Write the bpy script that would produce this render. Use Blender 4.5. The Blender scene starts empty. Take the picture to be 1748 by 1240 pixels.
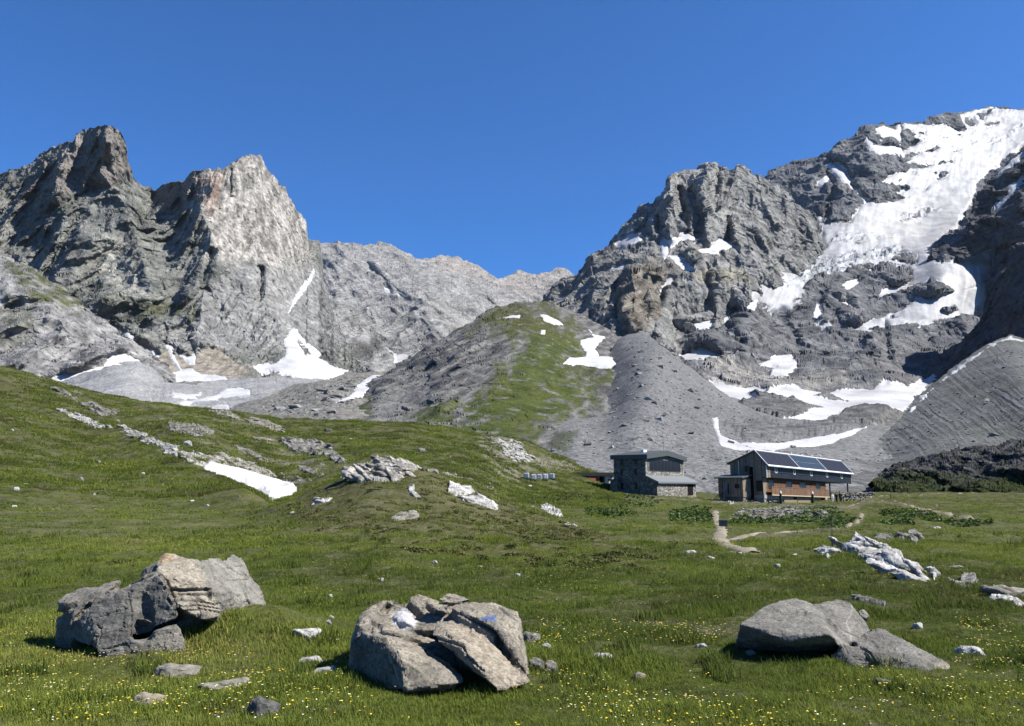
import bpy, bmesh, math, random
import numpy as np
from mathutils import Vector, Matrix
S = bpy.context.scene
COL = S.collection
R = math.radians
# ---------------------------------------------------------------- camera
FPX = 1372.0                      # focal length in photo pixels (photo 1748 x 1240)
PITCH = math.atan((835 - 620) / FPX)
CAMZ = 1.6
cam = bpy.data.cameras.new('camera'); cob = bpy.data.objects.new('camera', cam); COL.objects.link(cob)
cob.location = (0, 0, CAMZ); cob.rotation_euler = (math.pi / 2 + PITCH, 0, 0)
cam.sensor_fit = 'HORIZONTAL'; cam.sensor_width = 36; cam.lens = 36 * FPX / 1748
cam.clip_start = 0.1; cam.clip_end = 60000
S.camera = cob
# ---------------------------------------------------------------- sky and sun
SUN_AZ, SUN_EL = 102.0, 47.0       # azimuth clockwise from the view direction
w = bpy.data.worlds.new('World'); S.world = w; w.use_nodes = True
nt = w.node_tree; bg = nt.nodes['Background']
sky = nt.nodes.new('ShaderNodeTexSky'); sky.sky_type = 'NISHITA'; sky.sun_disc = False
sky.sun_elevation = R(SUN_EL); sky.sun_rotation = R(SUN_AZ); sky.altitude = 2400
sky.air_density = 1.0; sky.dust_density = 0.35; sky.ozone_density = 3.0
deep = nt.nodes.new('ShaderNodeMix'); deep.data_type = 'RGBA'; deep.blend_type = 'MULTIPLY'; deep.inputs[0].default_value = 1
deep.inputs[7].default_value = (.44, 1.0, 1.60, 1)           # thin high-mountain air: a deep saturated blue
nt.links.new(sky.outputs[0], deep.inputs[6]); nt.links.new(deep.outputs[2], bg.inputs[0]); bg.inputs[1].default_value = 0.05
sl = bpy.data.lights.new('sun', 'SUN'); sl.energy = 4.8; sl.angle = R(0.53); sl.color = (1, .95, .87)
so = bpy.data.objects.new('sun', sl); COL.objects.link(so)
SV = Vector((math.cos(R(SUN_EL)) * math.sin(R(SUN_AZ)), math.cos(R(SUN_EL)) * math.cos(R(SUN_AZ)), math.sin(R(SUN_EL))))
so.rotation_euler = (-SV).to_track_quat('-Z', 'Y').to_euler(); so.location = SV * 100
S.view_settings.view_transform = 'Standard'; S.view_settings.look = 'None'
S.view_settings.exposure = 1.22; S.view_settings.gamma = 1.0
S.cycles.max_bounces = 4; S.cycles.diffuse_bounces = 1; S.cycles.glossy_bounces = 2
S.cycles.transparent_max_bounces = 4
# ---------------------------------------------------------------- helpers
ct, st = math.cos(PITCH), math.sin(PITCH)
def unproj(px, py, Y):
    """photo pixel at forward distance Y (metres) -> world points"""
    px = np.asarray(px, float); py = np.asarray(py, float); Y = np.asarray(Y, float)
    cx = (px - 874) / FPX; cy = -(py - 620) / FPX
    dy = ct - st * cy; dz = st + ct * cy
    k = Y / dy
    return np.stack(np.broadcast_arrays(cx * k, Y, CAMZ + dz * k), -1)
def proj(P):
    P = np.asarray(P, float); x, y, z = P[..., 0], P[..., 1], P[..., 2] - CAMZ
    d = y * ct + z * st; v = -y * st + z * ct
    return 874 + FPX * x / d, 620 - FPX * v / d
ALBEDO = .57                      # one scale for all rock and turf reflectances
def sst(a, b, x):
    t = np.clip((x - a) / (b - a), 0, 1); return t * t * (3 - 2 * t)
_rs = np.random.RandomState(7)
_perm = _rs.permutation(256).astype(np.int32); _perm = np.concatenate([_perm, _perm, _perm])
_g = _rs.normal(size=(256, 3)).astype(np.float32); _g /= np.linalg.norm(_g, axis=1)[:, None]
def perlin(p):
    p = np.asarray(p, np.float32)
    i = np.floor(p).astype(np.int32); f = p - i; i &= 255
    u = f * f * f * (f * (f * 6 - 15) + 10)
    out = 0
    for a in (0, 1):
        wx = u[..., 0] if a else 1 - u[..., 0]
        for b in (0, 1):
            wy = u[..., 1] if b else 1 - u[..., 1]
            h2 = _perm[_perm[i[..., 0] + a] + i[..., 1] + b]
            for c in (0, 1):
                wz = u[..., 2] if c else 1 - u[..., 2]
                g = _g[_perm[h2 + i[..., 2] + c]]
                out = out + wx * wy * wz * (g[..., 0] * (f[..., 0] - a) + g[..., 1] * (f[..., 1] - b) + g[..., 2] * (f[..., 2] - c))
    return out * 1.5
def fbm(p, o=4, g=0.5, l=2.03):
    s = 0; a = 1.0; p = np.asarray(p, np.float32)
    for k in range(o):
        s = s + a * perlin(p + 17.3 * k); a *= g; p = p * l
    return s
def ridged(p, o=4, g=0.36, l=2.1):
    s = 0; a = 1.0; p = np.asarray(p, np.float32); wgt = 1.0
    for k in range(o):
        n = 1 - np.abs(perlin(p + 31.7 * k)) * 1.6
        n = np.clip(n, 0, 1) ** 1.5
        s = s + a * n * wgt; wgt = np.clip(n * 1.3, 0, 1); a *= g; p = p * l
    return s
def facet(p, seed=0):
    """blocky faceted noise: every Voronoi cell is a randomly tilted plane"""
    p = np.asarray(p, np.float32); i = np.floor(p).astype(np.int32)
    best = np.full(p.shape[:-1], 9e9, np.float32); val = np.zeros_like(best)
    for dx in (-1, 0, 1):
        for dy in (-1, 0, 1):
            for dz in (-1, 0, 1):
                c = i + np.array([dx, dy, dz], np.int32)
                h = _perm[(_perm[(_perm[(c[..., 0] + seed) & 255] + c[..., 1]) & 255] + c[..., 2]) & 255]
                q = c + 0.5 + 0.42 * _g[h]
                d = p - q; d2 = (d * d).sum(-1)
                v = (d * _g[(h * 7 + 13) & 255]).sum(-1) * 1.3 + ((h & 31) / 31.0 - .5) * .5
                m = d2 < best
                best = np.where(m, d2, best); val = np.where(m, v, val)
    return val
def pldist(px, py, pl):
    """distance to a polyline"""
    d = np.full(np.shape(px), 1e9)
    for (x0, y0), (x1, y1) in zip(pl[:-1], pl[1:]):
        ex, ey = x1 - x0, y1 - y0; L = ex * ex + ey * ey + 1e-9
        t = np.clip(((px - x0) * ex + (py - y0) * ey) / L, 0, 1)
        d = np.minimum(d, np.hypot(px - x0 - t * ex, py - y0 - t * ey))
    return d
def psd(px, py, poly):
    """signed distance to a polygon, positive inside"""
    d = pldist(px, py, list(poly) + [poly[0]])
    ins = np.zeros(np.shape(px), bool)
    n = len(poly)
    for k in range(n):
        x0, y0 = poly[k]; x1, y1 = poly[(k + 1) % n]
        if y0 == y1: continue
        c = ((y0 > py) != (y1 > py)) & (px < (x1 - x0) * (py - y0) / (y1 - y0) + x0)
        ins ^= c
    return np.where(ins, d, -d)
def Z(x0, y0, s, pts):
    """coordinates read off an enlargement -> photo pixels"""
    return [(x0 + a / s, y0 + b / s) for a, b in pts]
def tps(P, v, lam=1e-3):
    P = np.asarray(P, float); v = np.asarray(v, float); n = len(P)
    def ker(r2): return 0.5 * r2 * np.log(r2 + 1e-9)
    A = np.zeros((n + 3, n + 3)); d2 = ((P[:, None] - P[None]) ** 2).sum(-1)
    A[:n, :n] = ker(d2) + lam * np.eye(n); A[:n, n] = 1; A[:n, n + 1:] = P; A[n, :n] = 1; A[n + 1:, :n] = P.T
    c = np.linalg.solve(A, np.concatenate([v, [0, 0, 0]]))
    def ev(x, y):
        o = c[n] + c[n + 1] * x + c[n + 2] * y
        for k in range(n): o = o + c[k] * ker((x - P[k, 0]) ** 2 + (y - P[k, 1]) ** 2)
        return o
    return ev
def grid_normals(P):
    a = np.gradient(P, axis=0); b = np.gradient(P, axis=1)
    n = np.cross(a, b); n /= np.linalg.norm(n, axis=-1)[..., None] + 1e-12
    return n
def mesh_from(name, V, F, col=None, mat=None, smooth=False, parent=None):
    me = bpy.data.meshes.new(name)
    V = np.ascontiguousarray(V, np.float32); F = np.ascontiguousarray(F, np.int32)
    k = F.shape[1]
    me.vertices.add(len(V)); me.vertices.foreach_set('co', V.ravel())
    me.loops.add(F.size); me.loops.foreach_set('vertex_index', F.ravel())
    me.polygons.add(len(F)); me.polygons.foreach_set('loop_start', np.arange(0, F.size, k, dtype=np.int32))
    me.polygons.foreach_set('loop_total', np.full(len(F), k, np.int32))
    me.polygons.foreach_set('use_smooth', np.full(len(F), bool(smooth)))
    me.update(calc_edges=True)
    if col is not None:
        at = me.color_attributes.new('Col', 'FLOAT_COLOR', 'POINT')
        c4 = np.ones((len(V), 4), np.float32); c4[:, :3] = col if mat is M_SNOW else np.asarray(col) * ALBEDO
        at.data.foreach_set('color', c4.ravel())
    if mat: me.materials.append(mat)
    o = bpy.data.objects.new(name, me); COL.objects.link(o)
    if parent: o.parent = parent
    return o
def gfaces(nr, nc):
    i = np.arange(nr * nc, dtype=np.int32).reshape(nr, nc)
    return np.stack([i[:-1, :-1], i[1:, :-1], i[1:, 1:], i[:-1, 1:]], -1).reshape(-1, 4)
def tag(o, label=None, cat=None, group=None, kind=None):
    if label: o['label'] = label
    if cat: o['category'] = cat
    if group: o['group'] = group
    if kind: o['kind'] = kind
    return o
def mix(a, b, t):
    return a + (b - a) * np.asarray(t)[..., None]
def C3(*c): return np.array(c, float)
# ---------------------------------------------------------------- materials
def newmat(name, col=(.5, .5, .5), rough=.9, spec=.2, metal=0):
    m = bpy.data.materials.new(name); m.use_nodes = True
    b = m.node_tree.nodes['Principled BSDF']
    b.inputs['Base Color'].default_value = (*col, 1); b.inputs['Roughness'].default_value = rough
    b.inputs['Specular IOR Level'].default_value = spec; b.inputs['Metallic'].default_value = metal
    return m
def attr_mat(name, rough=.95, spec=.1, nscale=1.0, namp=.35, bscale=0, bstr=0.3, bdist=.1, detail=6):
    """vertex albedo x procedural noise, optional bump"""
    m = newmat(name, rough=rough, spec=spec); t = m.node_tree; b = t.nodes['Principled BSDF']
    a = t.nodes.new('ShaderNodeAttribute'); a.attribute_name = 'Col'
    tc = t.nodes.new('ShaderNodeTexCoord')
    n = t.nodes.new('ShaderNodeTexNoise'); n.inputs['Scale'].default_value = nscale; n.inputs['Detail'].default_value = detail
    n.inputs['Roughness'].default_value = .65
    t.links.new(tc.outputs['Object'], n.inputs['Vector'])
    mr = t.nodes.new('ShaderNodeMapRange'); mr.inputs[1].default_value = .3; mr.inputs[2].default_value = .7
    mr.inputs[3].default_value = 1 - namp; mr.inputs[4].default_value = 1 + namp
    t.links.new(n.outputs['Fac'], mr.inputs[0])
    mx = t.nodes.new('ShaderNodeMix'); mx.data_type = 'RGBA'; mx.blend_type = 'MULTIPLY'; mx.inputs[0].default_value = 1
    cb = t.nodes.new('ShaderNodeCombineColor')
    for i in range(3): t.links.new(mr.outputs[0], cb.inputs[i])
    t.links.new(a.outputs['Color'], mx.inputs[6]); t.links.new(cb.outputs[0], mx.inputs[7])
    t.links.new(mx.outputs[2], b.inputs['Base Color'])
    if bscale:
        n2 = t.nodes.new('ShaderNodeTexNoise'); n2.inputs['Scale'].default_value = bscale; n2.inputs['Detail'].default_value = 8
        n2.inputs['Roughness'].default_value = .7
        t.links.new(tc.outputs['Object'], n2.inputs['Vector'])
        bp = t.nodes.new('ShaderNodeBump'); bp.inputs['Strength'].default_value = bstr; bp.inputs['Distance'].default_value = bdist
        t.links.new(n2.outputs['Fac'], bp.inputs['Height']); t.links.new(bp.outputs[0], b.inputs['Normal'])
    return m
M_ROCK = attr_mat('mountain_rock', nscale=.085, namp=.55, bscale=.11, bstr=.75, bdist=4.0, detail=10)
M_SCREE = attr_mat('scree', nscale=.5, namp=.45, bscale=.45, bstr=.8, bdist=1.0, detail=10)
M_SNOW = attr_mat('snow', rough=.6, spec=.3, nscale=.018, namp=.30, bscale=.06, bstr=.5, bdist=4, detail=9)
# ---------------------------------------------------------------- terrain layers
def layer(name, top, bot, ctrl, step=1.25, jag=(2.5, 14), feats=(), depth=None, norm=None, color=None, snows=(),
          mat=None, label=None, cat='mountain', back=.06, smooth=False, lam=1e-3, seed=0, flat=()):
    """A real surface: every grid point stands at its own distance; ridge gets a far side."""
    tx, ty = zip(*top); bx, by = zip(*bot)
    xs = np.arange(tx[0], tx[-1] + step, step)
    T = np.interp(xs, tx, ty); B = np.maximum(np.interp(xs, bx, by), T + 4)
    q = np.stack([xs / jag[1], xs * 0 + seed * 3.7, xs * 0], -1)
    T = T + jag[0] * (fbm(q, 4, .6) + .4 * (facet(q * 1.6) if jag[0] else 0))
    nr = int(math.ceil((B - T).max() / step)) + 1
    t = np.linspace(0, 1, nr)[:, None]
    py = T[None] + t * (B - T)[None]; px = np.broadcast_to(xs[None], py.shape)
    ev = tps([(a / 300, b / 300) for a, b, _ in ctrl], [math.log(c) for _, _, c in ctrl], lam)
    Y = np.exp(ev(px / 300, py / 300))
    for pl, wd, amp in feats:
        d = pldist(px, py, pl) / wd
        Y = Y - amp * np.clip(1 - d, 0, 1) ** 1.3
    P = unproj(px, py, Y)
    # snow masks
    sds = []; tot = np.full(px.shape, -99.)
    for sn in snows:
        sd = np.full(px.shape, -99.)
        for p_ in sn['pos']: sd = np.maximum(sd, psd(px, py, p_))
        for p_ in sn.get('neg', ()): sd = np.minimum(sd, -psd(px, py, p_))
        q = np.stack([px / sn.get('nl', 9), py / (sn.get('nl', 9) * .6), px * 0 + 3.3], -1)
        sd = sd + sn.get('grow', .6) + sn.get('na', 2.2) * fbm(q, 4, .6)
        sds.append(sd); tot = np.maximum(tot, sd)
    snow = sst(-1.5, 2.5, tot); snow_w = sst(-12, 3, tot)
    fpush = np.zeros(px.shape)
    for p_ in flat: fw_ = sst(-9, 5, psd(px, py, p_)); fpush = np.maximum(fpush, sst(-26, 4, psd(px, py, p_))); snow = np.maximum(snow, fw_ * .85); snow_w = np.maximum(snow_w, fw_)
    if depth is not None:
        Y = Y + depth(P, px, py) * (.3 + .7 * sst(0, 30, py - T[None])) * (1 - .8 * snow_w) - 62 * fpush; P = unproj(px, py, Y)
    # far side of the ridge
    K = 7; top_row = P[0]; rows = []
    for k in range(K, 0, -1):
        o = top_row.copy(); dd = back * Y[0].mean() * k / K * 1.5
        o[:, 1] += dd; o[:, 0] += dd * o[:, 0] / top_row[:, 1]; o[:, 2] -= dd * (.3 + .5 * k / K); rows.append(o)
    P = np.concatenate([np.array(rows), P]); snow = np.concatenate([np.zeros((K, len(xs))), snow])
    pxa = np.concatenate([np.broadcast_to(px[:1], (K, len(xs))), px]); pya = np.concatenate([np.broadcast_to(py[:1], (K, len(xs))), py])
    N = grid_normals(P)
    if norm is not None:
        P = P + N * (norm(P, pxa, pya) * (1 - .9 * snow))[..., None]
    N = grid_normals(P)
    c = color(P, N, pxa, pya)
    c = np.broadcast_to(c, P.shape)
    nr2, nc = P.shape[:2]
    o = mesh_from(name, P.reshape(-1, 3), gfaces(nr2, nc), c.reshape(-1, 3), mat or M_ROCK, smooth)
    tag(o, label, cat, None, 'structure')
    F = gfaces(nr2, nc)
    # snow lies on it
    Ps = P.copy()
    for _ in range(3):
        Ps[1:-1, 1:-1] = (Ps[1:-1, 1:-1] * 2 + Ps[:-2, 1:-1] + Ps[2:, 1:-1] + Ps[1:-1, :-2] + Ps[1:-1, 2:]) / 6
    Ns = grid_normals(Ps); up = np.array([0, -.3, .95])
    Ns = Ns + up; Ns /= np.linalg.norm(Ns, axis=-1)[..., None]
    for sn, sd in zip(snows, sds):
        sd = np.concatenate([np.full((K, len(xs)), -99.), sd])
        if sn.get('ridge'): sd[:K] = sd[K] - np.arange(K, 0, -1)[:, None]
        pxm = P[..., 1] / FPX
        off = np.clip(sd * .5, -2.5, sn.get('th', 1.6)) * pxm
        if 'rough' in sn: off = off + sn['rough'](P, pxa, pya)
        V = Ps + Ns * off[..., None]
        vm = sd > -2.5
        fm = vm.ravel()[F].all(1)
        if fm.sum() < 4: continue
        f2 = F[fm]; used, inv = np.unique(f2, return_inverse=True)
        cc = C3(*sn.get('c', (.36, .363, .375))) * np.ones((len(used), 3))
        if 'tint' in sn:
            cc = sn['tint'](V.reshape(-1, 3)[used], pxa.ravel()[used], pya.ravel()[used], cc)
        so_ = mesh_from(sn.get('name', 'snow_patch'), V.reshape(-1, 3)[used], inv.reshape(-1, 4), cc, M_SNOW, True)
        tag(so_, sn['label'], sn.get('cat', 'snow patch'), sn.get('group', 'snow patches left on the slopes') if not sn.get('kind') else None, sn.get('kind'))
    return o
def rot2(P, deg):
    """coordinates in a frame turned about the view axis: strata and gullies"""
    a = R(deg); c, s = math.cos(a), math.sin(a)
    return np.stack([P[..., 0] * c + P[..., 2] * s, P[..., 1], -P[..., 0] * s + P[..., 2] * c], -1)
# ================================================================ mountains
Z1 = lambda p: Z(0, 150, 2.9133, p)
Z2 = lambda p: Z(0, 500, 2.9133, p)
Z3 = lambda p: Z(500, 350, 2.9133, p)
Z4 = lambda p: Z(900, 150, 3.902, p)
Z5 = lambda p: Z(1300, 150, 3.902, p)
Z6 = lambda p: Z(900, 420, 3.902, p)
Z7 = lambda p: Z(1300, 420, 3.902, p)
Z8 = lambda p: Z(1148, 640, 2.9133, p)
def soft(px, py, poly, w=8, na=8, nl=25, sd=0):
    q = np.stack([px / nl, py / nl, px * 0 + sd], -1)
    return sst(-w, w, psd(px, py, poly) + na * fbm(q, 4, .6))
DARK = C3(.105, .105, .10); MID = C3(.20, .20, .195); LITE = C3(.33, .33, .325); PALE = C3(.46, .43, .385)
GRASS = C3(.058, .072, .016); DRY = C3(.095, .088, .036); SCR = C3(.185, .188, .185)
def nz(P, s, o=4, g=.55):
    return fbm(P / s, o, g)
# ---- far central ridge
def col_back(P, N, px, py):
    s = rot2(P, 38) / np.array([60., 200., 9.])
    k = np.clip(.5 + .38 * fbm(s, 4, .6) + .35 * nz(P, 60), 0, 1)
    c = mix(C3(.17, .17, .17), C3(.42, .42, .41), k)
    pink = soft(px, py, Z3([(680, 260), (880, 270), (1010, 370), (1120, 330), (1380, 320), (1300, 420), (1180, 470), (1060, 420), (900, 360), (720, 340)]), 10, 10, 18)
    c = mix(c, mix(C3(.25, .225, .205), C3(.48, .43, .39), k), pink * .5)
    sc = soft(px, py, Z3([(200, 640), (320, 620), (440, 690), (380, 710), (230, 700)]), 8, 6, 14)
    c = mix(c, C3(.40, .40, .40), sc * .8)
    dk = soft(px, py, Z3([(190, 730), (420, 670), (460, 720), (300, 800), (130, 790), (100, 760)]), 5, 6, 12)
    return mix(c, DARK, dk * .9)
SN = []
layer('far_ridge',
      [(380, 410), (440, 405), (525, 412), (545, 414), (575, 415), (600, 419), (620, 421), (650, 417), (665, 420), (690, 430), (715, 440), (733, 443), (752, 438), (780, 441), (800, 448), (820, 459), (835, 470), (848, 477), (862, 473), (885, 464), (895, 465), (907, 471), (920, 470), (935, 464), (952, 460), (966, 462), (985, 475), (1030, 500), (1100, 540)],
      [(380, 720), (1100, 720)],
      [(380, 420, 3000), (600, 420, 3300), (760, 440, 3600), (900, 465, 4300), (980, 465, 4500), (1100, 540, 4300), (450, 560, 2300), (560, 600, 1950), (650, 600, 1950), (740, 570, 2100), (850, 520, 2900), (950, 500, 3600), (500, 700, 1300), (700, 700, 1300), (900, 700, 1500), (1100, 700, 1600)],
      depth=lambda P, px, py: -80 * ridged(rot2(P, 35) / np.array([150., 900., 1500.]), 3),
      norm=lambda P, px, py: 9 * ridged(rot2(P, 42) / np.array([60., 160., 300.]), 4) + 6 * fbm(P / np.array([80., 160., 60.]), 2) + 2 * facet(P / np.array([38., 60., 38.])) + 1.6 * fbm(rot2(P, 38) / np.array([70., 70., 14.]), 3, .5) + .7 * facet(P / 13.),
      color=col_back, jag=(2.2, 12), step=1.3, seed=1, label='pale grey far mountain ridge closing the valley in the middle',
      snows=[dict(pos=[Z3([(465, 715), (520, 750), (560, 745), (590, 770), (540, 810), (500, 800), (510, 775)])], label='small snow patch tucked behind the left flank of the grassy hill', na=1.5),
             dict(pos=[Z3([(455, 418), (475, 425), (488, 440), (478, 446), (460, 432)])], label='tiny snow speck high on the far grey ridge', na=.6),
             dict(pos=[Z3([(515, 445), (550, 465), (556, 478), (540, 472), (520, 455)])], label='tiny slanting snow streak high on the far grey ridge', na=.6),
             dict(pos=[Z3([(110, 570), (130, 545), (170, 512), (172, 520), (140, 552), (118, 572)])], label='thin slanting snow streak at the left end of the far grey ridge', na=.6)])
# ---- left massif, two rock peaks
def col_left(P, N, px, py):
    k = np.clip(.5 + .45 * nz(P, 70) + .25 * fbm(P / np.array([50., 50., 8.]), 3), 0, 1)
    c = mix(C3(.095, .102, .093), C3(.30, .302, .28), k)
    str_ = fbm(rot2(P, -12) / np.array([90., 90., 9.]), 3, .6)
    rib = soft(px, py, Z1([(500, 720), (610, 760), (680, 900), (760, 1060), (620, 1080), (540, 1000), (480, 880)]), 14, 14, 25)
    c = mix(c, mix(C3(.2, .21, .19), C3(.48, .47, .42), np.clip(.5 + str_, 0, 1)), rib * .85)
    tow = soft(px, py, Z1([(180, 380), (380, 210), (540, 180), (620, 230), (650, 420), (560, 500), (400, 470), (200, 640), (60, 600)]), 10, 12, 30, 2)
    c = mix(c, mix(C3(.12, .112, .103), C3(.36, .315, .28), k), tow * .8)
    pale = soft(px, py, Z1([(930, 430), (1090, 410), (1170, 370), (1260, 325), (1310, 345), (1360, 440), (1460, 570), (1520, 690), (1550, 860), (1480, 1000), (1440, 1110), (1330, 1080), (1280, 900), (1240, 880), (1120, 860), (1020, 830), (1040, 700), (950, 600), (920, 500)]), 9, 13, 22, 5)
    vs = fbm(rot2(P, 8) / np.array([9., 30., 95.]), 4, .65); k2 = np.clip(.52 + 1.15 * vs + .25 * nz(P, 50), 0, 1)
    c = mix(c, mix(C3(.20, .19, .175), C3(.50, .475, .435), k2), pale)
    red = soft(px, py, Z1([(960, 440), (1100, 420), (1090, 560), (1060, 640), (960, 520)]), 10, 8, 15, 8)
    c = mix(c, mix(C3(.26, .17, .13), C3(.44, .35, .29), k2), red * .7)
    low = soft(px, py, Z1([(1000, 1000), (1200, 880), (1560, 900), (1750, 1100), (1750, 1300), (850, 1300), (820, 1160)]), 14, 14, 28, 9)
    c = mix(c, mix(C3(.19, .19, .19), C3(.40, .40, .39), np.clip(.5 + .7 * nz(P, 25), 0, 1)), low * .8)
    tan = soft(px, py, Z2([(640, 230), (720, 250), (800, 300), (870, 300), (960, 320), (1040, 265), (1100, 280), (1240, 380), (1240, 420), (800, 450), (740, 400), (660, 300)]), 5, 6, 14, 4)
    c = mix(c, mix(C3(.28, .25, .205), C3(.40, .365, .31), np.clip(.5 + fbm(rot2(P, 28) / np.array([7., 30., 90.]), 3), 0, 1)), tan)
    g = soft(px, py, Z1([(380, 900), (560, 1000), (700, 1060), (1000, 1090), (1050, 1130), (760, 1160), (560, 1100)]), 10, 12, 20, 6) * np.clip(.5 + 1.2 * nz(P, 40), 0, 1)
    c = mix(c, C3(.085, .092, .04), g * .9)
    return c
layer('left_massif',
      [(-160, 360), (-80, 320), (0, 297), (12, 291), (30, 286), (45, 281), (60, 272), (70, 262), (85, 253), (97, 251), (105, 247), (124, 241), (128, 230), (140, 222), (160, 218), (170, 215), (180, 212), (190, 215), (200, 221), (207, 229), (213, 241), (217, 262), (221, 280), (228, 302), (237, 312), (246, 319), (256, 320), (262, 327), (272, 318), (285, 313), (300, 310), (308, 309), (314, 312), (322, 299), (333, 293), (345, 291), (352, 289), (366, 289), (372, 288), (378, 291), (390, 285), (398, 277), (406, 270), (420, 265), (432, 263), (444, 266), (450, 277), (457, 292), (470, 306), (485, 320), (490, 334), (502, 346), (508, 361), (518, 372), (523, 385), (525, 408), (535, 412), (543, 411), (546, 430), (552, 470), (570, 540), (600, 600), (640, 660)],
      [(-160, 700), (640, 700)],
      [(-160, 360, 2100), (0, 300, 1950), (100, 250, 1900), (180, 215, 1830), (217, 265, 1900), (255, 325, 1990), (310, 312, 1900), (330, 295, 1800), (430, 264, 1850), (490, 330, 1960), (525, 400, 2080), (545, 450, 2200), (600, 600, 1700), (640, 660, 1400),
       (60, 420, 1650), (180, 330, 1760), (240, 380, 1760), (300, 420, 1650), (345, 400, 1640), (430, 400, 1700), (500, 430, 1850), (200, 480, 1480), (300, 520, 1450), (400, 520, 1480), (500, 520, 1650), (0, 500, 1500), (120, 560, 1350), (250, 600, 1270), (400, 600, 1300), (520, 600, 1350), (-100, 500, 1500), (0, 690, 1000), (200, 690, 1000), (400, 690, 1000), (600, 690, 1050)],
      feats=[(Z1([(960, 430), (1010, 640), (1050, 720), (1030, 900), (1000, 1100)]), 48, 62), (Z1([(540, 200), (500, 420), (640, 600), (720, 900)]), 45, 70), (Z1([(380, 220), (300, 400), (220, 640)]), 32, 55),
             (Z1([(700, 680), (760, 540)]), 16, -60), (Z1([(1150, 410), (1145, 540)]), 5, -22), (Z1([(400, 720), (300, 900), (260, 1000)]), 35, 45), (Z1([(1300, 900), (1290, 1060)]), 9, -35), (Z1([(1050, 820), (1010, 960)]), 14, -40), (Z1([(650, 470), (420, 520), (280, 600), (200, 640)]), 22, -50), (Z1([(0, 610), (170, 470), (240, 400)]), 18, -35)],
      depth=lambda P, px, py: -60 * ridged(rot2(P, 10) / np.array([130., 300., 420.]), 4) * (.30 + .70 * sst(470, 330, px)) - 24 * ridged(rot2(P, -25) / np.array([55., 150., 90.]), 3) * (1 - .85 * sst(320, 370, px)) + (1 - sst(330, 360, px)) * 0,
      norm=lambda P, px, py: (4 * facet(P / np.array([34., 50., 60.])) + 2.6 * fbm(rot2(P, -10) / np.array([60., 60., 13.]), 3, .5)) * (1 - .6 * sst(330, 370, px)) + 1.5 * facet(P / 12.) + sst(330, 370, px) * 5.5 * fbm(rot2(P, 8) / np.array([13., 40., 150.]), 3, .55),
      color=col_left, flat=[Z2([(640, 230), (720, 250), (800, 300), (830, 262), (870, 300), (960, 310), (1040, 265), (1100, 280), (1240, 380), (1240, 440), (800, 460), (740, 400), (660, 300)])], jag=(2.4, 10), step=1.2, seed=2, label='dark left massif with a blunt tower and a tall pale pointed face',
      snows=[dict(pos=[Z3([(-10, 610), (20, 620), (60, 680), (140, 740), (120, 760), (200, 800), (270, 830), (200, 860), (70, 895), (-20, 850), (-100, 830), (-150, 840), (-200, 800), (-80, 790), (-30, 740), (-40, 680)])], neg=[Z3([(20, 660), (60, 700), (90, 740), (60, 745), (30, 700)])], label='broad white snowfield at the foot of the pale cliff, its tongue rising up a gully'),
             dict(pos=[Z1([(1560, 905), (1568, 915), (1540, 975), (1490, 1040), (1440, 1110), (1450, 1080), (1480, 1020), (1520, 960)])], label='narrow snow couloir beside the right foot of the tall pale rock face', na=1.2),
             dict(pos=[Z2([(555, 165), (600, 190), (650, 210), (672, 235), (640, 235), (600, 210)])], label='slim snow wedge under the dark cliff, above the tan scree', na=1.2),
             dict(pos=[Z2([(825, 262), (850, 265), (870, 330), (920, 410), (905, 405), (860, 350)]), Z2([(800, 385), (850, 400), (940, 375), (1000, 405), (1090, 410), (1130, 430), (1125, 450), (1050, 440), (900, 440), (800, 460)])], label='snow tongue with a thin upright streak on the tan scree fans', na=1.8),
             dict(pos=[Z2([(880, 300), (930, 325), (970, 305), (970, 358), (940, 355)])], label='small triangular snow patch at the top of the tan scree', na=1.2),
             dict(pos=[Z2([(745, 280), (775, 290), (790, 318), (765, 312)])], label='tiny snow patch on the tan scree left of the upright streak', na=.8)])
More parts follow.
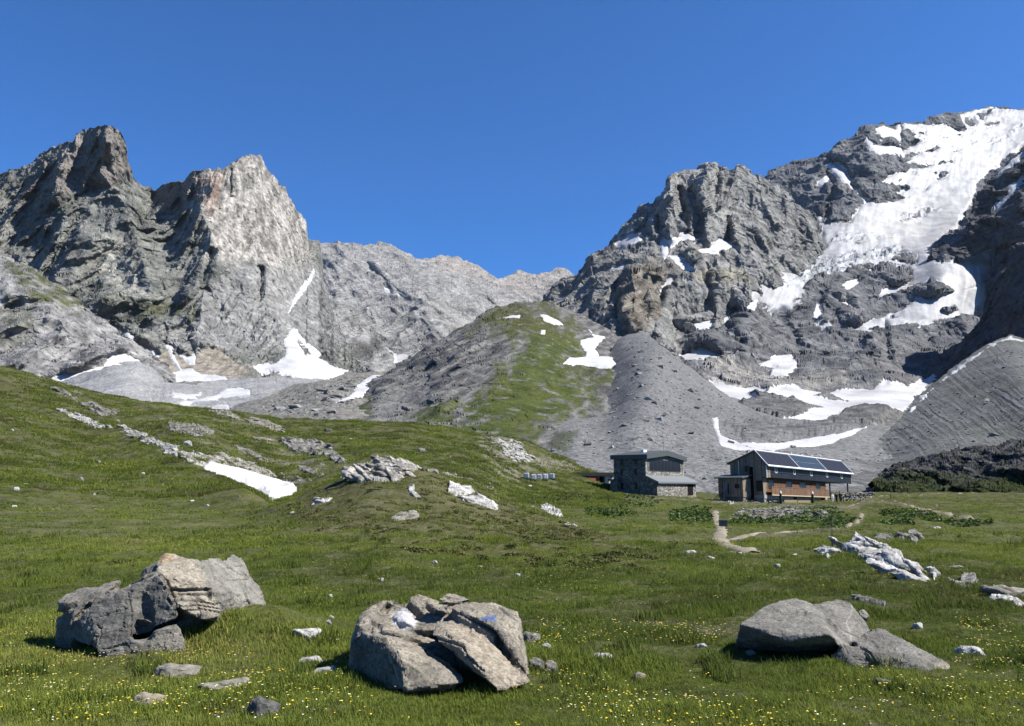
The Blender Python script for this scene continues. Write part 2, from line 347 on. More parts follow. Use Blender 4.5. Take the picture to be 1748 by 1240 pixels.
# ---- light rock spur on the left
def col_spur(P, N, px, py):
    k = np.clip(.5 + .6 * nz(P, 30) + .3 * fbm(rot2(P, 60) / np.array([50., 50., 8.]), 3), 0, 1)
    c = mix(C3(.17, .17, .17), C3(.40, .395, .385), k)
    g = soft(px, py, Z1([(30, 850), (130, 900), (300, 970), (420, 1080), (400, 1130), (300, 1080), (160, 1060), (100, 980), (60, 900)]), 8, 9, 18, 3)
    g2 = soft(px, py, Z2([(0, 60), (140, 0), (200, 120), (120, 250), (0, 240)]), 14, 16, 22, 4) * .5
    return mix(c, mix(GRASS, C3(.11, .115, .055), k), np.clip(g + g2, 0, 1) * np.clip(.75 + nz(P, 25), 0, 1))
layer('rock_spur', [(-160, 380), (-60, 405), (0, 432), (12, 434), (30, 447), (48, 455), (64, 463), (80, 477), (100, 490), (120, 502), (138, 511), (148, 528), (170, 543), (195, 558), (215, 572), (250, 596), (280, 620), (300, 640)],
      [(-160, 700), (300, 700)],
      [(-160, 385, 1250), (0, 432, 1200), (100, 490, 1150), (150, 530, 1120), (215, 572, 1120), (300, 640, 1050), (0, 560, 1000), (100, 600, 980), (200, 620, 1000), (-160, 560, 1050), (-100, 700, 850), (100, 700, 850), (300, 700, 900)],
      depth=lambda P, px, py: -42 * ridged(rot2(P, 15) / np.array([70., 200., 190.]), 4),
      norm=lambda P, px, py: 2 * facet(P / np.array([22., 30., 30.])) + 3 * fbm(P / 40., 3, .5) + .8 * facet(P / 8.),
      color=col_spur, jag=(1.6, 9), step=1.25, seed=3, label='light grey rock spur with an olive grass band at the left edge',
      snows=[dict(pos=[Z2([(545, 320), (600, 305), (650, 315), (690, 338), (600, 350), (520, 378), (440, 395), (330, 430), (270, 450), (210, 440), (300, 405), (420, 390), (510, 370)])], label='long snow strip along the foot of the light grey rock spur', na=1.2)])
# ---- left valley moraines
def col_mor(P, N, px, py):
    k = np.clip(.5 + .9 * nz(P, 5, 3, .7), 0, 1); b = np.clip(.5 + .8 * nz(P, 60, 3), 0, 1)
    c = mix(C3(.25, .255, .26), C3(.40, .405, .41), k * .6 + b * .4)
    return c
layer('valley_moraine', [(40, 668), (75, 655), (100, 650), (130, 641), (160, 633), (190, 623), (215, 617), (236, 615), (244, 619), (262, 632), (285, 652), (330, 655), (400, 646), (470, 643), (560, 648), (640, 655), (700, 690)],
      [(40, 740), (700, 740)],
      [(40, 668, 900), (130, 641, 900), (236, 615, 980), (285, 652, 900), (400, 646, 1050), (560, 648, 1050), (700, 690, 800), (130, 700, 560), (300, 690, 620), (450, 690, 650), (600, 700, 600), (40, 740, 400), (350, 740, 420), (700, 740, 420)],
      norm=lambda P, px, py: 3.5 * fbm(P / 45., 3) + 1.0 * fbm(rot2(P, -42) / np.array([9., 60., 90.]), 2) * (px < 280) + 0,
      color=col_mor, mat=M_SCREE, jag=(.8, 12), seed=4, label='pale grey moraine and gravel flat filling the left valley', cat='moraine',
      snows=[dict(pos=[Z2([(860, 505), (930, 505), (1000, 498), (985, 515), (900, 532), (850, 520)])], label='short snow patch on the left of the pale gravel flat', na=1.2),
             dict(pos=[Z2([(870, 555), (960, 530), (1070, 510), (1130, 485), (1190, 480), (1245, 490), (1240, 505), (1260, 518), (1100, 522), (1000, 545), (900, 558)])], label='long winding snow band across the pale gravel flat', na=1.4),
             dict(pos=[Z2([(1000, 578), (1060, 572), (1135, 568), (1130, 578), (1030, 586)])], label='thin snow sliver just above the meadow edge', na=.8)])
def col_mor2(P, N, px, py):
    k = np.clip(.5 + 1.0 * nz(P, 3.2, 3, .7), 0, 1)
    return mix(C3(.15, .145, .13), C3(.31, .30, .275), k)
layer('boulder_moraine', [(330, 720), (380, 702), (405, 690), (440, 682), (470, 668), (500, 657), (540, 652), (575, 643), (592, 637), (640, 634), (690, 632), (760, 640)],
      [(330, 760), (760, 760)],
      [(330, 720, 520), (405, 690, 560), (500, 657, 620), (592, 637, 680), (690, 632, 700), (760, 640, 700), (450, 715, 430), (560, 700, 430), (660, 690, 480), (330, 760, 330), (550, 760, 330), (760, 760, 350)],
      norm=lambda P, px, py: 3 * fbm(P / 45., 3),
      color=col_mor2, mat=M_SCREE, jag=(1.0, 8), seed=5, label='speckled brown grey boulder moraine between the gravel flat and the grassy hill', cat='moraine',
      snows=[dict(pos=[Z3([(215, 985), (300, 930), (360, 870), (400, 850), (500, 845), (480, 870), (420, 900), (330, 955), (260, 980)])], label='tapering snow strip along the left foot of the grassy hill', na=1.0)])
# ---- right massif: glacier mountain behind
RK = [  # rock islands and bands inside the glacier
    Z5([(1040, 255), (1070, 225), (1180, 190), (1290, 170), (1285, 205), (1320, 235), (1365, 290), (1310, 300), (1200, 255)]), Z5([(1280, 318), (1340, 312), (1350, 325), (1300, 332)]),
    Z5([(1350, 190), (1410, 190), (1440, 240), (1400, 280), (1360, 250)]), Z5([(1470, 245), (1560, 215), (1610, 225), (1540, 265), (1490, 275)]), Z5([(1420, 180), (1490, 150), (1560, 115), (1760, 140), (1740, 158), (1560, 150), (1490, 190), (1480, 230), (1440, 215)]),
    Z5([(1085, 430), (1140, 400), (1165, 380), (1190, 405), (1130, 440)]), Z5([(1155, 520), (1200, 490), (1280, 490), (1270, 508), (1200, 520)]), Z5([(1165, 600), (1200, 560), (1255, 552), (1240, 590), (1170, 625)]), Z5([(1145, 570), (1180, 545), (1195, 550), (1160, 578)]),
    Z5([(980, 570), (1020, 562), (1035, 585), (990, 588)]), Z5([(905, 610), (940, 605), (952, 622), (915, 628)]), Z5([(1075, 660), (1110, 665), (1100, 685), (1078, 682)]), Z5([(1265, 438), (1300, 408), (1335, 400), (1300, 428)]), Z5([(1360, 378), (1400, 360), (1420, 365), (1370, 383)]),
    Z5([(1040, 305), (1090, 295), (1095, 320), (1060, 325)]), Z5([(1195, 330), (1240, 330), (1235, 340), (1200, 341)])]
GLAC = [Z5([(600, 905), (625, 840), (655, 800), (690, 770), (720, 770), (850, 765), (975, 740), (930, 715), (870, 700), (960, 690), (1050, 670), (880, 655), (810, 635), (850, 600), (870, 580), (960, 575), (1000, 540), (1060, 550), (1140, 525), (1145, 500), (1060, 500), (960, 505), (1000, 470), (1060, 450), (1050, 435), (960, 425), (990, 400), (1070, 375), (1110, 365), (1060, 330), (1000, 290), (950, 265), (945, 238), (1040, 252), (1200, 255), (1365, 290), (1320, 180), (1490, 140), (1600, 130), (1760, 140), (1900, 160), (1900, 300), (1740, 385), (1700, 410), (1640, 455), (1560, 520), (1470, 590), (1430, 640), (1420, 690), (1400, 740), (1385, 790), (1320, 870), (1310, 910), (1250, 970), (1200, 1000), (1140, 1050), (1090, 1110), (1040, 1170), (880, 1180), (500, 1180), (150, 1180), (200, 1100), (300, 1100), (420, 1080), (440, 1060), (410, 960), (350, 860), (390, 855), (410, 920), (470, 910)]),
        Z7([(-20, 180), (0, 170), (140, 120), (180, 60), (350, 40), (560, 10), (1100, -20), (1110, 60), (1180, 120), (1290, 110), (1560, 20), (1570, 40), (1530, 170), (1490, 230), (1400, 290), (1310, 330), (1290, 300), (1160, 240), (1120, 220), (1110, 270), (960, 270), (1000, 240), (1000, 180), (960, 110), (870, 90), (830, 110), (730, 160), (740, 120), (680, 110), (600, 120), (550, 180), (500, 200), (380, 205), (260, 260), (280, 310), (230, 360), (200, 390), (250, 400), (180, 410), (120, 420), (90, 440), (60, 390), (0, 380), (-70, 340), (-180, 290), (-150, 280)]),
        Z7([(345, 530), (450, 555), (560, 560), (680, 520), (780, 490), (850, 450), (920, 430), (1000, 385), (1110, 360), (1250, 320), (1300, 300), (1420, 280), (1520, 230), (1500, 330), (1530, 350), (1420, 420), (1430, 450), (1380, 490), (1230, 485), (1080, 520), (900, 520), (820, 535), (680, 575), (600, 565), (400, 570)])]
RK7 = [Z7([(1170, 460), (1220, 410), (1290, 400), (1310, 420), (1250, 450)]), Z7([(820, 470), (870, 458), (915, 465), (860, 478)]), Z7([(1110, 60), (1150, 0), (1230, 0), (1180, 60), (1160, 110)]), Z7([(1160, 120), (1190, 60), (1320, 0), (1330, 40), (1290, 120), (1220, 130)]), Z7([(870, 90), (960, 60), (1040, 60), (1030, 140), (960, 130), (880, 110)])]
ICE = Z7([(170, 280), (330, 130), (560, 60), (900, 20), (980, 40), (860, 90), (700, 100), (560, 160), (460, 200), (360, 210)])
CREV = [Z5([(890, 880), (960, 820), (1080, 800), (1200, 815), (1080, 860), (950, 910)]), Z5([(420, 1010), (560, 970), (700, 990), (900, 1000), (620, 1040)]), Z5([(1410, 410), (1500, 370), (1640, 310), (1740, 240), (1740, 270), (1600, 360), (1480, 400)])]
def ice_rough(P, px, py):
    m = soft(px, py, ICE, 6, 4, 12)
    for c_ in CREV: m = np.maximum(m, .7 * soft(px, py, c_, 5, 4, 12))
    v = ridged(rot2(P, 25) / np.array([60., 60., 17.]), 3) * 11 + facet(P / 14.) * 5
    return (v - 8) * m + 3 * fbm(rot2(P, 40) / np.array([200., 200., 45.]), 3)
def ice_tint(V, px, py, c):
    m = soft(px, py, ICE, 8, 6, 12)
    for c_ in CREV: m = np.maximum(m, .8 * soft(px, py, c_, 6, 6, 12))
    k = np.clip(.5 + fbm(rot2(V, 25) / np.array([70., 70., 10.]), 4, .65), 0, 1)
    c = mix(c, mix(C3(.12, .145, .175), C3(.34, .36, .385), k), m * .95)
    st_ = np.clip(.5 + .9 * fbm(rot2(V, 52) / np.array([260., 260., 14.]), 4, .6), 0, 1); c = mix(c, c * .55, st_ * .85)
    d = soft(px, py, Z5([(1100, 800), (1400, 700), (1300, 900), (1120, 1060), (900, 1000), (700, 960), (800, 860)]), 25, 20, 40, 3)
    return mix(c, C3(.30, .296, .288), d * .7)
def col_right(P, N, px, py):
    k = np.clip(.5 + .5 * nz(P, 60) + .35 * fbm(rot2(P, -15) / np.array([80., 80., 10.]), 3, .6), 0, 1)
    c = mix(C3(.10, .104, .112), C3(.26, .264, .272), k)
    pale = soft(px, py, Z6([(880, 440), (1050, 300), (1080, 180), (1500, 210), (1260, 270), (1420, 310), (1500, 340), (1300, 440), (1240, 520), (1080, 520), (960, 560), (900, 520)]), 8, 10, 20, 2)
    c = mix(c, mix(C3(.25, .25, .25), C3(.47, .455, .42), k), pale)
    tan = soft(px, py, Z6([(1060, 330), (1130, 200), (1290, 230), (1440, 200), (1480, 240), (1280, 280), (1330, 310), (1080, 350)]), 6, 8, 18, 3)
    c = mix(c, mix(C3(.30, .26, .18), C3(.50, .46, .36), k), tan * .8)
    p2 = soft(px, py, Z6([(950, 640), (1180, 650), (1180, 700), (1040, 720), (960, 690)]), 6, 8, 14, 3)
    p3 = soft(px, py, Z6([(1120, 820), (1300, 780), (1600, 830), (1700, 920), (1600, 970), (1240, 930)]), 6, 10, 14, 4)
    p3 = np.maximum(p3, .6 * soft(px, py, Z7([(0, 800), (140, 900), (350, 850), (580, 900), (560, 950), (100, 960), (0, 960)]), 6, 10, 14, 5))
    c = mix(c, mix(C3(.22, .22, .215), C3(.46, .44, .40), np.clip(.5 + 1.0 * nz(P, 9, 4, .65), 0, 1)), np.maximum(p2, p3) * .9)
    scr = sst(655, 700, py + 12 * fbm(np.stack([px / 30, py / 30, px * 0], -1), 3))
    hump = np.clip(soft(px, py, Z8([(320, 200), (340, 150), (400, 90), (600, 140), (700, 190), (560, 240), (350, 215)]), 5, 6, 14) + soft(px, py, Z8([(280, 240), (480, 215), (560, 260), (780, 225), (860, 180), (1080, 160), (1120, 175), (960, 265), (560, 300), (370, 330)]), 5, 6, 14), 0, 1)
    kk = np.clip(.5 + nz(P, 4, 3, .7), 0, 1)
    c = mix(c, mix(C3(.13, .132, .13), C3(.26, .262, .26), kk), scr * (1 - hump))
    c = mix(c, mix(C3(.09, .092, .095), C3(.20, .20, .20), np.clip(.5 + fbm(rot2(P, 5) / np.array([20., 20., 1.5]), 4), 0, 1)), hump * .9)
    g2 = soft(px, py, Z7([(860, 800), (1100, 830), (1130, 870), (980, 930), (870, 920)]), 8, 6, 12)
    return mix(c, C3(.16, .16, .16), g2 * .8)
def dep_right(P, px, py):
    up = sst(640, 560, py)
    lump = ridged(rot2(P, -20) / np.array([120., 160., 90.]), 4, .5)
    return -(70 * ridged(rot2(P, -12) / np.array([170., 600., 420.]), 3) * sst(690, 560, py) * (1 - .3 * sst(420, 330, py)))
layer('glacier_mountain',
      [(1100, 380), (1250, 320), (1300, 304), (1308, 300), (1316, 291), (1330, 284), (1345, 281), (1365, 276), (1385, 269), (1405, 263), (1408, 260), (1418, 262), (1421, 252), (1432, 246), (1440, 240), (1456, 231), (1470, 220), (1490, 216), (1510, 213), (1535, 210), (1555, 211), (1570, 210), (1585, 203), (1605, 196), (1630, 193), (1660, 189), (1680, 184), (1692, 181), (1710, 183), (1748, 187), (1830, 195), (1920, 210)],
      [(1100, 850), (1920, 850)],
      [(1100, 380, 3000), (1300, 303, 2900), (1410, 262, 2900), (1470, 220, 2950), (1560, 210, 3100), (1690, 181, 3500), (1748, 187, 3500), (1920, 200, 3400), (1330, 400, 2350), (1420, 370, 2300), (1500, 330, 2500), (1600, 300, 2800), (1700, 300, 2950), (1400, 425, 1990), (1500, 410, 2150), (1580, 400, 2250), (1250, 460, 1610), (1300, 455, 1680), (1350, 470, 1720), (1450, 470, 1800), (1560, 470, 1800), (1600, 450, 1790), (1650, 460, 1780),
       (1130, 560, 1400), (1200, 520, 1470), (1300, 560, 1420), (1420, 560, 1450), (1550, 550, 1500), (1700, 560, 1650), (1150, 630, 1150), (1300, 620, 1200), (1450, 640, 1150), (1600, 640, 1150), (1220, 680, 800), (1350, 680, 820), (1500, 690, 800), (1650, 690, 800), (1250, 750, 500), (1400, 750, 520), (1500, 740, 560), (1300, 800, 340), (1450, 800, 340), (1100, 700, 800), (1100, 850, 260), (1600, 850, 260), (1920, 850, 300), (1920, 500, 2000), (1760, 460, 1900), (1920, 430, 2200), (1770, 350, 2600), (1920, 300, 3000)],
      feats=[(Z5([(430, 880), (440, 780), (480, 660), (440, 560)]), 10, -60), (Z5([(450, 470), (560, 560), (620, 680), (700, 760)]), 10, -50), (Z7([(820, 520), (840, 700), (870, 790)]), 10, -25), (Z7([(130, 430), (230, 640), (260, 740)]), 14, -22), (Z7([(560, 350), (650, 470)]), 8, -25), (Z7([(400, 700), (520, 750), (760, 740)]), 8, -15), (Z7([(1080, 560), (1130, 640)]), 8, -20)],
      depth=dep_right,
      norm=lambda P, px, py: sst(715, 610, py) * (17 * (ridged(P / np.array([110., 150., 90.]), 3) - .6) + 4 * facet(P / np.array([34., 40., 26.])) + 2.4 * fbm(rot2(P, -12) / np.array([60., 60., 14.]), 3, .5) + 1.0 * facet(P / 11.)) + sst(610, 690, py) * (3.5 * fbm(P / 45., 3) + 5 * soft(px, py, Z8([(320, 200), (340, 150), (400, 90), (600, 140), (700, 190), (560, 240), (350, 215)]), 9, 5, 14) + 5 * soft(px, py, Z8([(280, 240), (480, 215), (560, 260), (780, 225), (860, 180), (1080, 160), (1120, 175), (960, 265), (560, 300), (370, 330)]), 9, 5, 14)),
      color=col_right, jag=(1.6, 12), step=1.25, seed=6, label='high dark glacier mountain with rock bands on the right',
      snows=[dict(name='glacier', c=(.31, .315, .328), grow=2.0, pos=GLAC, neg=RK + RK7, label='crevassed white glacier pouring down between the dark rock bands on the right', cat='glacier', kind='structure', rough=ice_rough, tint=ice_tint, ridge=True, na=2.6, nl=10, th=2.5),
             dict(grow=2.6, pos=[Z5([(765, 285), (810, 270), (860, 280), (905, 290), (910, 262), (920, 280), (915, 330), (925, 370), (910, 372), (885, 325), (800, 335)]), Z5([(700, 355), (730, 375), (740, 395), (830, 395), (920, 415), (945, 440), (830, 440), (760, 425), (720, 400)])], label='forked snow patch high on the dark rock dome left of the glacier', na=1.2),
             dict(grow=2.6, pos=[Z5([(425, 515), (490, 510), (530, 535), (560, 590), (610, 665), (660, 700), (710, 770), (690, 780), (640, 700), (590, 670), (540, 620), (480, 560)])], label='long thin snow gully running down to the glacier', na=1.2),
             dict(grow=2.6, pos=[Z5([(375, 640), (440, 590), (450, 600), (400, 655)])], label='small slanting snow fleck left of the long snow gully', na=.8),
             dict(grow=2.6, pos=[Z6([(1080, 525), (1130, 520), (1230, 505), (1300, 480), (1400, 440), (1500, 385), (1530, 360), (1520, 385), (1440, 430), (1340, 530), (1270, 580), (1130, 585), (1040, 600), (930, 570), (980, 545), (1060, 575), (1140, 590)])], label='curving snow ledge on the pale rock steps above the grey moraine cone', na=1.5),
             dict(grow=2.6, pos=[Z6([(950, 700), (1040, 730), (1180, 685), (1260, 730), (1280, 755), (1400, 760), (1380, 770), (1250, 765), (1150, 780), (1060, 780), (990, 745)])], neg=[Z6([(1110, 755), (1200, 748), (1260, 762), (1150, 768)])], label='snow patch below the pale rock step right of the moraine cone', na=1.4),
             dict(grow=2.6, pos=[Z7([(0, 785), (60, 765), (110, 730), (200, 725), (225, 800), (160, 855), (60, 855), (70, 820), (140, 800), (80, 790)])], label='blocky snow patch at the foot of the dark cliffs', na=1.4),
             dict(grow=2.6, pos=[Z7([(355, 470), (365, 410), (385, 415), (395, 465), (370, 485)]), Z7([(500, 375), (560, 385), (620, 430), (650, 455), (600, 430), (540, 395)])], label='broken snow bits between the rounded dark rock humps', na=1.0),
             dict(grow=2.6, pos=[Z7([(550, 265), (600, 245), (640, 245), (600, 290), (570, 310)]), Z7([(800, 320), (860, 300), (1010, 265), (1010, 280), (870, 318), (790, 335)])], label='thin snow ribs between the upper dark rock humps', na=1.0),
             dict(grow=2.6, pos=[Z8([(190, 45), (300, 60), (400, 75), (480, 95), (540, 70), (600, 62), (650, 85), (780, 95), (900, 85), (1000, 85), (1050, 55), (1150, 60), (1160, 75), (1240, 40), (1290, 0), (1340, -40), (1400, -80), (1480, -110), (1560, -150), (1640, -185), (1720, -200), (1700, -160), (1600, -110), (1480, -60), (1400, -20), (1300, 30), (1200, 100), (1180, 145), (1140, 180), (1060, 155), (960, 170), (840, 190), (760, 235), (620, 250), (540, 262), (560, 235), (650, 215), (690, 180), (780, 165), (680, 140), (600, 120), (480, 105), (380, 85), (360, 100), (415, 130), (370, 140), (280, 105), (240, 90)])],
                  neg=[Z8([(670, 105), (760, 100), (880, 130), (890, 145), (780, 140)])], label='large branching snowfield in the hollow between the two grey moraines', na=1.6, th=1.2)])
# ---- right front peak
def col_peak(P, N, px, py):
    k = np.clip(.5 + .4 * nz(P, 50) + .4 * fbm(rot2(P, -28) / np.array([70., 70., 9.]), 4, .6), 0, 1)
    c = mix(C3(.15, .152, .15), C3(.40, .40, .385), k)
    left = soft(px, py, Z6([(-100, 200), (500, 0), (880, 0), (930, 300), (800, 600), (300, 560), (0, 400)]), 14, 14, 25, 2)
    k2 = np.clip(.5 + .55 * fbm(rot2(P, 42) / np.array([60., 60., 8.]), 4, .65) + .3 * nz(P, 40), 0, 1)
    c = mix(c, mix(C3(.12, .12, .12), C3(.33, .33, .315), k2), left)
    br = soft(px, py, Z6([(660, 160), (860, 100), (930, 160), (890, 300), (880, 460), (760, 560), (600, 500), (560, 300)]), 9, 10, 18, 3)
    c = mix(c, mix(C3(.12, .105, .085), C3(.30, .265, .21), k2), br * .85)
    scr = soft(px, py, Z6([(920, 60), (1100, 130), (1130, 160), (1050, 200), (950, 330), (900, 430), (870, 420), (940, 220)]), 6, 5, 14, 4)
    c = mix(c, C3(.21, .205, .19), scr * .8)
    lite = soft(px, py, Z4([(930, 590), (960, 570), (1250, 500), (1310, 550), (1250, 620), (1140, 700), (1240, 780), (1360, 860), (1400, 920), (1300, 880), (1180, 760), (1050, 640)]), 6, 8, 15, 5)
    c = mix(c, mix(C3(.27, .265, .25), C3(.47, .455, .42), k), lite * .8)
    sl = soft(px, py, Z4([(1400, 900), (1748, 830), (1960, 950), (1980, 1150), (1700, 1060), (1440, 1060)]), 10, 10, 20, 6)
    c = mix(c, mix(C3(.19, .19, .185), C3(.34, .335, .32), k), sl * .7)
    t2 = soft(px, py, Z4([(950, 1060), (1150, 1050), (1220, 1110), (1400, 1080), (1250, 1140), (1000, 1130)]), 6, 5, 12, 7)
    c = mix(c, C3(.30, .285, .26), t2 * .8)
    yel = soft(px, py, Z6([(1130, 190), (1300, 160), (1480, 190), (1500, 240), (1260, 260), (1120, 250)]), 6, 8, 15, 8)
    return mix(c, mix(C3(.28, .255, .19), C3(.46, .43, .34), k), yel * .7)
layer('right_peak',
      [(860, 590), (900, 545), (935, 502), (960, 480), (985, 462), (1000, 447), (1015, 436), (1030, 420), (1050, 405), (1062, 392), (1070, 383), (1080, 372), (1090, 362), (1096, 352), (1104, 348), (1114, 346), (1118, 340), (1126, 330), (1136, 320), (1140, 308), (1146, 299), (1158, 296), (1175, 292), (1195, 286), (1212, 280), (1224, 278), (1234, 286), (1242, 290), (1250, 288), (1254, 282), (1260, 281), (1268, 286), (1278, 294), (1288, 303), (1300, 305), (1312, 312), (1330, 322), (1350, 336), (1370, 352), (1385, 366), (1394, 382), (1400, 402), (1406, 428), (1412, 440)],
      [(860, 680), (1000, 680), (1140, 660), (1180, 610), (1250, 535), (1300, 505), (1350, 480), (1412, 458)],
      [(860, 590, 1500), (935, 502, 1700), (1000, 447, 1750), (1062, 392, 1800), (1114, 346, 1800), (1146, 298, 1850), (1224, 278, 1950), (1300, 305, 2050), (1370, 352, 2100), (1412, 440, 2000), (1180, 400, 1650), (1240, 400, 1720), (1320, 400, 1850), (1100, 430, 1560), (1180, 440, 1520), (1280, 440, 1620), (1380, 440, 1900), (1060, 500, 1320), (1120, 520, 1280), (1000, 560, 1250), (1160, 560, 1350), (900, 620, 1200), (1050, 640, 1000), (1150, 640, 1150)],
      feats=[(Z4([(950, 580), (960, 760), (930, 900), (960, 1000)]), 16, 60), (Z4([(1250, 510), (1140, 690), (1180, 800), (1200, 960)]), 20, 70), (Z4([(1000, 700), (1040, 800), (1060, 950)]), 16, -80), (Z4([(1110, 700), (1150, 850), (1140, 960)]), 14, -75), (Z4([(1400, 520), (1370, 650), (1300, 780)]), 12, 45), (Z4([(1260, 600), (1250, 720)]), 12, -50), (Z4([(1330, 880), (1340, 1010)]), 10, -55), (Z4([(1370, 900), (1420, 1050)]), 10, 40), (Z4([(830, 890), (850, 990)]), 10, 40), (Z4([(860, 780), (880, 900)]), 10, -40),
             (Z6([(660, 170), (590, 260), (520, 440)]), 12, -50), (Z6([(690, 180), (720, 300), (640, 380), (700, 540)]), 22, 45), (Z6([(690, 370), (690, 470)]), 7, -35), (Z6([(590, 380), (600, 480)]), 7, -35), (Z6([(420, 440), (400, 520)]), 8, -30), (Z6([(930, 220), (880, 400), (830, 600)]), 10, -25)],
      depth=lambda P, px, py: -60 * ridged(rot2(P, -14) / np.array([95., 300., 330.]), 4) * (.3 + .7 * sst(1050, 1120, px)) - 35 * ridged(rot2(P, 40) / np.array([120., 300., 45.]), 3) * sst(1130, 1030, px),
      norm=lambda P, px, py: 11 * (ridged(rot2(P, -12) / np.array([55., 100., 140.]), 3) - .6) + 4.5 * facet(P / np.array([34., 44., 50.])) + 2 * fbm(rot2(P, -25) / np.array([60., 60., 12.]), 3, .5) + 1.3 * facet(P / 11.),
      color=col_peak, jag=(1.8, 9), step=1.2, seed=7, label='craggy grey front peak on the right with small snow ledges',
      snows=[dict(pos=[Z4([(765, 945), (735, 990), (775, 1025), (700, 1060), (590, 1060), (590, 1040), (640, 1010), (700, 980)])], label='white snow patch on the left shoulder of the craggy grey peak', na=1.2),
             dict(pos=[Z4([(875, 1000), (915, 990), (935, 1050), (930, 1110), (1000, 1130), (1090, 1172), (1085, 1200), (1000, 1180), (930, 1140), (910, 1180), (895, 1100)])], label='hooked snow streak running down from the craggy grey peak', na=1.0),
             dict(pos=[Z4([(925, 1020), (1010, 1000), (1030, 965), (1060, 970), (1110, 990), (1150, 1010), (1140, 1035), (1060, 1020), (1000, 1040), (950, 1062)]), Z4([(1140, 1085), (1220, 1060), (1250, 1030), (1290, 1010), (1400, 1065), (1310, 1085), (1270, 1110), (1170, 1105)])], label='two-armed snow patch at the foot of the craggy grey peak', na=1.2),
             dict(pos=[Z6([(935, 200), (965, 215), (950, 250), (890, 320), (885, 300), (910, 250)])], label='short slanting snow patch below the craggy grey peak', na=.8),
             dict(pos=[Z6([(515, 182), (550, 165), (680, 122), (660, 140), (580, 165), (530, 190)])], label='thin snow streak on the striped dark flank left of the craggy peak', na=.6)])
# ---- dark buttress on the right edge (its shade is put into the rock colour)
def col_shaded(P, N, px, py):
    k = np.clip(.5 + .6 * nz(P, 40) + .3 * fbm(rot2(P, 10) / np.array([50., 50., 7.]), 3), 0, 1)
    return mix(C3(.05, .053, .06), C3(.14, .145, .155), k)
layer('dark_buttress_upper',
      [(1582, 442), (1590, 428), (1604, 422), (1622, 416), (1638, 410), (1650, 396), (1655, 372), (1660, 348), (1672, 330), (1690, 308), (1710, 288), (1730, 270), (1748, 252), (1790, 235), (1920, 200)],
      [(1582, 448), (1600, 452), (1630, 452), (1660, 440), (1690, 424), (1696, 430), (1700, 600), (1920, 640)],
      [(1582, 442, 1830), (1638, 410, 1850), (1655, 370, 1900), (1690, 308, 2000), (1748, 252, 2050), (1920, 200, 2000), (1690, 424, 1820), (1640, 445, 1830), (1720, 400, 1790), (1748, 350, 1800), (1800, 350, 1770), (1920, 350, 1650), (1700, 600, 1480), (1748, 500, 1600), (1920, 500, 1450), (1920, 640, 1250), (1800, 600, 1400)],
      depth=lambda P, px, py: -45 * ridged(rot2(P, 18) / np.array([80., 250., 200.]), 4),
      norm=lambda P, px, py: 9 * fbm(P / 80., 3) + 4 * facet(P / 28.) + 2.5 * fbm(rot2(P, 10) / np.array([50., 50., 9.]), 3),
      color=col_shaded, jag=(1.8, 8), step=1.25, seed=8, label='black shaded rock buttress overhanging the glacier at the right edge',
      snows=[dict(pos=[Z5([(1560, 570), (1640, 510), (1748, 430), (1748, 450), (1690, 500), (1600, 565)])], label='narrow snow band on the upper black buttress', na=1),
             dict(pos=[Z5([(1545, 780), (1600, 760), (1570, 730), (1640, 720), (1660, 680), (1640, 650), (1700, 630), (1740, 570), (1748, 600), (1690, 690), (1640, 750), (1570, 830)])], label='jagged snow gully on the black buttress at the right edge', na=1)])
layer('dark_buttress_lower',
      [(1540, 676), (1572, 640), (1592, 622), (1612, 600), (1640, 580), (1662, 560), (1680, 530), (1688, 500), (1690, 470), (1700, 440), (1720, 425), (1748, 418), (1920, 400)],
      [(1560, 720), (1920, 740)],
      [(1560, 648, 1200), (1612, 600, 1220), (1680, 530, 1200), (1690, 470, 1210), (1748, 418, 1150), (1920, 400, 800), (1640, 620, 1080), (1700, 600, 980), (1748, 560, 900), (1920, 560, 620), (1650, 690, 1000), (1748, 650, 820), (1920, 690, 600)],
      depth=lambda P, px, py: -30 * ridged(rot2(P, 18) / np.array([55., 200., 150.]), 4),
      norm=lambda P, px, py: 6 * fbm(P / 55., 3) + 3 * facet(P / 20.) + 2 * fbm(rot2(P, 10) / np.array([40., 40., 8.]), 3),
      color=col_shaded, jag=(1.6, 8), step=1.25, seed=9, label='black shaded cliff above the dark moraine slope at the right edge')
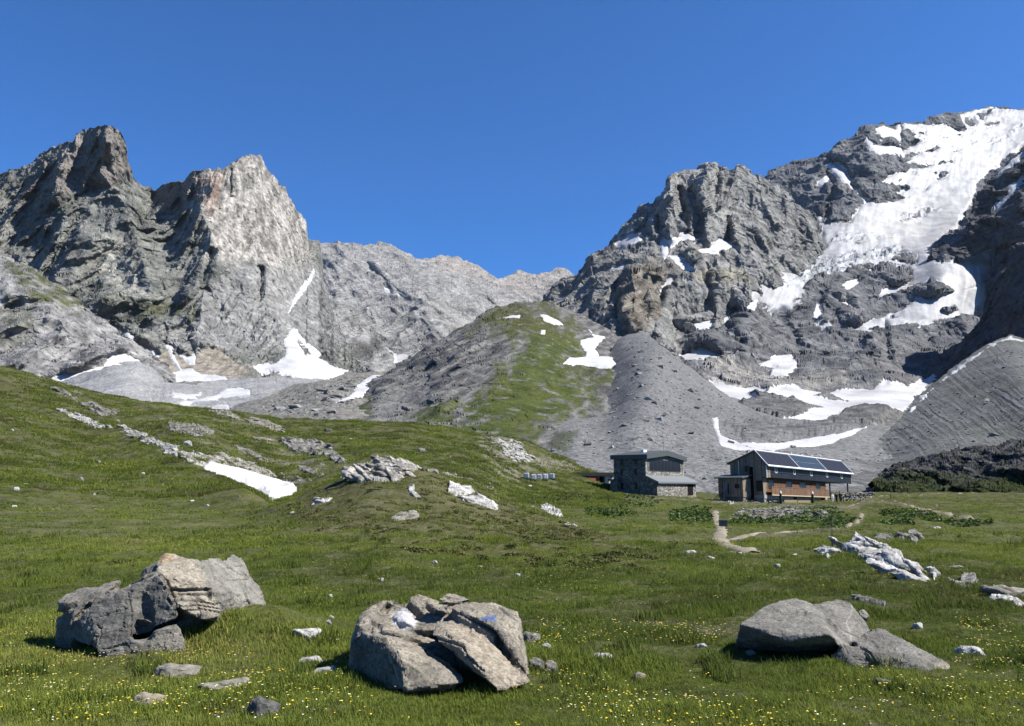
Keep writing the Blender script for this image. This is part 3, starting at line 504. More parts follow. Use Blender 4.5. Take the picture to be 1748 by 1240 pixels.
# ---- grassy hill in the middle
def col_hill(P, N, px, py):
    k = np.clip(.5 + .7 * nz(P, 12) + .3 * nz(P, 40), 0, 1)
    rock = mix(C3(.085, .085, .085), C3(.25, .245, .235), np.clip(.42 + .85 * fbm(rot2(P, 40) / np.array([30., 30., 4.]), 4, .6) + .4 * nz(P, 10), 0, 1))
    gr = mix(C3(.048, .068, .014), C3(.098, .116, .030), k)
    top = soft(px, py, Z3([(850, 600), (920, 560), (1000, 510), (1120, 480), (1280, 490), (1360, 560), (1460, 700), (1460, 760), (1340, 790), (1380, 800), (1600, 830), (1560, 880), (1500, 960), (1380, 1050), (1150, 1170), (780, 1170), (840, 1080), (880, 980), (1010, 860), (1080, 790), (1140, 700), (1060, 640), (960, 600)]), 22, 30, 22, 1)
    low = soft(px, py, Z3([(100, 1060), (220, 980), (330, 940), (390, 960), (360, 1060)]), 8, 8, 14, 2)
    st2 = .85 * soft(px, py, Z3([(540, 1090), (700, 1000), (800, 960), (860, 1000), (800, 1090)]), 14, 18, 14, 3)
    m = np.clip(np.maximum(np.maximum(top, low), st2), 0, 1)
    patch = sst(.18, .6, fbm(P / np.array([14., 14., 7.]) + 5, 4, .6) + .25 * sst(.4, .8, 1 - N[..., 2]))
    m = m * (1 - .75 * patch)
    olive = sst(600, 540, py)
    gr = mix(gr, C3(.085, .085, .032), olive * .7)
    sc = soft(px, py, Z3([(350, 1080), (440, 960), (560, 900), (760, 960), (560, 1080)]), 14, 14, 18, 5) + soft(px, py, Z3([(1030, 1040), (1090, 950), (1110, 1000), (1070, 1050)]), 4, 5, 10, 5)
    rock = mix(rock, C3(.21, .21, .205), np.clip(sc, 0, 1) * .7)
    return mix(rock, gr, m)
layer('grassy_hill',
      [(500, 745), (530, 722), (548, 712), (570, 698), (600, 674), (640, 646), (680, 622), (720, 597), (760, 572), (790, 556), (805, 548), (820, 537), (838, 528), (862, 520), (885, 517), (910, 516), (930, 514), (950, 520), (975, 530), (1000, 540), (1040, 565), (1080, 590), (1120, 620)],
      [(500, 800), (1120, 800)],
      [(500, 745, 430), (570, 698, 520), (680, 622, 640), (790, 556, 720), (885, 517, 830), (950, 520, 860), (1015, 568, 780), (1060, 600, 730), (1120, 640, 700), (1000, 625, 590), (1050, 625, 600), (620, 715, 420), (700, 680, 470), (780, 640, 510), (840, 600, 570), (880, 570, 640), (760, 720, 380), (850, 680, 420), (900, 640, 480), (960, 620, 560), (950, 700, 400), (1000, 650, 520), (600, 760, 330), (800, 760, 310), (1000, 760, 320), (1100, 780, 300)],
      depth=lambda P, px, py: -20 * ridged(rot2(P, 38) / np.array([80., 150., 22.]), 3) * sst(920, 800, px + .35 * (py - 600)),
      norm=lambda P, px, py: (2.0 * fbm(P / 24., 3, .5) + .8 * facet(P / 9.)) * (.45 + .55 * sst(900, 800, px + .35 * (py - 600))) + 1.6 * fbm(P / 30., 3),
      color=col_hill, jag=(1.2, 9), step=1.2, seed=10, mat=M_SCREE, label='grassy hill with a dark striped rock flank in the middle distance', cat='hill',
      snows=[dict(pos=[Z6([(410, 560), (440, 590), (520, 605), (480, 640), (450, 690), (480, 740), (590, 745), (600, 790), (560, 805), (380, 795), (240, 785), (280, 750), (390, 740), (400, 700), (360, 660), (360, 625), (450, 610), (430, 580)])], label='anchor-shaped snow patch between the grassy hill and the grey moraine cone', na=.8, th=1),
             dict(pos=[Z3([(1045, 560), (1080, 552), (1128, 549), (1125, 558), (1060, 566)])], label='thin snow dash on the top of the grassy hill', na=.4, th=1),
             dict(pos=[Z3([(1230, 548), (1260, 550), (1310, 570), (1342, 594), (1290, 590), (1250, 572)])], label='oval snow patch near the top of the grassy hill', na=.6, th=1),
             dict(pos=[Z3([(1235, 628), (1255, 628), (1254, 636), (1237, 636)])], label='tiny snow dot below the oval snow patch on the hill', na=.3, th=1)])
# ---- grey moraine cone in the middle right
def col_cone(P, N, px, py):
    k = np.clip(.5 + 1.1 * nz(P, 2.4, 3, .7), 0, 1); b = np.clip(.5 + .8 * nz(P, 40, 3), 0, 1)
    c = mix(C3(.145, .15, .155), C3(.235, .238, .24), .55 * k + .45 * b)
    lo = sst(690, 790, py)
    c = mix(c, mix(C3(.15, .155, .155), C3(.30, .305, .305), k), lo * .7)
    hp = soft(px, py, Z8([(280, 240), (480, 215), (560, 260), (780, 225), (860, 180), (1080, 160), (1120, 175), (960, 265), (560, 300), (370, 330)]), 5, 6, 14)
    c = mix(c, mix(C3(.09, .092, .095), C3(.22, .22, .22), np.clip(.5 + fbm(rot2(P, 5) / np.array([12., 20., 1.2]), 4), 0, 1)), hp * .9)
    edge = soft(px, py, Z(780, 720, 6.243, [(900, 210), (1050, 120), (1280, 110), (1250, 200), (1150, 330), (1000, 290)]), 4, 5, 9, 2)
    return mix(c, C3(.07, .08, .03), edge * .7)
layer('moraine_cone',
      [(860, 815), (880, 780), (896, 756), (925, 738), (955, 722), (985, 705), (1008, 688), (1022, 672), (1028, 655), (1033, 635), (1038, 612), (1045, 594), (1054, 580), (1070, 572), (1090, 568), (1104, 570), (1114, 578), (1130, 590), (1146, 603), (1170, 622), (1200, 644), (1230, 668), (1258, 686), (1290, 703), (1330, 714), (1400, 721), (1480, 727), (1530, 732), (1560, 760)],
      [(860, 870), (1560, 870)],
      [(860, 815, 250), (896, 756, 330), (1008, 688, 470), (1034, 640, 588), (1054, 580, 725), (1046, 600, 680), (1090, 568, 740), (1114, 578, 700), (1146, 603, 640), (1200, 644, 600), (1258, 686, 560), (1330, 716, 500), (1400, 721, 500), (1480, 728, 500), (1560, 745, 470), (1350, 755, 390), (1440, 755, 390), (1560, 800, 300), (1118, 610, 560), (1112, 650, 460), (1090, 690, 390), (1060, 730, 330), (1040, 765, 290), (1060, 660, 480), (1040, 700, 420), (980, 740, 330), (1160, 680, 460), (1200, 720, 380), (1150, 760, 300), (1260, 760, 330), (1100, 820, 220), (1000, 810, 230), (1300, 820, 230), (1450, 850, 225), (1560, 860, 220), (900, 850, 210), (1200, 860, 200)],
      norm=lambda P, px, py: 1.3 * soft(px, py, Z8([(280, 240), (480, 215), (560, 260), (780, 225), (860, 180), (1080, 160), (1120, 175), (960, 265), (560, 300), (370, 330)]), 9, 6, 14) + 1.6 * fbm(P / 40., 3) + .7 * fbm(rot2(P, 30) / np.array([6., 50., 60.]), 2) * sst(1090, 1140, px) * sst(760, 690, py),
      color=col_cone, mat=M_SCREE, jag=(.7, 9), step=1.1, seed=11, label='smooth grey moraine cone standing behind the stone hut', cat='moraine',
      snows=[dict(pos=[Z(780, 720, 6.243, [(720, 160), (800, 100), (900, 60), (1040, 10), (1150, -20), (1080, 40), (980, 90), (860, 130), (760, 165)])], label='snow strip at the left foot of the grey moraine cone', na=.8, th=1),
             dict(pos=[Z8([(198, 215), (228, 210), (228, 260), (240, 300), (330, 340), (450, 345), (600, 330), (760, 305), (870, 290), (965, 262), (900, 300), (780, 335), (640, 355), (500, 382), (330, 376), (240, 355), (222, 300)])], label='crescent snow strip just above the roof of the wooden hut', na=.9, th=1)])
# ---- right moraine slope
def RUN(px, py):
    """runnels down the moraine face"""
    a = R(36); u = -px * math.sin(a) + py * math.cos(a); v = px * math.cos(a) + py * math.sin(a)
    return fbm(np.stack([u / 7 + .5 * 1.6 * fbm(np.stack([u / 50, v / 45, u * 0], -1), 3), v / 90, u * 0], -1), 3, .5)
def col_mr(P, N, px, py):
    k = np.clip(.5 + 1.0 * nz(P, 2.6, 3, .7), 0, 1)
    s = np.clip(.55 + .4 * RUN(px, py), 0, 1)
    c = mix(C3(.12, .125, .125), C3(.21, .215, .21), .4 * k + .6 * s)
    g = sst(.1, .6, fbm(P / 40., 3)); return mix(c, C3(.105, .115, .095), g * .5)
layer('right_moraine',
      [(1420, 830), (1440, 800), (1470, 772), (1500, 750), (1525, 728), (1545, 702), (1565, 678), (1600, 650), (1640, 618), (1670, 598), (1690, 586), (1710, 576), (1728, 572), (1748, 578), (1790, 594), (1920, 600)],
      [(1420, 880), (1920, 880)],
      [(1420, 830, 250), (1500, 752, 420), (1565, 690, 520), (1640, 632, 600), (1728, 580, 680), (1790, 596, 640), (1920, 600, 560), (1520, 790, 320), (1600, 740, 370), (1700, 680, 420), (1748, 650, 430), (1850, 700, 330), (1480, 850, 220), (1600, 820, 240), (1748, 780, 300), (1920, 800, 290), (1920, 880, 275), (1600, 880, 225)],
      norm=lambda P, px, py: 1.5 * fbm(P / 45., 3) + RUN(px, py) * sst(800, 740, py) * .28 + .9 * fbm(rot2(P, 25) / np.array([6., 60., 60.]), 2) * sst(1580, 1500, px),
      color=col_mr, mat=M_SCREE, jag=(.8, 9), step=1.2, seed=13, label='dark grey furrowed moraine slope on the right', cat='moraine',
      snows=[dict(pos=[[(1545, 706), (1562, 684), (1600, 653), (1650, 612), (1700, 580), (1726, 573), (1750, 580), (1752, 588), (1725, 583), (1690, 598), (1640, 634), (1600, 663), (1572, 690), (1556, 706)]], label='snow ribbon along the crest of the dark furrowed moraine', na=4.2, nl=16, grow=-3.0, ridge=True)])
layer('dark_knoll',
      [(1490, 830), (1505, 806), (1515, 800), (1530, 794), (1545, 788), (1565, 783), (1590, 776), (1615, 769), (1640, 763), (1670, 759), (1700, 757), (1730, 753), (1748, 751), (1800, 745), (1920, 735)],
      [(1490, 880), (1920, 880)],
      [(1490, 830, 235), (1515, 800, 250), (1640, 763, 262), (1748, 751, 262), (1920, 735, 250), (1520, 845, 215), (1640, 845, 215), (1748, 845, 212), (1920, 850, 205), (1640, 800, 235), (1748, 790, 232), (1500, 880, 195), (1920, 880, 185)],
      depth=lambda P, px, py: -6 * ridged(P / np.array([14., 40., 9.]), 4),
      norm=lambda P, px, py: 1.3 * fbm(P / 9., 4) + .7 * facet(P / 3.) + .3 * facet(P / 1.2),
      color=lambda P, N, px, py: mix(mix(C3(.035, .037, .038), C3(.14, .14, .14), np.clip(.4 + .9 * nz(P, 3), 0, 1)), mix(C3(.03, .042, .011), C3(.05, .065, .018), np.clip(.5 + nz(P, 3), 0, 1)), np.clip(sst(800, 838, py + 14 * fbm(P / 9., 3)) + sst(.35, .6, fbm(P / 5. + 9, 3)) * .6, 0, 1)),  # partial shade of the knoll put into its dark turf colour
      mat=M_SCREE, jag=(1.6, 12), step=1.0, seed=14, label='dark rocky knoll with grass at its foot at the right edge of the meadow', cat='hill')
# ================================================================ meadow
def pchip(x, y, xq):
    """monotone cubic along axis 0; y (n, m)"""
    h = np.diff(x)[:, None]; d = np.diff(y, axis=0) / h
    m = np.zeros_like(y)
    w1 = 2 * h[1:] + h[:-1]; w2 = h[1:] + 2 * h[:-1]
    with np.errstate(divide='ignore', invalid='ignore'):
        hm = (w1 + w2) / (w1 / d[:-1] + w2 / d[1:])
    m[1:-1] = np.where(d[:-1] * d[1:] > 0, hm, 0); m[0] = d[0]; m[-1] = d[-1]
    i = np.clip(np.searchsorted(x, xq) - 1, 0, len(x) - 2); t = ((xq - x[i]) / (x[i + 1] - x[i]))[:, None]; hh = h[i]
    return (y[i] * (2 * t**3 - 3 * t**2 + 1) + hh * m[i] * (t**3 - 2 * t**2 + t) + y[i + 1] * (-2 * t**3 + 3 * t**2) + hh * m[i + 1] * (t**3 - t**2))
GY = [1.2, 3, 5.4, 8, 12, 18, 25, 35, 45, 60, 80, 100, 130, 165, 200, 260]
flat = lambda Y: 835 + 2195 / Y
GT = {  # photo row of the ground at each distance, column by column
    -700: [None] * 6 + [915, 880, 850, 805, 740, 690, 620, 555, 545, 570],
    -300: [None] * 6 + [915, 880, 850, 805, 745, 695, 628, 570, 560, 585],
    0: [None] * 6 + [915, 887, 866, 830, 783, 744, 690, 636, 645, 680],
    150: [None] * 6 + [916, 890, 872, 845, 805, 770, 720, 673, 682, 710],
    300: [None] * 6 + [916, 893, 877, 851, 792, 755, 722, 697, 706, 732],
    400: [None] * 6 + [916, 893, 877, 836, 827, 790, 742, 706, 715, 740],
    470: [None] * 5 + [951, 914, 882, 862, 868, 846, 810, 755, 717, 727, 750],
    560: [None] * 5 + [950, 905, 856, 822, 842, 826, 800, 755, 719, 730, 755],
    640: [None] * 5 + [948, 900, 836, 789, 818, 806, 785, 750, 722, 733, 756],
    720: [None] * 5 + [949, 900, 841, 801, 826, 812, 788, 755, 728, 740, 762],
    800: [None] * 5 + [951, 906, 860, 832, 846, 825, 802, 768, 739, 752, 775],
    880: [None] * 5 + [954, 913, 882, 864, 862, 846, 836, 804, 750, 765, 790],
    960: [None] * 6 + [918, 891, 878, 868, 858, 848, 828, 782, 796, 815],
    1050: [None] * 6 + [920, 896, 883, 871, 862, 854, 842, 818, 828, 838],
    1150: [None] * 6 + [921, 897, 884, 871, 862, 857, 849, 840, 840, 842],
    1250: [None] * 10 + [864, 862, 858, 850, 845, 843],
    1350: [None] * 10 + [866, 864, 861, 851, 845, 843],
    1420: [None] * 5 + [950, 917, 896, 884, 873, 866, 864, 861, 851, 845, 843],
    1500: [None] * 5 + [948, 915, 896, 884, 873, 865, 861, 856, 849, 843, 842],
    1600: [None] * 5 + [952, 918, 897, 884, 873, 863, 858, 853, 848, 843, 842],
    1748: [None] * 10 + [863, 858, 853, 848, 843, 841],
    2100: [None] * 10 + [863, 858, 852, 846, 841, 838], 2600: [None] * 10 + [863, 858, 852, 846, 841, 838]}
_px = np.array(sorted(GT), float); _lY = np.log(GY)
_tab = np.array([[flat(y) if v is None else v for v, y in zip(GT[int(p)], GY)] for p in _px])      # (cols, Y)
_U = np.zeros_like(_tab); _E = np.zeros_like(_tab)
for i_, p_ in enumerate(_px):
    q_ = unproj(np.full(len(GY), p_), _tab[i_], np.array(GY)); _U[i_] = q_[:, 0] / q_[:, 1]; _E[i_] = (q_[:, 2] - CAMZ) / q_[:, 1]
NLY, NU = 700, 500
lyq = np.linspace(_lY[0], _lY[-1], NLY); ucol = _U.mean(1); uq = np.linspace(ucol[0], ucol[-1], NU)
_e1 = pchip(_lY, _E.T, lyq)                         # (NLY, cols)
EG = pchip(ucol, _e1.T.copy(), uq).T                # (NLY, NU)
def gbase(x, y):
    y = np.maximum(y, 1.25); fu = np.clip((x / y - uq[0]) / (uq[1] - uq[0]), 0, NU - 1.001); fl = np.clip((np.log(y) - lyq[0]) / (lyq[1] - lyq[0]), 0, NLY - 1.001)
    i = fl.astype(int); j = fu.astype(int); a = fl - i; b = fu - j
    e = EG[i, j] * (1 - a) * (1 - b) + EG[i + 1, j] * a * (1 - b) + EG[i, j + 1] * (1 - a) * b + EG[i + 1, j + 1] * a * b
    return CAMZ + y * e
def smooth_at(x, y):
    """1 where the ground is levelled: paths, terrace by the huts"""
    px, py = proj(np.stack([x, y, gbase(x, y)], -1))
    return sst(112, 122, y) * sst(1040, 1060, px) * sst(1480, 1450, px) * sst(165, 150, y)
def gz(x, y):
    x = np.asarray(x, float); y = np.asarray(y, float)
    z = gbase(x, y); q = np.stack([x, y, x * 0], -1)
    f = 1 - .85 * smooth_at(x, y)
    z = z + .30 * np.exp(-((x + 2.75) ** 2 + (y - 8.75) ** 2) / .55)          # turf banked up against the left boulder
    z = z + f * (.05 * fbm(q / .55, 3) + .05 * fbm(q / 1.7 + 7, 2) + sst(9, 30, y) * (.14 * fbm(q / np.array([3.2, 2.2, 1]) + 3, 3, .6)) + sst(45, 110, y) * (.42 * fbm(q / 7. + 5, 5, .62) + .2 * np.abs(fbm(q / np.array([5., 2., 1]), 3))))
    return z
def gpt(px, py, y0=4.5, y1=255, base=True):
    """first point of the ground met by the ray of a photo pixel"""
    Y = np.exp(np.linspace(math.log(y0), math.log(y1), 4000)); P = unproj(np.full(4000, px), np.full(4000, py), Y)
    z = gbase(P[:, 0], Y) if base else gz(P[:, 0], Y)
    h = np.nonzero(z >= P[:, 2])[0]
    k = h[0] if len(h) else 3999
    return np.array([P[k, 0], P[k, 1], float(gz(P[k, :1], P[k, 1:2])[0])])
def gpt_many(px, py, y0=4.5, y1=255, n=1500):
    px = np.ravel(px).astype(float); py = np.ravel(py).astype(float)
    Y = np.exp(np.linspace(math.log(y0), math.log(y1), n)); out = np.zeros((len(px), 3))
    for a in range(0, len(px), 400):
        s_ = slice(a, a + 400); P = unproj(px[s_, None], py[s_, None], Y[None])
        h = gbase(P[..., 0], P[..., 1]) >= P[..., 2]; h[:, -1] = True
        k = h.argmax(1); out[s_] = P[np.arange(len(k)), k]
    out[:, 2] = gz(out[:, 0], out[:, 1]); return out
# paths: photo polylines on the ground
PATHS = [[(1222, 872, .8), (1220, 884, .8), (1226, 894, .8), (1232, 905, .8), (1231, 912, .8), (1228, 921, .9), (1240, 930, 1.0), (1262, 938, .9), (1290, 945, .6)],
         [(1228, 921, .5), (1275, 918, .5), (1320, 912, .45), (1370, 908, .4), (1430, 904, .4), (1455, 897, .5), (1468, 888, .55), (1471, 880, .5)],
         [(1450, 866, .8), (1476, 858, 1.0), (1500, 855, 1.0), (1525, 858, .9), (1550, 864, .8), (1580, 871, .8), (1612, 877, .9), (1640, 884, 1.0), (1662, 889, .8)],
         [(1476, 851, 1.4), (1520, 848, 1.4), (1570, 846, 1.3), (1620, 845, 1.3), (1668, 844, 1.2)],
         [(1625, 843.5, 1.5), (1650, 843, 1.8), (1685, 843, 1.2)]]
def path_mask(px, py, y):
    m = np.zeros(np.shape(px))
    for pl in PATHS[:3]:
        d = pldist(px, (py) * 2.2, [(a, b * 2.2) for a, b, _ in pl]); m = np.maximum(m, 1 - d / 9)
    return m
def ground_col(P, px, py):
    x, y = P[..., 0], P[..., 1]; q = np.stack([x, y, x * 0], -1)
    a = np.clip(.5 + .8 * fbm(q / 2.6, 4, .6), 0, 1); b = np.clip(.5 + .9 * fbm(q / 11. + 4, 4, .6), 0, 1); f = np.clip(.5 + 1.1 * fbm(q / .35 + 9, 3, .65), 0, 1)
    c = mix(C3(.043, .070, .011), C3(.100, .130, .021), .45 * a + .35 * b + .2 * f)
    yel = sst(.25, .7, fbm(q / np.array([9., 5., 1.]) + 21, 4, .6)) * sst(10, 30, y)
    c = mix(c, C3(.135, .16, .02), yel * .6)
    brn = sst(.05, .6, fbm(q / np.array([7., 4., 1.]) + 40, 4, .65)) * (.35 + .5 * sst(20, 40, y))
    kn = soft(px, py, [(480, 870), (560, 815), (640, 790), (760, 805), (850, 850), (920, 880), (1100, 930), (1160, 960), (1000, 990), (800, 960), (640, 930), (520, 910)], 22, 20, 40, 2) * sst(60, 48, y) * sst(14, 20, y)
    c = mix(c, mix(C3(.060, .068, .020), C3(.118, .124, .045), f), np.clip(brn * .35 + kn * .7, 0, .75))
    far = sst(60, 110, y) * soft(px, py, [(-100, 600), (0, 630), (160, 670), (350, 700), (620, 715), (860, 742), (960, 780), (800, 780), (560, 770), (300, 760), (-100, 700)], 16, 20, 35, 6)
    c = mix(c, C3(.075, .085, .026), far * .35)
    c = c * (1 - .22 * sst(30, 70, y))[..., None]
    dk = sst(.30, .62, fbm(q / np.array([3.2, 1.8, 1]) + 60, 4, .6)) * sst(25, 60, y); c = mix(c, c * .55, dk)  # dark mottles: hummock shadows painted into the turf
    br = soft(px, py, [(760, 800), (880, 830), (1000, 850), (1200, 858), (1210, 880), (1060, 890), (960, 885), (860, 845)], 8, 8, 20, 7) * sst(55, 65, y)
    c = mix(c, C3(.075, .12, .018), br * .5)
    # gravelly slope under the cairn, rubble by the tanks
    gr = soft(px, py, Z(780, 720, 6.243, [(200, 180), (470, 130), (600, 200), (820, 380), (1050, 380), (1300, 480), (1250, 520), (860, 470), (760, 560), (690, 620), (470, 580), (360, 460), (240, 280)]), 4, 6, 10, 8) * sst(90, 100, y)
    c = mix(c, mix(C3(.13, .125, .10), C3(.33, .32, .28), f), gr * np.clip(.65 + .5 * fbm(q / 3., 3), 0, 1))
    gr2 = soft(px, py, [(1246, 885), (1262, 872), (1330, 868), (1400, 872), (1420, 884), (1400, 892), (1340, 893), (1270, 892)], 3, 4, 9, 9)
    c = mix(c, mix(C3(.10, .10, .09), C3(.28, .275, .25), f), gr2 * .6)
    gr3 = soft(px, py, [(1040, 846), (1120, 850), (1190, 850), (1440, 864), (1490, 866), (1440, 872), (1300, 868), (1200, 856)], 1.5, 1.5, 9, 10)
    c = mix(c, C3(.20, .19, .15), gr3 * .6)
    band = soft(px, py, [(95, 697), (180, 725), (290, 760), (350, 800), (470, 830), (520, 820), (600, 800), (590, 780), (520, 745), (440, 720), (330, 700), (270, 700), (180, 690), (110, 665), (80, 672)], 8, 12, 16, 11) * sst(58, 66, y) * sst(.0, .5, fbm(q / np.array([9., 4., 1]) + 2, 4, .6))
    c = mix(c, mix(C3(.11, .105, .085), C3(.30, .29, .26), f), band * .6)
    pm = path_mask(px, py, y); c = mix(c, C3(.22, .19, .135), sst(-.5, .5, pm + .4 * fbm(q / 1.5, 3)) * .55)
    ero = soft(px, py, [(1222, 926), (1262, 921), (1275, 930), (1310, 940), (1330, 948), (1300, 948), (1250, 944)], 2.5, 3, 9, 12)
    c = mix(c, mix(C3(.12, .11, .085), C3(.24, .22, .17), f), ero * .8)
    return c
M_GROUND = attr_mat('meadow', rough=1, spec=.03, nscale=9, namp=.45, bscale=5.5, bstr=.9, bdist=.12, detail=8)
_us = np.linspace(uq[0], uq[-1], 1500); _ys = np.exp(np.concatenate([np.linspace(math.log(1.3), math.log(40), 620), np.linspace(math.log(40), math.log(255), 760)[1:]]))
_yy = np.broadcast_to(_ys[:, None], (len(_ys), len(_us))); _xx = _us[None] * _yy
GP = np.stack([_xx, _yy, gz(_xx, _yy)], -1); gpx, gpy = proj(GP)
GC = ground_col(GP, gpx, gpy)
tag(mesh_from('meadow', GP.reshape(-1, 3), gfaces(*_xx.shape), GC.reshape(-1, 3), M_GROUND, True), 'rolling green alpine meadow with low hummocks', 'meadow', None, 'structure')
# wide land under and around everything, out to the horizon
_r = np.array([0, 1.2, 3, 8, 20, 60, 150, 400, 1200, 4000, 15000.]); _a = np.linspace(0, 2 * math.pi, 97)
_x = _r[:, None] * np.sin(_a)[None]; _y = _r[:, None] * np.cos(_a)[None]
_z = np.where(_y > 0, -.9 - 14 * sst(5, 400, _r)[:, None] - 0 * _x, -.02 - .88 * sst(-.1, .9, _y) - 0 * _x - 10 * sst(60, 400, _r)[:, None])
_V = np.stack([_x, _y, _z], -1)
tag(mesh_from('valley_ground', _V.reshape(-1, 3), gfaces(*_x.shape)[:, ::-1], C3(.07, .085, .02) * np.ones((_V.size // 3, 3)), M_GROUND, True), 'wide grassy land stretching away around the meadow', 'ground', None, 'structure')
# trodden paths
M_PATH = attr_mat('path_dust', nscale=3, namp=.25, bscale=8, bstr=.5, bdist=.05)
PL = ['narrow dusty trail climbing from the meadow to the wooden hut', 'faint trodden trail curving across the meadow below the wooden hut', 'pale dirt path winding down to the right of the wooden hut', 'pale gravel track along the far edge of the meadow', 'broad pale gravel lay-by at the end of the far track']
for pl, lb in zip(PATHS, PL):
    c = np.array([gpt(a, b)[:2] for a, b, _ in pl]); wd = np.array([w_ for _, _, w_ in pl])
    tt = np.linspace(0, len(c) - 1, 26 * (len(c) - 1)); k = np.arange(len(c))
    cx = np.interp(tt, k, c[:, 0]); cy = np.interp(tt, k, c[:, 1]); ww = np.interp(tt, k, wd)
    for _ in range(14):
        cx[1:-1] = (cx[:-2] + 2 * cx[1:-1] + cx[2:]) / 4; cy[1:-1] = (cy[:-2] + 2 * cy[1:-1] + cy[2:]) / 4
    dx = np.gradient(cx); dy = np.gradient(cy); L = np.hypot(dx, dy); nx, ny = -dy / L, dx / L
    ac = np.linspace(-1, 1, 9)
    jit = 1 + .35 * fbm(np.stack([cx * .9, cy * .9, cx * 0], -1), 3)
    X = cx[:, None] + nx[:, None] * ac * (ww * jit)[:, None] * .36; Yv = cy[:, None] + ny[:, None] * ac * (ww * jit)[:, None] * .36
    Zv = gz(X, Yv) + .03 - .10 * np.abs(ac) ** 3 + .04 * fbm(np.stack([X, Yv, X * 0], -1) / .5, 3)
    V = np.stack([X, Yv, Zv], -1); q = V / np.array([.8, .8, 1e9])
    cc = mix(C3(.24, .21, .155), C3(.40, .36, .28), np.clip(.5 + .8 * fbm(q, 3), 0, 1))
    tag(mesh_from('path', V.reshape(-1, 3), gfaces(*X.shape), cc.reshape(-1, 3), M_PATH, True), lb, 'path', None, 'structure')
# snow in the gully of the left slope
def ground_snow(poly, label, th=.25):
    p = np.array(poly); x0, y0 = p.min(0) - 3; x1, y1 = p.max(0) + 3
    gx, gy = np.meshgrid(np.arange(x0, x1, 2.0), np.arange(y0, y1, 1.5))
    V = gpt_many(gx, gy, y0=66).reshape(gx.shape + (3,))
    for _ in range(6): V[1:-1, 1:-1] = (V[:-2, 1:-1] + V[2:, 1:-1] + V[1:-1, :-2] + V[1:-1, 2:]) / 4
    sd = psd(gx, gy, poly) + .8 * fbm(np.stack([gx / 6, gy / 4, gx * 0], -1), 3)
    V[..., 2] = gbase(V[..., 0], V[..., 1]) + np.clip(sd * .16, -.6, .55) + .05 * fbm(V / 2.5, 3) + .25
    F = gfaces(*gx.shape); F = F[(sd > -3).ravel()[F].all(1)]
    used, inv = np.unique(F, return_inverse=True)
    tag(mesh_from('snow_patch', V.reshape(-1, 3)[used], inv.reshape(-1, 4), C3(.45, .45, .457) * np.ones((len(used), 3)), M_SNOW, True), label, 'snow patch', 'snow patches left on the slopes')
ground_snow(Z(280, 660, 5.4625, [(375, 760), (420, 750), (540, 775), (720, 810), (900, 865), (1060, 910), (1180, 945), (1240, 965), (1180, 1010), (1060, 1070), (985, 1065), (900, 1000), (700, 900), (520, 840)]), 'bright wedge of snow in the gully of the green left slope')
# ================================================================ boulders, outcrops, stones
def voxel_union(bm, vox, smooth=2):
    me = bpy.data.meshes.new('tmp'); bm.to_mesh(me); bm.free()
    o = bpy.data.objects.new('tmp', me); COL.objects.link(o)
    m = o.modifiers.new('r', 'REMESH'); m.mode = 'VOXEL'; m.voxel_size = vox
    if smooth:
        s_ = o.modifiers.new('s', 'SMOOTH'); s_.factor = .5; s_.iterations = smooth
    dg = bpy.context.evaluated_depsgraph_get(); ev = o.evaluated_get(dg); em = ev.to_mesh()
    V = np.zeros(len(em.vertices) * 3, np.float32); em.vertices.foreach_get('co', V); V = V.reshape(-1, 3).astype(float)
    N = np.zeros(len(em.vertices) * 3, np.float32); em.vertices.foreach_get('normal', N); N = N.reshape(-1, 3).astype(float)
    F = np.zeros(len(em.loops), np.int32); em.loops.foreach_get('vertex_index', F)
    tot = np.zeros(len(em.polygons), np.int32); em.polygons.foreach_get('loop_total', tot)
    st_ = np.zeros(len(em.polygons), np.int32); em.polygons.foreach_get('loop_start', st_)
    q = st_[tot == 4]; F4 = np.stack([F[q], F[q + 1], F[q + 2], F[q + 3]], -1)
    ev.to_mesh_clear(); bpy.data.objects.remove(o); bpy.data.meshes.remove(me)
    return V, N, F4
def hull_into(bm, pts):
    vs = [bm.verts.new(tuple(p)) for p in pts]
    r = bmesh.ops.convex_hull(bm, input=vs)
    junk = list({g for g in list(r['geom_interior']) + list(r['geom_unused']) if isinstance(g, bmesh.types.BMVert) and g.is_valid})
    if junk: bmesh.ops.delete(bm, geom=junk, context='VERTS')
M_STONE = attr_mat('boulder_stone', rough=.92, spec=.15, nscale=45, namp=.42, bscale=70, bstr=.7, bdist=.014, detail=8)
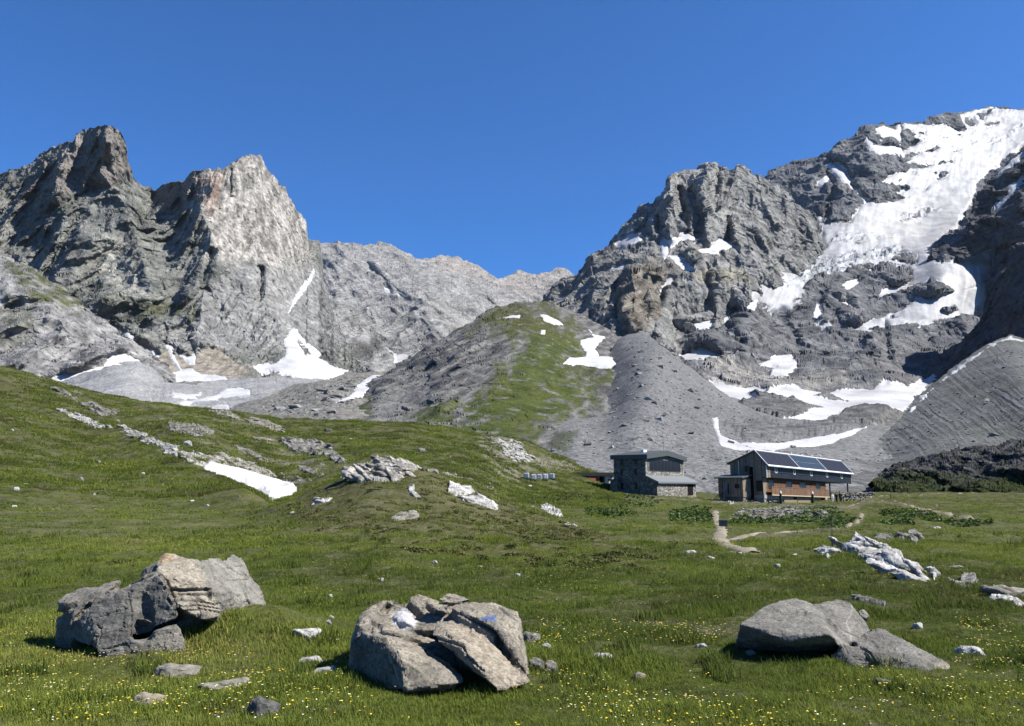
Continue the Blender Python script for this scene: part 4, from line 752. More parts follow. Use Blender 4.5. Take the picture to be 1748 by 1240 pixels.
def boulder(zf, Y0, lumps, drop=(), cracks=(), colf=None, vox=.014, rough=.5, label='', sink=.12, name='boulder', strata=0):
    """lumps: point lists (u, v, dy) read off the photograph, dy metres behind the front; each is a convex block"""
    bm = bmesh.new()
    for i, L in enumerate(lumps):
        uv = zf([(a, b) for a, b, _ in L]); P_ = [unproj(u, v, Y0 + d) for (u, v), (_, _, d) in zip(uv, L)]
        if i in drop:                                # the block goes down into the turf
            c_ = np.mean(P_, 0); P_ += [np.append(c_[:2] + (p - c_)[:2] * .93, float(gz(p[:1], p[1:2])[0]) - .10) for p in P_]
        hull_into(bm, P_)
    V, N, F = voxel_union(bm, vox)
    px, py = proj(V)
    d = rough * (.022 * fbm(V / .28, 4, .6) + .018 * facet(V / .16) + .012 * facet(V / .07, 3) + .006 * fbm(V / .03, 3))
    if strata: d = d + strata * (ridged(V * np.array([1.2, 1.2, 9.]) @ np.array([[.96, 0, .28], [0, 1, 0], [-.28, 0, .96]]), 3) - .6)
    for pl, wd, dp in cracks:
        pl = zf(pl); k = pldist(px, py, pl) / wd; d = d - dp * np.clip(1 - k, 0, 1) ** .7 * (N[:, 1] < .3)
    V = V + N * d[:, None]
    c = colf(V, N, px, py)
    o = mesh_from(name, V - [0, 0, sink * 0], F, c, M_STONE, False)
    tag(o, label, 'boulder', None)
    return o
def lichen(V, N, px, py, a=C3(.24, .215, .17), b=C3(.40, .36, .29), dk=C3(.10, .095, .085), up=None):
    k = np.clip(.5 + .8 * fbm(V / .18, 4, .6), 0, 1); c = mix(a, b, k)
    sp = sst(.18, .5, fbm(V / .045 + 3, 3, .65)); c = mix(c, dk, sp * .55)
    st_ = sst(.1, .5, fbm(V / np.array([.25, .25, .5]) + 11, 3)); c = mix(c, C3(.17, .165, .15), st_ * .45)
    return c
ZB1 = lambda p: Z(60, 920, 3.8, p); ZB2 = lambda p: Z(480, 980, 3.6417, p); ZB3 = lambda p: Z(1180, 980, 3.6417, p)
# ---- middle boulder
def c2(V, N, px, py):
    c = lichen(V, N, px, py)
    slab = soft(px, py, ZB2([(940, 380), (1080, 280), (1330, 380), (1545, 680), (1350, 735), (1240, 590)]), 3, 3, 8, 1)
    c = mix(c, mix(C3(.28, .235, .18), C3(.48, .42, .33), np.clip(.5 + fbm(V / .06, 3, .6), 0, 1)), slab * .8)
    qz = soft(px, py, ZB2([(685, 260), (740, 225), (800, 225), (850, 290), (830, 335), (760, 345), (700, 310)]), 2, 2, 6, 2)
    c = mix(c, C3(.58, .57, .58), qz)
    left_shade = soft(px, py, ZB2([(410, 400), (640, 380), (700, 480), (760, 760), (420, 560)]), 4, 3, 8, 3)
    c = mix(c, c * .75, left_shade)  # left side darkened, its shade put into the colour
    vein = sst(2.2, .8, pldist(px, py, ZB2([(665, 390), (672, 470), (690, 560), (730, 670), (770, 750)])))
    c = mix(c, C3(.42, .36, .28), vein)
    blue = soft(px, py, ZB2([(1240, 275), (1290, 258), (1330, 252), (1340, 292), (1250, 295)]), 1.5, 1.2, 5, 4)
    return mix(c, C3(.06, .13, .34), blue * .85)
boulder(ZB2, 6.75, drop=(0, 7), lumps=[
    [(420, 420, .15), (425, 580, .15), (690, 745, -.30), (480, 262, .35), (560, 195, .55), (690, 160, .75), (1190, 420, .5), (1300, 500, .5), (640, 390, 0), (510, 362, .05), (900, 520, .1), (700, 620, 1.1), (1400, 600, 1.0), (600, 330, .3), (1000, 400, .6)],
    [(560, 200, .5), (640, 170, .6), (700, 152, .75), (640, 230, .5), (600, 330, .35), (480, 262, .35), (520, 300, .2), (600, 300, 1.0)],
    [(640, 260, .5), (700, 190, .62), (800, 175, .7), (1000, 180, .75), (1180, 200, .75), (1260, 260, .5), (1290, 340, .3), (1080, 320, .3), (880, 350, .22), (720, 340, .3), (700, 500, .5), (1200, 480, .5)],
    [(790, 140, .75), (850, 128, .8), (910, 138, .85), (980, 165, .85), (905, 190, .6), (850, 260, .45), (960, 300, .4), (880, 400, .3), (1040, 240, .5), (1000, 400, .9)],
    [(640, 375, -.02), (500, 362, .02), (420, 425, .12), (428, 575, .15), (700, 480, -.42), (668, 400, -.25), (740, 720, -.55), (690, 735, -.4), (900, 500, .1), (800, 420, .1)],
    [(668, 400, -.22), (720, 475, -.44), (790, 490, -.42), (905, 570, -.42), (1010, 655, -.48), (1135, 640, -.30), (1090, 590, -.15), (940, 480, .05), (850, 420, .1), (760, 390, .0), (770, 718, -.6), (800, 722, -.6), (1000, 690, -.55), (1140, 675, -.35), (1000, 745, -.3), (760, 760, -.4), (900, 600, .3)],
    [(940, 385, -.1), (962, 292, .12), (1080, 283, .25), (1250, 328, .25), (1335, 385, .12), (1370, 460, 0), (1480, 560, -.1), (1548, 672, -.28), (1400, 728, -.45), (1345, 725, -.48), (1262, 640, -.46), (1250, 592, -.44), (1145, 490, -.36), (1132, 440, -.3), (1230, 520, .0), (1400, 640, .1), (1000, 400, .1)],
    [(1060, 208, .4), (1112, 242, .15), (1230, 300, .08), (1328, 350, .0), (1330, 300, .05), (1440, 470, .0), (1505, 500, .1), (1538, 610, .15), (1492, 290, .35), (1470, 235, .55), (1330, 185, .8), (1190, 172, .8), (1300, 480, .5), (1500, 600, .4), (1200, 300, .6)],
    [(1330, 340, -.02), (1440, 380, -.02), (1455, 480, -.02), (1540, 640, -.05), (1490, 560, -.12), (1380, 440, -.04), (1350, 380, -.03), (1500, 480, .3), (1480, 300, .3)],
    [(972, 152, .65), (1042, 113, .8), (1110, 132, .85), (1185, 162, .85), (1120, 178, .7), (1050, 182, .62), (1000, 172, .6), (1100, 200, .9)],
    [(905, 172, .35), (965, 165, .5), (1040, 208, .4), (1058, 240, .3), (1030, 256, .28), (960, 220, .3), (1000, 260, .6)],
    [(690, 262, .38), (740, 228, .42), (800, 230, .42), (848, 288, .36), (828, 335, .28), (760, 345, .26), (700, 310, .3), (770, 300, .22), (780, 330, .7)],
    [(510, 360, .04), (640, 350, .02), (790, 390, .02), (780, 360, .12), (650, 330, .15), (560, 320, .2), (700, 420, .3)],
], cracks=[([(1110, 245), (1230, 305), (1310, 355), (1370, 450), (1440, 540), (1500, 610)], 4.5, .12), ([(910, 480), (1000, 545), (1120, 620), (1150, 690)], 5, .12), ([(640, 230), (700, 160), (790, 200), (860, 250)], 6, .10), ([(900, 190), (960, 235), (1030, 262)], 4, .09), ([(600, 350), (700, 375), (800, 400), (880, 440)], 4, .06), ([(560, 300), (620, 330)], 4, .04), ([(940, 390), (1130, 445), (1160, 520), (1255, 600)], 3, .05), ([(660, 385), (720, 480), (770, 640)], 1.2, .012), ([(500, 370), (440, 440)], 2, .02), ([(1120, 175), (1190, 168)], 2, .03), ([(1350, 210), (1420, 260), (1480, 300)], 1.6, .02), ([(760, 500), (860, 560), (950, 640)], 9, .02)],
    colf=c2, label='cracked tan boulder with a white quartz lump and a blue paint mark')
# ---- left boulder
def c1(V, N, px, py):
    c = lichen(V, N, px, py, C3(.19, .18, .155), C3(.31, .29, .25))
    t = soft(px, py, ZB1([(800, 140), (870, 85), (1050, 140), (1130, 320), (1200, 430), (1190, 520), (960, 470), (860, 360), (800, 240)]), 4, 4, 9, 1)
    c = mix(c, mix(C3(.30, .26, .20), C3(.50, .45, .36), np.clip(.5 + fbm(V / .09, 3, .6), 0, 1)), t * .85)
    o = soft(px, py, ZB1([(790, 120), (850, 85), (900, 100), (880, 140), (810, 160)]), 2, 2, 6, 2)
    c = mix(c, C3(.42, .28, .14), o * .6)
    g = soft(px, py, ZB1([(1050, 150), (1300, 90), (1400, 240), (1510, 480), (1300, 400), (1160, 300)]), 4, 4, 9, 3)
    c = mix(c, mix(C3(.22, .215, .19), C3(.36, .345, .30), np.clip(.5 + fbm(V / .15, 3), 0, 1)), g * .8)
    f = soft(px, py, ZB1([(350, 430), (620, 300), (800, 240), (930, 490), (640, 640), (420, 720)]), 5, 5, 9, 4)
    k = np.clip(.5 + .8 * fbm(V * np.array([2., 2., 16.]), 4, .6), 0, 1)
    return mix(c, mix(C3(.085, .084, .078), C3(.20, .195, .175), k), f * .9)  # dark rock, deepened further to carry the shade of this face
boulder(ZB1, 7.9, drop=(0, 3, 5, 6, 7, 8), lumps=[
    [(150, 400, .5), (185, 368, .7), (300, 318, .8), (550, 275, .8), (500, 330, .4), (330, 420, .25), (245, 505, .2), (150, 490, .4), (160, 560, .5), (400, 560, .9), (230, 640, .35)],
    [(350, 425, .1), (420, 372, .2), (600, 300, .25), (800, 228, .3), (640, 345, .1), (620, 640, -.22), (410, 725, -.3), (400, 640, -.22), (360, 560, -.05), (270, 515, .1), (230, 640, .25), (500, 600, .7), (700, 500, .6)],
    [(800, 228, .28), (850, 275, .1), (930, 492, -.12), (880, 535, -.12), (640, 640, -.1), (640, 345, .2), (640, 640, .3), (900, 500, .5), (760, 400, .5)],
    [(610, 290, .5), (690, 215, .65), (800, 130, .75), (860, 88, .85), (900, 92, .85), (960, 112, .8), (1055, 140, .75), (1120, 300, .4), (1100, 328, .35), (840, 320, .25), (780, 225, .3), (700, 260, .35), (900, 500, .4), (1100, 480, .8), (700, 500, .9)],
    [(870, 382, .08), (960, 368, .1), (1110, 372, .15), (1200, 430, .2), (1196, 512, .15), (1080, 528, .05), (955, 462, -.05), (1000, 500, .5), (1180, 540, .5)],
    [(1050, 148, .7), (1130, 125, 1.1), (1190, 130, 1.3), (1250, 270, 1.0), (1330, 352, .9), (1400, 392, 1.0), (1300, 420, .8), (1200, 402, .5), (1150, 330, .4), (1120, 300, .4), (1200, 460, 1.0), (1400, 450, 1.4)],
    [(1200, 150, 1.4), (1290, 95, 1.7), (1345, 135, 1.75), (1388, 232, 1.75), (1470, 345, 1.8), (1512, 485, 1.85), (1450, 475, 1.7), (1390, 390, 1.3), (1280, 285, 1.2), (1300, 440, 1.6)],
    [(410, 728, -.3), (480, 700, -.3), (640, 640, -.25), (920, 542, -.15), (975, 640, -.15), (940, 715, -.2), (700, 745, -.3), (480, 765, -.32), (700, 700, .3), (900, 640, .3)],
    [(1500, 470, 1.9), (1560, 472, 1.9), (1640, 466, 1.95), (1682, 482, 1.95), (1670, 502, 1.9), (1520, 515, 1.85), (1580, 500, 2.1)],
], cracks=[([(150, 490), (250, 425), (480, 335), (640, 262), (780, 185)], 4.5, .08), ([(840, 325), (940, 335), (1110, 330)], 4, .06), ([(860, 390), (930, 490), (960, 520)], 3, .05), ([(900, 405), (1020, 400), (1180, 425)], 1.5, .025), ([(930, 435), (1050, 430), (1190, 455)], 1.5, .025), ([(960, 465), (1080, 458), (1195, 480)], 1.5, .025), ([(600, 350), (625, 480), (615, 640)], 1.4, .015), ([(440, 720), (590, 680)], 2, .03), ([(640, 640), (880, 545), (930, 520)], 4, .08), ([(690, 400), (720, 500), (700, 620)], 16, .07), ([(270, 520), (350, 430)], 5, .06), ([(800, 230), (860, 290), (930, 490)], 3, .05), ([(400, 560), (430, 590), (410, 680)], 1.5, .02), ([(1180, 290), (1240, 350), (1330, 370)], 2, .03), ([(1130, 150), (1150, 230), (1180, 300)], 2, .03), ([(1250, 270), (1390, 262)], 1.5, .02), ([(1230, 180), (1340, 178)], 1.2, .015), ([(1365, 360), (1385, 425)], 2, .03), ([(360, 530), (600, 450)], 1.2, .012), ([(400, 640), (620, 560)], 1.2, .012)],
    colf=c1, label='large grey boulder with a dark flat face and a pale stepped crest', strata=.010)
# ---- right boulder
def c3(V, N, px, py):
    c = lichen(V, N, px, py, C3(.20, .19, .165), C3(.31, .295, .26), C3(.13, .13, .12))
    vein = sst(1.6, .6, pldist(px, py, ZB3([(1000, 180), (1000, 230), (965, 300), (990, 380), (995, 420)])))
    c = mix(c, C3(.42, .40, .35), vein * .8)
    e = soft(px, py, ZB3([(1500, 560), (1610, 560), (1615, 640), (1510, 610)]), 3, 3, 6, 1)
    return mix(c, C3(.40, .35, .26), e * .7)
boulder(ZB3, 7.45, drop=(2, 3), lumps=[
    [(300, 312, .2), (360, 270, .4), (480, 190, .65), (560, 162, .8), (640, 152, .85), (700, 162, .85), (760, 188, .8), (820, 260, .4), (860, 378, -.18), (918, 425, .02), (720, 392, -.14), (600, 424, -.10), (500, 378, -.05), (430, 342, .05), (272, 420, .45), (290, 470, .6), (600, 486, .6), (860, 500, .55), (800, 500, .9), (400, 420, 1.0), (500, 520, .8), (800, 560, .8)],
    [(760, 188, .75), (840, 165, .85), (910, 155, .9), (985, 175, .85), (1030, 240, .6), (1115, 352, .35), (1000, 420, .05), (920, 452, -.08), (860, 385, .02), (1000, 480, .7), (820, 300, .4), (1100, 440, .8), (1050, 500, .5)],
    [(865, 515, .0), (930, 452, -.02), (990, 445, 0), (1050, 452, -.02), (1120, 510, -.1), (1165, 575, -.18), (1000, 570, -.15), (890, 555, -.05), (1000, 560, .4)],
    [(1005, 408, .1), (1080, 372, .15), (1150, 338, .2), (1205, 342, .2), (1250, 390, .1), (1290, 440, 0), (1420, 520, -.2), (1520, 552, -.35), (1605, 560, -.4), (1612, 625, -.5), (1560, 635, -.52), (1480, 605, -.5), (1200, 585, -.3), (1050, 455, -.02), (1300, 600, .1), (1100, 520, .3)],
    [(1030, 222, .9), (1070, 210, 1.0), (1112, 262, .95), (1080, 280, .85), (1050, 260, .85), (1090, 300, 1.1)],
], cracks=[([(860, 300), (900, 400), (930, 450)], 4, -.01), ([(1050, 455), (1110, 490), (1160, 570)], 2.2, .03), ([(700, 250), (850, 300), (960, 420)], 6, .02), ([(500, 250), (700, 230)], 5, .015), ([(450, 360), (560, 380)], 3, .01)],
    colf=c3, rough=.32, label='smooth grey whaleback boulder with a long low tail on its right')
# ---------------------------------------------------------------- bedrock showing through the turf
ZO = lambda p: Z(1348, 780, 4.37, p); ZK = lambda p: Z(480, 740, 4.162, p); ZL = lambda p: Z(0, 620, 4.43, p); ZG = lambda p: Z(280, 660, 5.4625, p); ZC = lambda p: Z(780, 720, 6.243, p)
M_LIME = attr_mat('limestone', rough=.95, spec=.1, nscale=5, namp=.25, bscale=9, bstr=.5, bdist=.06)
WHITE = (C3(.40, .39, .37), C3(.72, .70, .67)); GREYR = (C3(.15, .145, .13), C3(.34, .325, .29)); DARKR = (C3(.09, .09, .085), C3(.22, .215, .20)); BUFF = (C3(.22, .205, .17), C3(.42, .395, .34))
def rand_hull(rng, a, b, c, n=13):
    p = rng.normal(size=(n, 3)); p /= np.linalg.norm(p, axis=1)[:, None]
    p = np.sign(p) * np.abs(p) ** .75
    return p * [a, b, c] * rng.uniform(.8, 1.1, (n, 1))
def outcrop(label, polys, size, tone=WHITE, strike=25, dip=25, asp=(1.9, .9, .38), dens=1.0, seed=1, y0=4.5, lift=.0, cat='rock outcrop', name='rock_outcrop', jit=25, vox=None, cap=260):
    size = size * (.5 if y0 >= 58 else .8)
    rng = np.random.RandomState(seed); bm = bmesh.new(); pts = []
    if not isinstance(polys[0], list): polys = [polys]
    base = []
    for poly in polys:
        p = np.array(poly); lo, hi = p.min(0), p.max(0)
        g = rng.uniform(lo, hi, (6000, 2)); ok = psd(g[:, 0], g[:, 1], poly) > 0; g = g[ok]
        c = gpt_many(g[:1, 0], g[:1, 1], y0=y0)[0]; s_px = size * FPX / c[1]
        area = ok.mean() * np.prod(hi - lo)
        n = int(np.clip(dens * area * (1.6 if y0 >= 58 else 1) / (s_px * s_px * .15), 3, cap)); pts.append(gpt_many(g[:n, 0], g[:n, 1], y0=y0))
        # the bedrock itself, one sheet with its layers standing out
        sx = max(1.0, (hi[0] - lo[0]) / 110); sy = max(.6, (hi[1] - lo[1]) / 70)
        gx, gy = np.meshgrid(np.arange(lo[0] - 2, hi[0] + 2, sx), np.arange(lo[1] - 2, hi[1] + 2, sy))
        Vb = gpt_many(gx, gy, y0=y0).reshape(gx.shape + (3,)); sd = psd(gx, gy, poly)
        a = R(strike); al = Vb[..., 0] * math.cos(a) + Vb[..., 1] * math.sin(a); ac = -Vb[..., 0] * math.sin(a) + Vb[..., 1] * math.cos(a)
        q = np.stack([al / (size * 2.2), ac / (size * 1.1), Vb[..., 2] / (size * .9)], -1) + seed
        h = size * (.17 * (ridged(q, 3, .4) - .75) + .16 * fbm(Vb / (size * 2.2), 2) + (.12 if y0 >= 58 else .07))
        Vb[..., 2] += np.clip(h, -.5 * size, .6 * size) * sst(-1, 2.5, sd + .8 * fbm(np.stack([gx / 5, gy / 4, gx * 0], -1), 3)) - .25 * size * sst(1.5, -1, sd)
        Fb = gfaces(*gx.shape); Fb = Fb[(sd > -1.8).ravel()[Fb].all(1)]
        if len(Fb):
            u_, iv = np.unique(Fb, return_inverse=True); base.append((Vb.reshape(-1, 3)[u_], iv.reshape(-1, 4)))
    pts = np.concatenate(pts)
    for P in pts:
        s = size * rng.uniform(.3, .85) ** 1.2; q = rand_hull(rng, s * asp[0] * .5, s * asp[1] * .5, s * asp[2])
        M = Matrix.Rotation(R(strike + rng.normal() * jit), 3, 'Z') @ Matrix.Rotation(R(dip + rng.normal() * 12), 3, 'Y') @ Matrix.Rotation(R(rng.normal() * 12), 3, 'X')
        q = q @ np.array(M).T + P + [0, 0, s * asp[2] * .2 + lift]
        hull_into(bm, q)
    V, N, F = voxel_union(bm, vox or max(size * .06, .02), 1)
    V = V + N * (size * (.04 * fbm(V / (size * .4), 3) + .03 * facet(V / (size * .25))))[:, None]
    for Vb, Fb in base:
        F = np.concatenate([F, Fb + len(V)]); V = np.concatenate([V, Vb])
    ang = R(strike)
    k = np.clip(.5 + .7 * fbm(V / (size * .7), 3, .6) + .3 * fbm(V / (size * .12), 2), 0, 1)
    c = mix(tone[0], tone[1], k)
    li = sst(.2, .6, fbm(V / (size * .35) + 8, 3, .6)); c = mix(c, c * .42, li * .75)
    ln_ = fbm(np.stack([V[:, 0] * math.cos(ang) / 3 + V[:, 1] * math.sin(ang) / 3, V[:, 2] * 2.2, (V[:, 1] * math.cos(ang) - V[:, 0] * math.sin(ang)) * 1.2], -1) / (size * .5), 3, .6); c = mix(c, c * .35, sst(.25, .5, ln_) * .8)
    tag(mesh_from(name, V, F, c, M_LIME, False), label, cat)
outcrop('tilted white limestone slabs running down the turf under the thin mast', ZO([(410, 690), (490, 615), (640, 640), (760, 700), (860, 760), (960, 870), (1050, 940), (900, 940), (800, 890), (720, 820), (560, 760), (470, 720)]), .85, WHITE, -38, 24, (2.3, .85, .22), 1.9, 1, jit=12)
outcrop('flat white rock slab at the foot of the thin mast', ZO([(190, 722), (330, 685), (410, 712), (320, 728), (280, 762), (250, 735)]), .8, WHITE, 10, 12, (1.6, 1, .25), 1.2, 2)
outcrop('low dark and white rocks in the grass behind the limestone slabs', [ZO([(635, 630), (700, 592), (770, 600), (780, 630), (690, 638)]), ZO([(800, 602), (860, 606), (855, 628), (805, 622)])], .7, GREYR, 0, 10, (1.5, 1, .4), 1.2, 3)
outcrop('upright pointed grey rock standing alone beyond the limestone slabs', ZO([(905, 640), (940, 600), (958, 620), (950, 655)]), .8, BUFF, 0, 60, (1.2, .8, .45), .6, 4)
outcrop('white rock knob at the lower end of the limestone slabs', ZO([(1048, 855), (1090, 850), (1102, 900), (1072, 922)]), .5, WHITE, -30, 50, (1.4, .8, .4), 1.0, 5)
outcrop('flat rocks strewn between the limestone slabs and the right edge', ZO([(1150, 910), (1270, 930), (1280, 905), (1390, 905), (1405, 950), (1310, 955), (1360, 1000), (1230, 965)]), .5, (C3(.28, .27, .245), C3(.5, .48, .44)), -25, 12, (1.6, 1, .3), .9, 6)
outcrop('broad buff bedrock ledge at the right edge of the meadow', ZO([(1440, 1012), (1520, 985), (1620, 998), (1760, 1005), (1760, 1060), (1650, 1050), (1520, 1030)]), .6, BUFF, -15, 12, (1.8, 1, .3), 1.2, 7)
outcrop('white rock strip just below the buff bedrock ledge', ZO([(1490, 1052), (1600, 1068), (1740, 1090), (1740, 1132), (1620, 1102), (1500, 1075)]), .45, WHITE, -20, 12, (1.8, .9, .3), 1.1, 8)
outcrop('thin dark slab lying flat behind the whaleback boulder', [(1436, 1022), (1470, 1021), (1514, 1032), (1512, 1036), (1470, 1031)], .4, GREYR, -8, 6, (2.4, .8, .25), 1.3, 9)
outcrop('striped white and grey crag on top of the central knoll', ZK([(400, 320), (500, 262), (560, 212), (680, 168), (820, 182), (900, 205), (990, 262), (920, 310), (830, 345), (660, 350), (520, 335)]), 1.25, (C3(.24, .225, .2), C3(.62, .59, .54)), -6, 20, (2.6, .9, .34), 2.0, 10, y0=24, lift=.05, jit=14)
outcrop('line of small pale rocks along the right shoulder of the knoll', ZK([(1000, 262), (1180, 280), (1340, 332), (1540, 420), (1640, 480), (1560, 440), (1330, 350), (1170, 300), (1030, 300)]), .9, BUFF, -20, 14, (1.6, .9, .35), .8, 11, y0=24)
outcrop('bright white slab pair on the right flank of the knoll', [ZK([(1190, 362), (1340, 382), (1390, 432), (1240, 440), (1180, 415)]), ZK([(1250, 452), (1350, 450), (1450, 472), (1552, 540), (1530, 560), (1400, 505), (1290, 482)])], 1.2, WHITE, -18, 16, (2.1, .9, .25), 1.1, 12, y0=24)
outcrop('small upright white rock below the crag on the knoll', ZK([(890, 382), (950, 370), (950, 420), (1000, 452), (960, 470), (905, 425)]), .8, WHITE, -40, 30, (1.8, .8, .3), 1.0, 13, y0=24)
outcrop('flat white slab on the left flank of the knoll', ZK([(190, 515), (270, 472), (380, 465), (330, 500), (240, 517)]), .9, WHITE, 22, 10, (1.9, 1, .22), 1.2, 14, y0=18)
outcrop('scatter of little grey rocks in the middle of the knoll', ZK([(760, 602), (880, 540), (990, 562), (980, 600), (800, 622)]), .45, BUFF, 0, 14, (1.5, 1, .35), .35, 15, y0=18)
outcrop('rounded white slab at the right foot of the knoll', [(921, 864), (940, 862), (957, 872), (963, 885), (942, 881), (926, 873)], 1.0, WHITE, -28, 14, (1.8, 1, .25), 1.3, 16, y0=18)
outcrop('narrow white stone just right of the rounded slab', [(962, 889), (984, 896), (989, 902), (972, 898)], .5, WHITE, -28, 14, (2.0, 1, .25), 1.2, 17, y0=18)
outcrop('long ribbon of white rock at the top of the left slope', ZL([(400, 345), (560, 378), (700, 438), (840, 488), (845, 508), (700, 482), (560, 432), (450, 382)]), 3.0, (C3(.34, .335, .32), C3(.60, .59, .57)), -14, 16, (2.2, .8, .20), 1.25, 18, y0=58)
outcrop('lower ribbon of white rock leading down to the snow wedge', ZL([(880, 480), (1000, 510), (1200, 590), (1345, 640), (1345, 730), (1180, 642), (1000, 572), (920, 512)]), 2.6, (C3(.30, .29, .27), C3(.58, .57, .54)), -16, 16, (2.1, .8, .20), 1.2, 19, y0=58)
outcrop('brown grey crag strip along the crest of the left slope', ZL([(340, 178), (420, 185), (520, 232), (600, 300), (700, 300), (800, 350), (900, 400), (770, 412), (640, 340), (520, 262), (380, 212)]), 3.2, GREYR, -14, 18, (1.9, .9, .34), 1.0, 20, y0=58)
outcrop('thin pale ledge behind the crag strip on the left crest', ZL([(490, 190), (560, 212), (640, 242), (620, 250), (530, 218)]), 2.0, BUFF, -14, 12, (2.2, .8, .22), 1.0, 21, y0=58)
outcrop('jumbled pale rocks along the upper edge of the snow wedge', ZG([(20, 540), (120, 600), (260, 640), (520, 640), (760, 690), (980, 770), (1080, 880), (900, 850), (560, 762), (380, 748), (200, 690)]), 2.2, (C3(.22, .205, .18), C3(.54, .52, .47)), -14, 20, (2.0, .8, .28), 1.15, 22, y0=62)
outcrop('striped grey rocks at the right tip of the snow wedge', ZG([(1100, 800), (1300, 862), (1420, 880), (1280, 915), (1160, 920), (1100, 900)]), 1.8, GREYR, -16, 22, (2.2, .7, .28), 1.0, 23, y0=62)
outcrop('broken brown ledges in the turf above the snow wedge', ZG([(20, 345), (180, 340), (400, 392), (500, 442), (320, 482), (60, 432)]), 2.0, GREYR, -10, 16, (1.9, .9, .32), .8, 24, y0=62)
outcrop('grey ribs of rock in the grass right of the brown ledges', ZG([(640, 545), (760, 560), (900, 640), (930, 690), (800, 672), (690, 622)]), 2.0, GREYR, -14, 20, (2.0, .8, .3), .9, 25, y0=62)
outcrop('smooth buff whaleback rock on the skyline of the green crest', ZG([(740, 300), (900, 310), (1060, 362), (1122, 402), (1130, 432), (980, 402), (790, 345)]), 3.0, BUFF, -12, 10, (2.2, 1, .28), 1.2, 26, y0=62)
outcrop('large rounded grey crag with dark hollows below the green crest', ZG([(1100, 492), (1250, 488), (1430, 500), (1560, 580), (1650, 672), (1700, 722), (1620, 722), (1500, 642), (1380, 632), (1230, 612), (1130, 572)]), 3.0, (C3(.17, .165, .15), C3(.38, .365, .33)), -14, 14, (2.0, 1, .36), 1.25, 27, y0=62)
outcrop('thin grey ledge on the skyline left of the buff whaleback rock', ZG([(340, 212), (500, 235), (640, 250), (740, 322), (640, 312), (480, 262)]), 2.4, BUFF, -10, 8, (2.2, .8, .22), 1.0, 28, y0=62)
outcrop('two small rusty rocks between the ledges and the grey crag', ZG([(820, 470), (960, 480), (1012, 500), (970, 530), (860, 512)]), 1.8, BUFF, -10, 10, (1.8, .9, .3), .8, 29, y0=62)
outcrop('low grey ledges in the hollow below the rounded grey crag', [ZG([(1230, 740), (1300, 740), (1500, 822), (1460, 852), (1240, 782)]), ZG([(1430, 720), (1500, 730), (1530, 790), (1450, 760)])], 1.8, GREYR, -14, 14, (2.0, .8, .28), .8, 30, y0=50)
outcrop('bright tumbled white slabs below the cairn', ZC([(380, 180), (480, 200), (560, 190), (660, 222), (740, 340), (830, 402), (760, 452), (620, 430), (500, 365), (470, 280)]), 2.6, (C3(.38, .37, .35), C3(.62, .60, .57)), -38, 26, (1.9, .9, .34), 1.3, 31, y0=90)
outcrop('brown broken rocks left of the bright tumbled slabs', ZC([(300, 190), (380, 165), (450, 200), (470, 280), (400, 270)]), 2.0, GREYR, -38, 26, (1.8, .9, .34), .9, 32, y0=90)
outcrop('white striped rock beside the steps of the wooden hut', Z(1200, 760, 10.33, [(360, 990), (480, 985), (600, 1070), (560, 1090), (470, 1070)]), 2.2, WHITE, -25, 16, (2.2, .7, .3), 1.2, 33, y0=90)
outcrop('pale rock face set in the leafy weeds below the wooden hut', [(1396, 879), (1412, 878), (1422, 884), (1410, 888), (1398, 886)], 1.2, GREYR, 0, 30, (1.6, .9, .4), 1.0, 34, y0=40)
outcrop('dark rock face half buried in the bank behind the stone hut lane', ZC([(880, 200), (1000, 195), (1100, 215), (1150, 260), (1080, 290), (960, 260)]), 3, DARKR, -15, 20, (1.9, .8, .3), .8, 35, y0=100)
# ---------------------------------------------------------------- loose stones
def stone_mesh(seed, flat):
    rng = np.random.RandomState(seed); bm = bmesh.new(); hull_into(bm, rand_hull(rng, .5, .36, .5 * flat, 16))
    V, N, F = voxel_union(bm, .045, 2); V = V + N * (.02 * fbm(V / .2, 3) + .018 * facet(V / .16))[:, None]
    k = np.clip(.5 + .8 * fbm(V / .2 + seed, 3, .6), 0, 1); return V, F, k
STONES = [stone_mesh(50 + i, f) for i, f in enumerate((.45, .6, .8, .35, .7))]
_sm = {}
def stone(px, py, wpx, label, tone='w', hpx=None, kind=None, rz=None, y0=4.5):
    P = gpt(px, py, y0); s = wpx * P[1] / FPX; k = (int(px * 7 + py * 3) % 5) if kind is None else kind
    tn = {'w': WHITE, 'g': GREYR, 'b': BUFF, 'd': DARKR, 't': (C3(.30, .26, .19), C3(.48, .43, .33))}[tone]
    if (k, tone) not in _sm:
        V, F, kk = STONES[k]; o = mesh_from('stone', V, F, mix(tn[0], tn[1], kk), M_STONE if tone in 'tb' else M_LIME, False); _sm[k, tone] = o.data
    else:
        o = bpy.data.objects.new('stone', _sm[k, tone]); COL.objects.link(o)
    h = (hpx or wpx * .4) * P[1] / FPX; zs = h / (.8 * (.45, .6, .8, .35, .7)[k])
    o.scale = (s, s * .8, zs); o.location = (P[0], P[1], P[2] + h * .22); o.rotation_euler = (0, R(((px * 13) % 17) - 8), R((px * 37 + py * 11) % 60 - 30 if rz is None else rz))
    tag(o, label, 'stone', 'loose stones lying in the meadow')
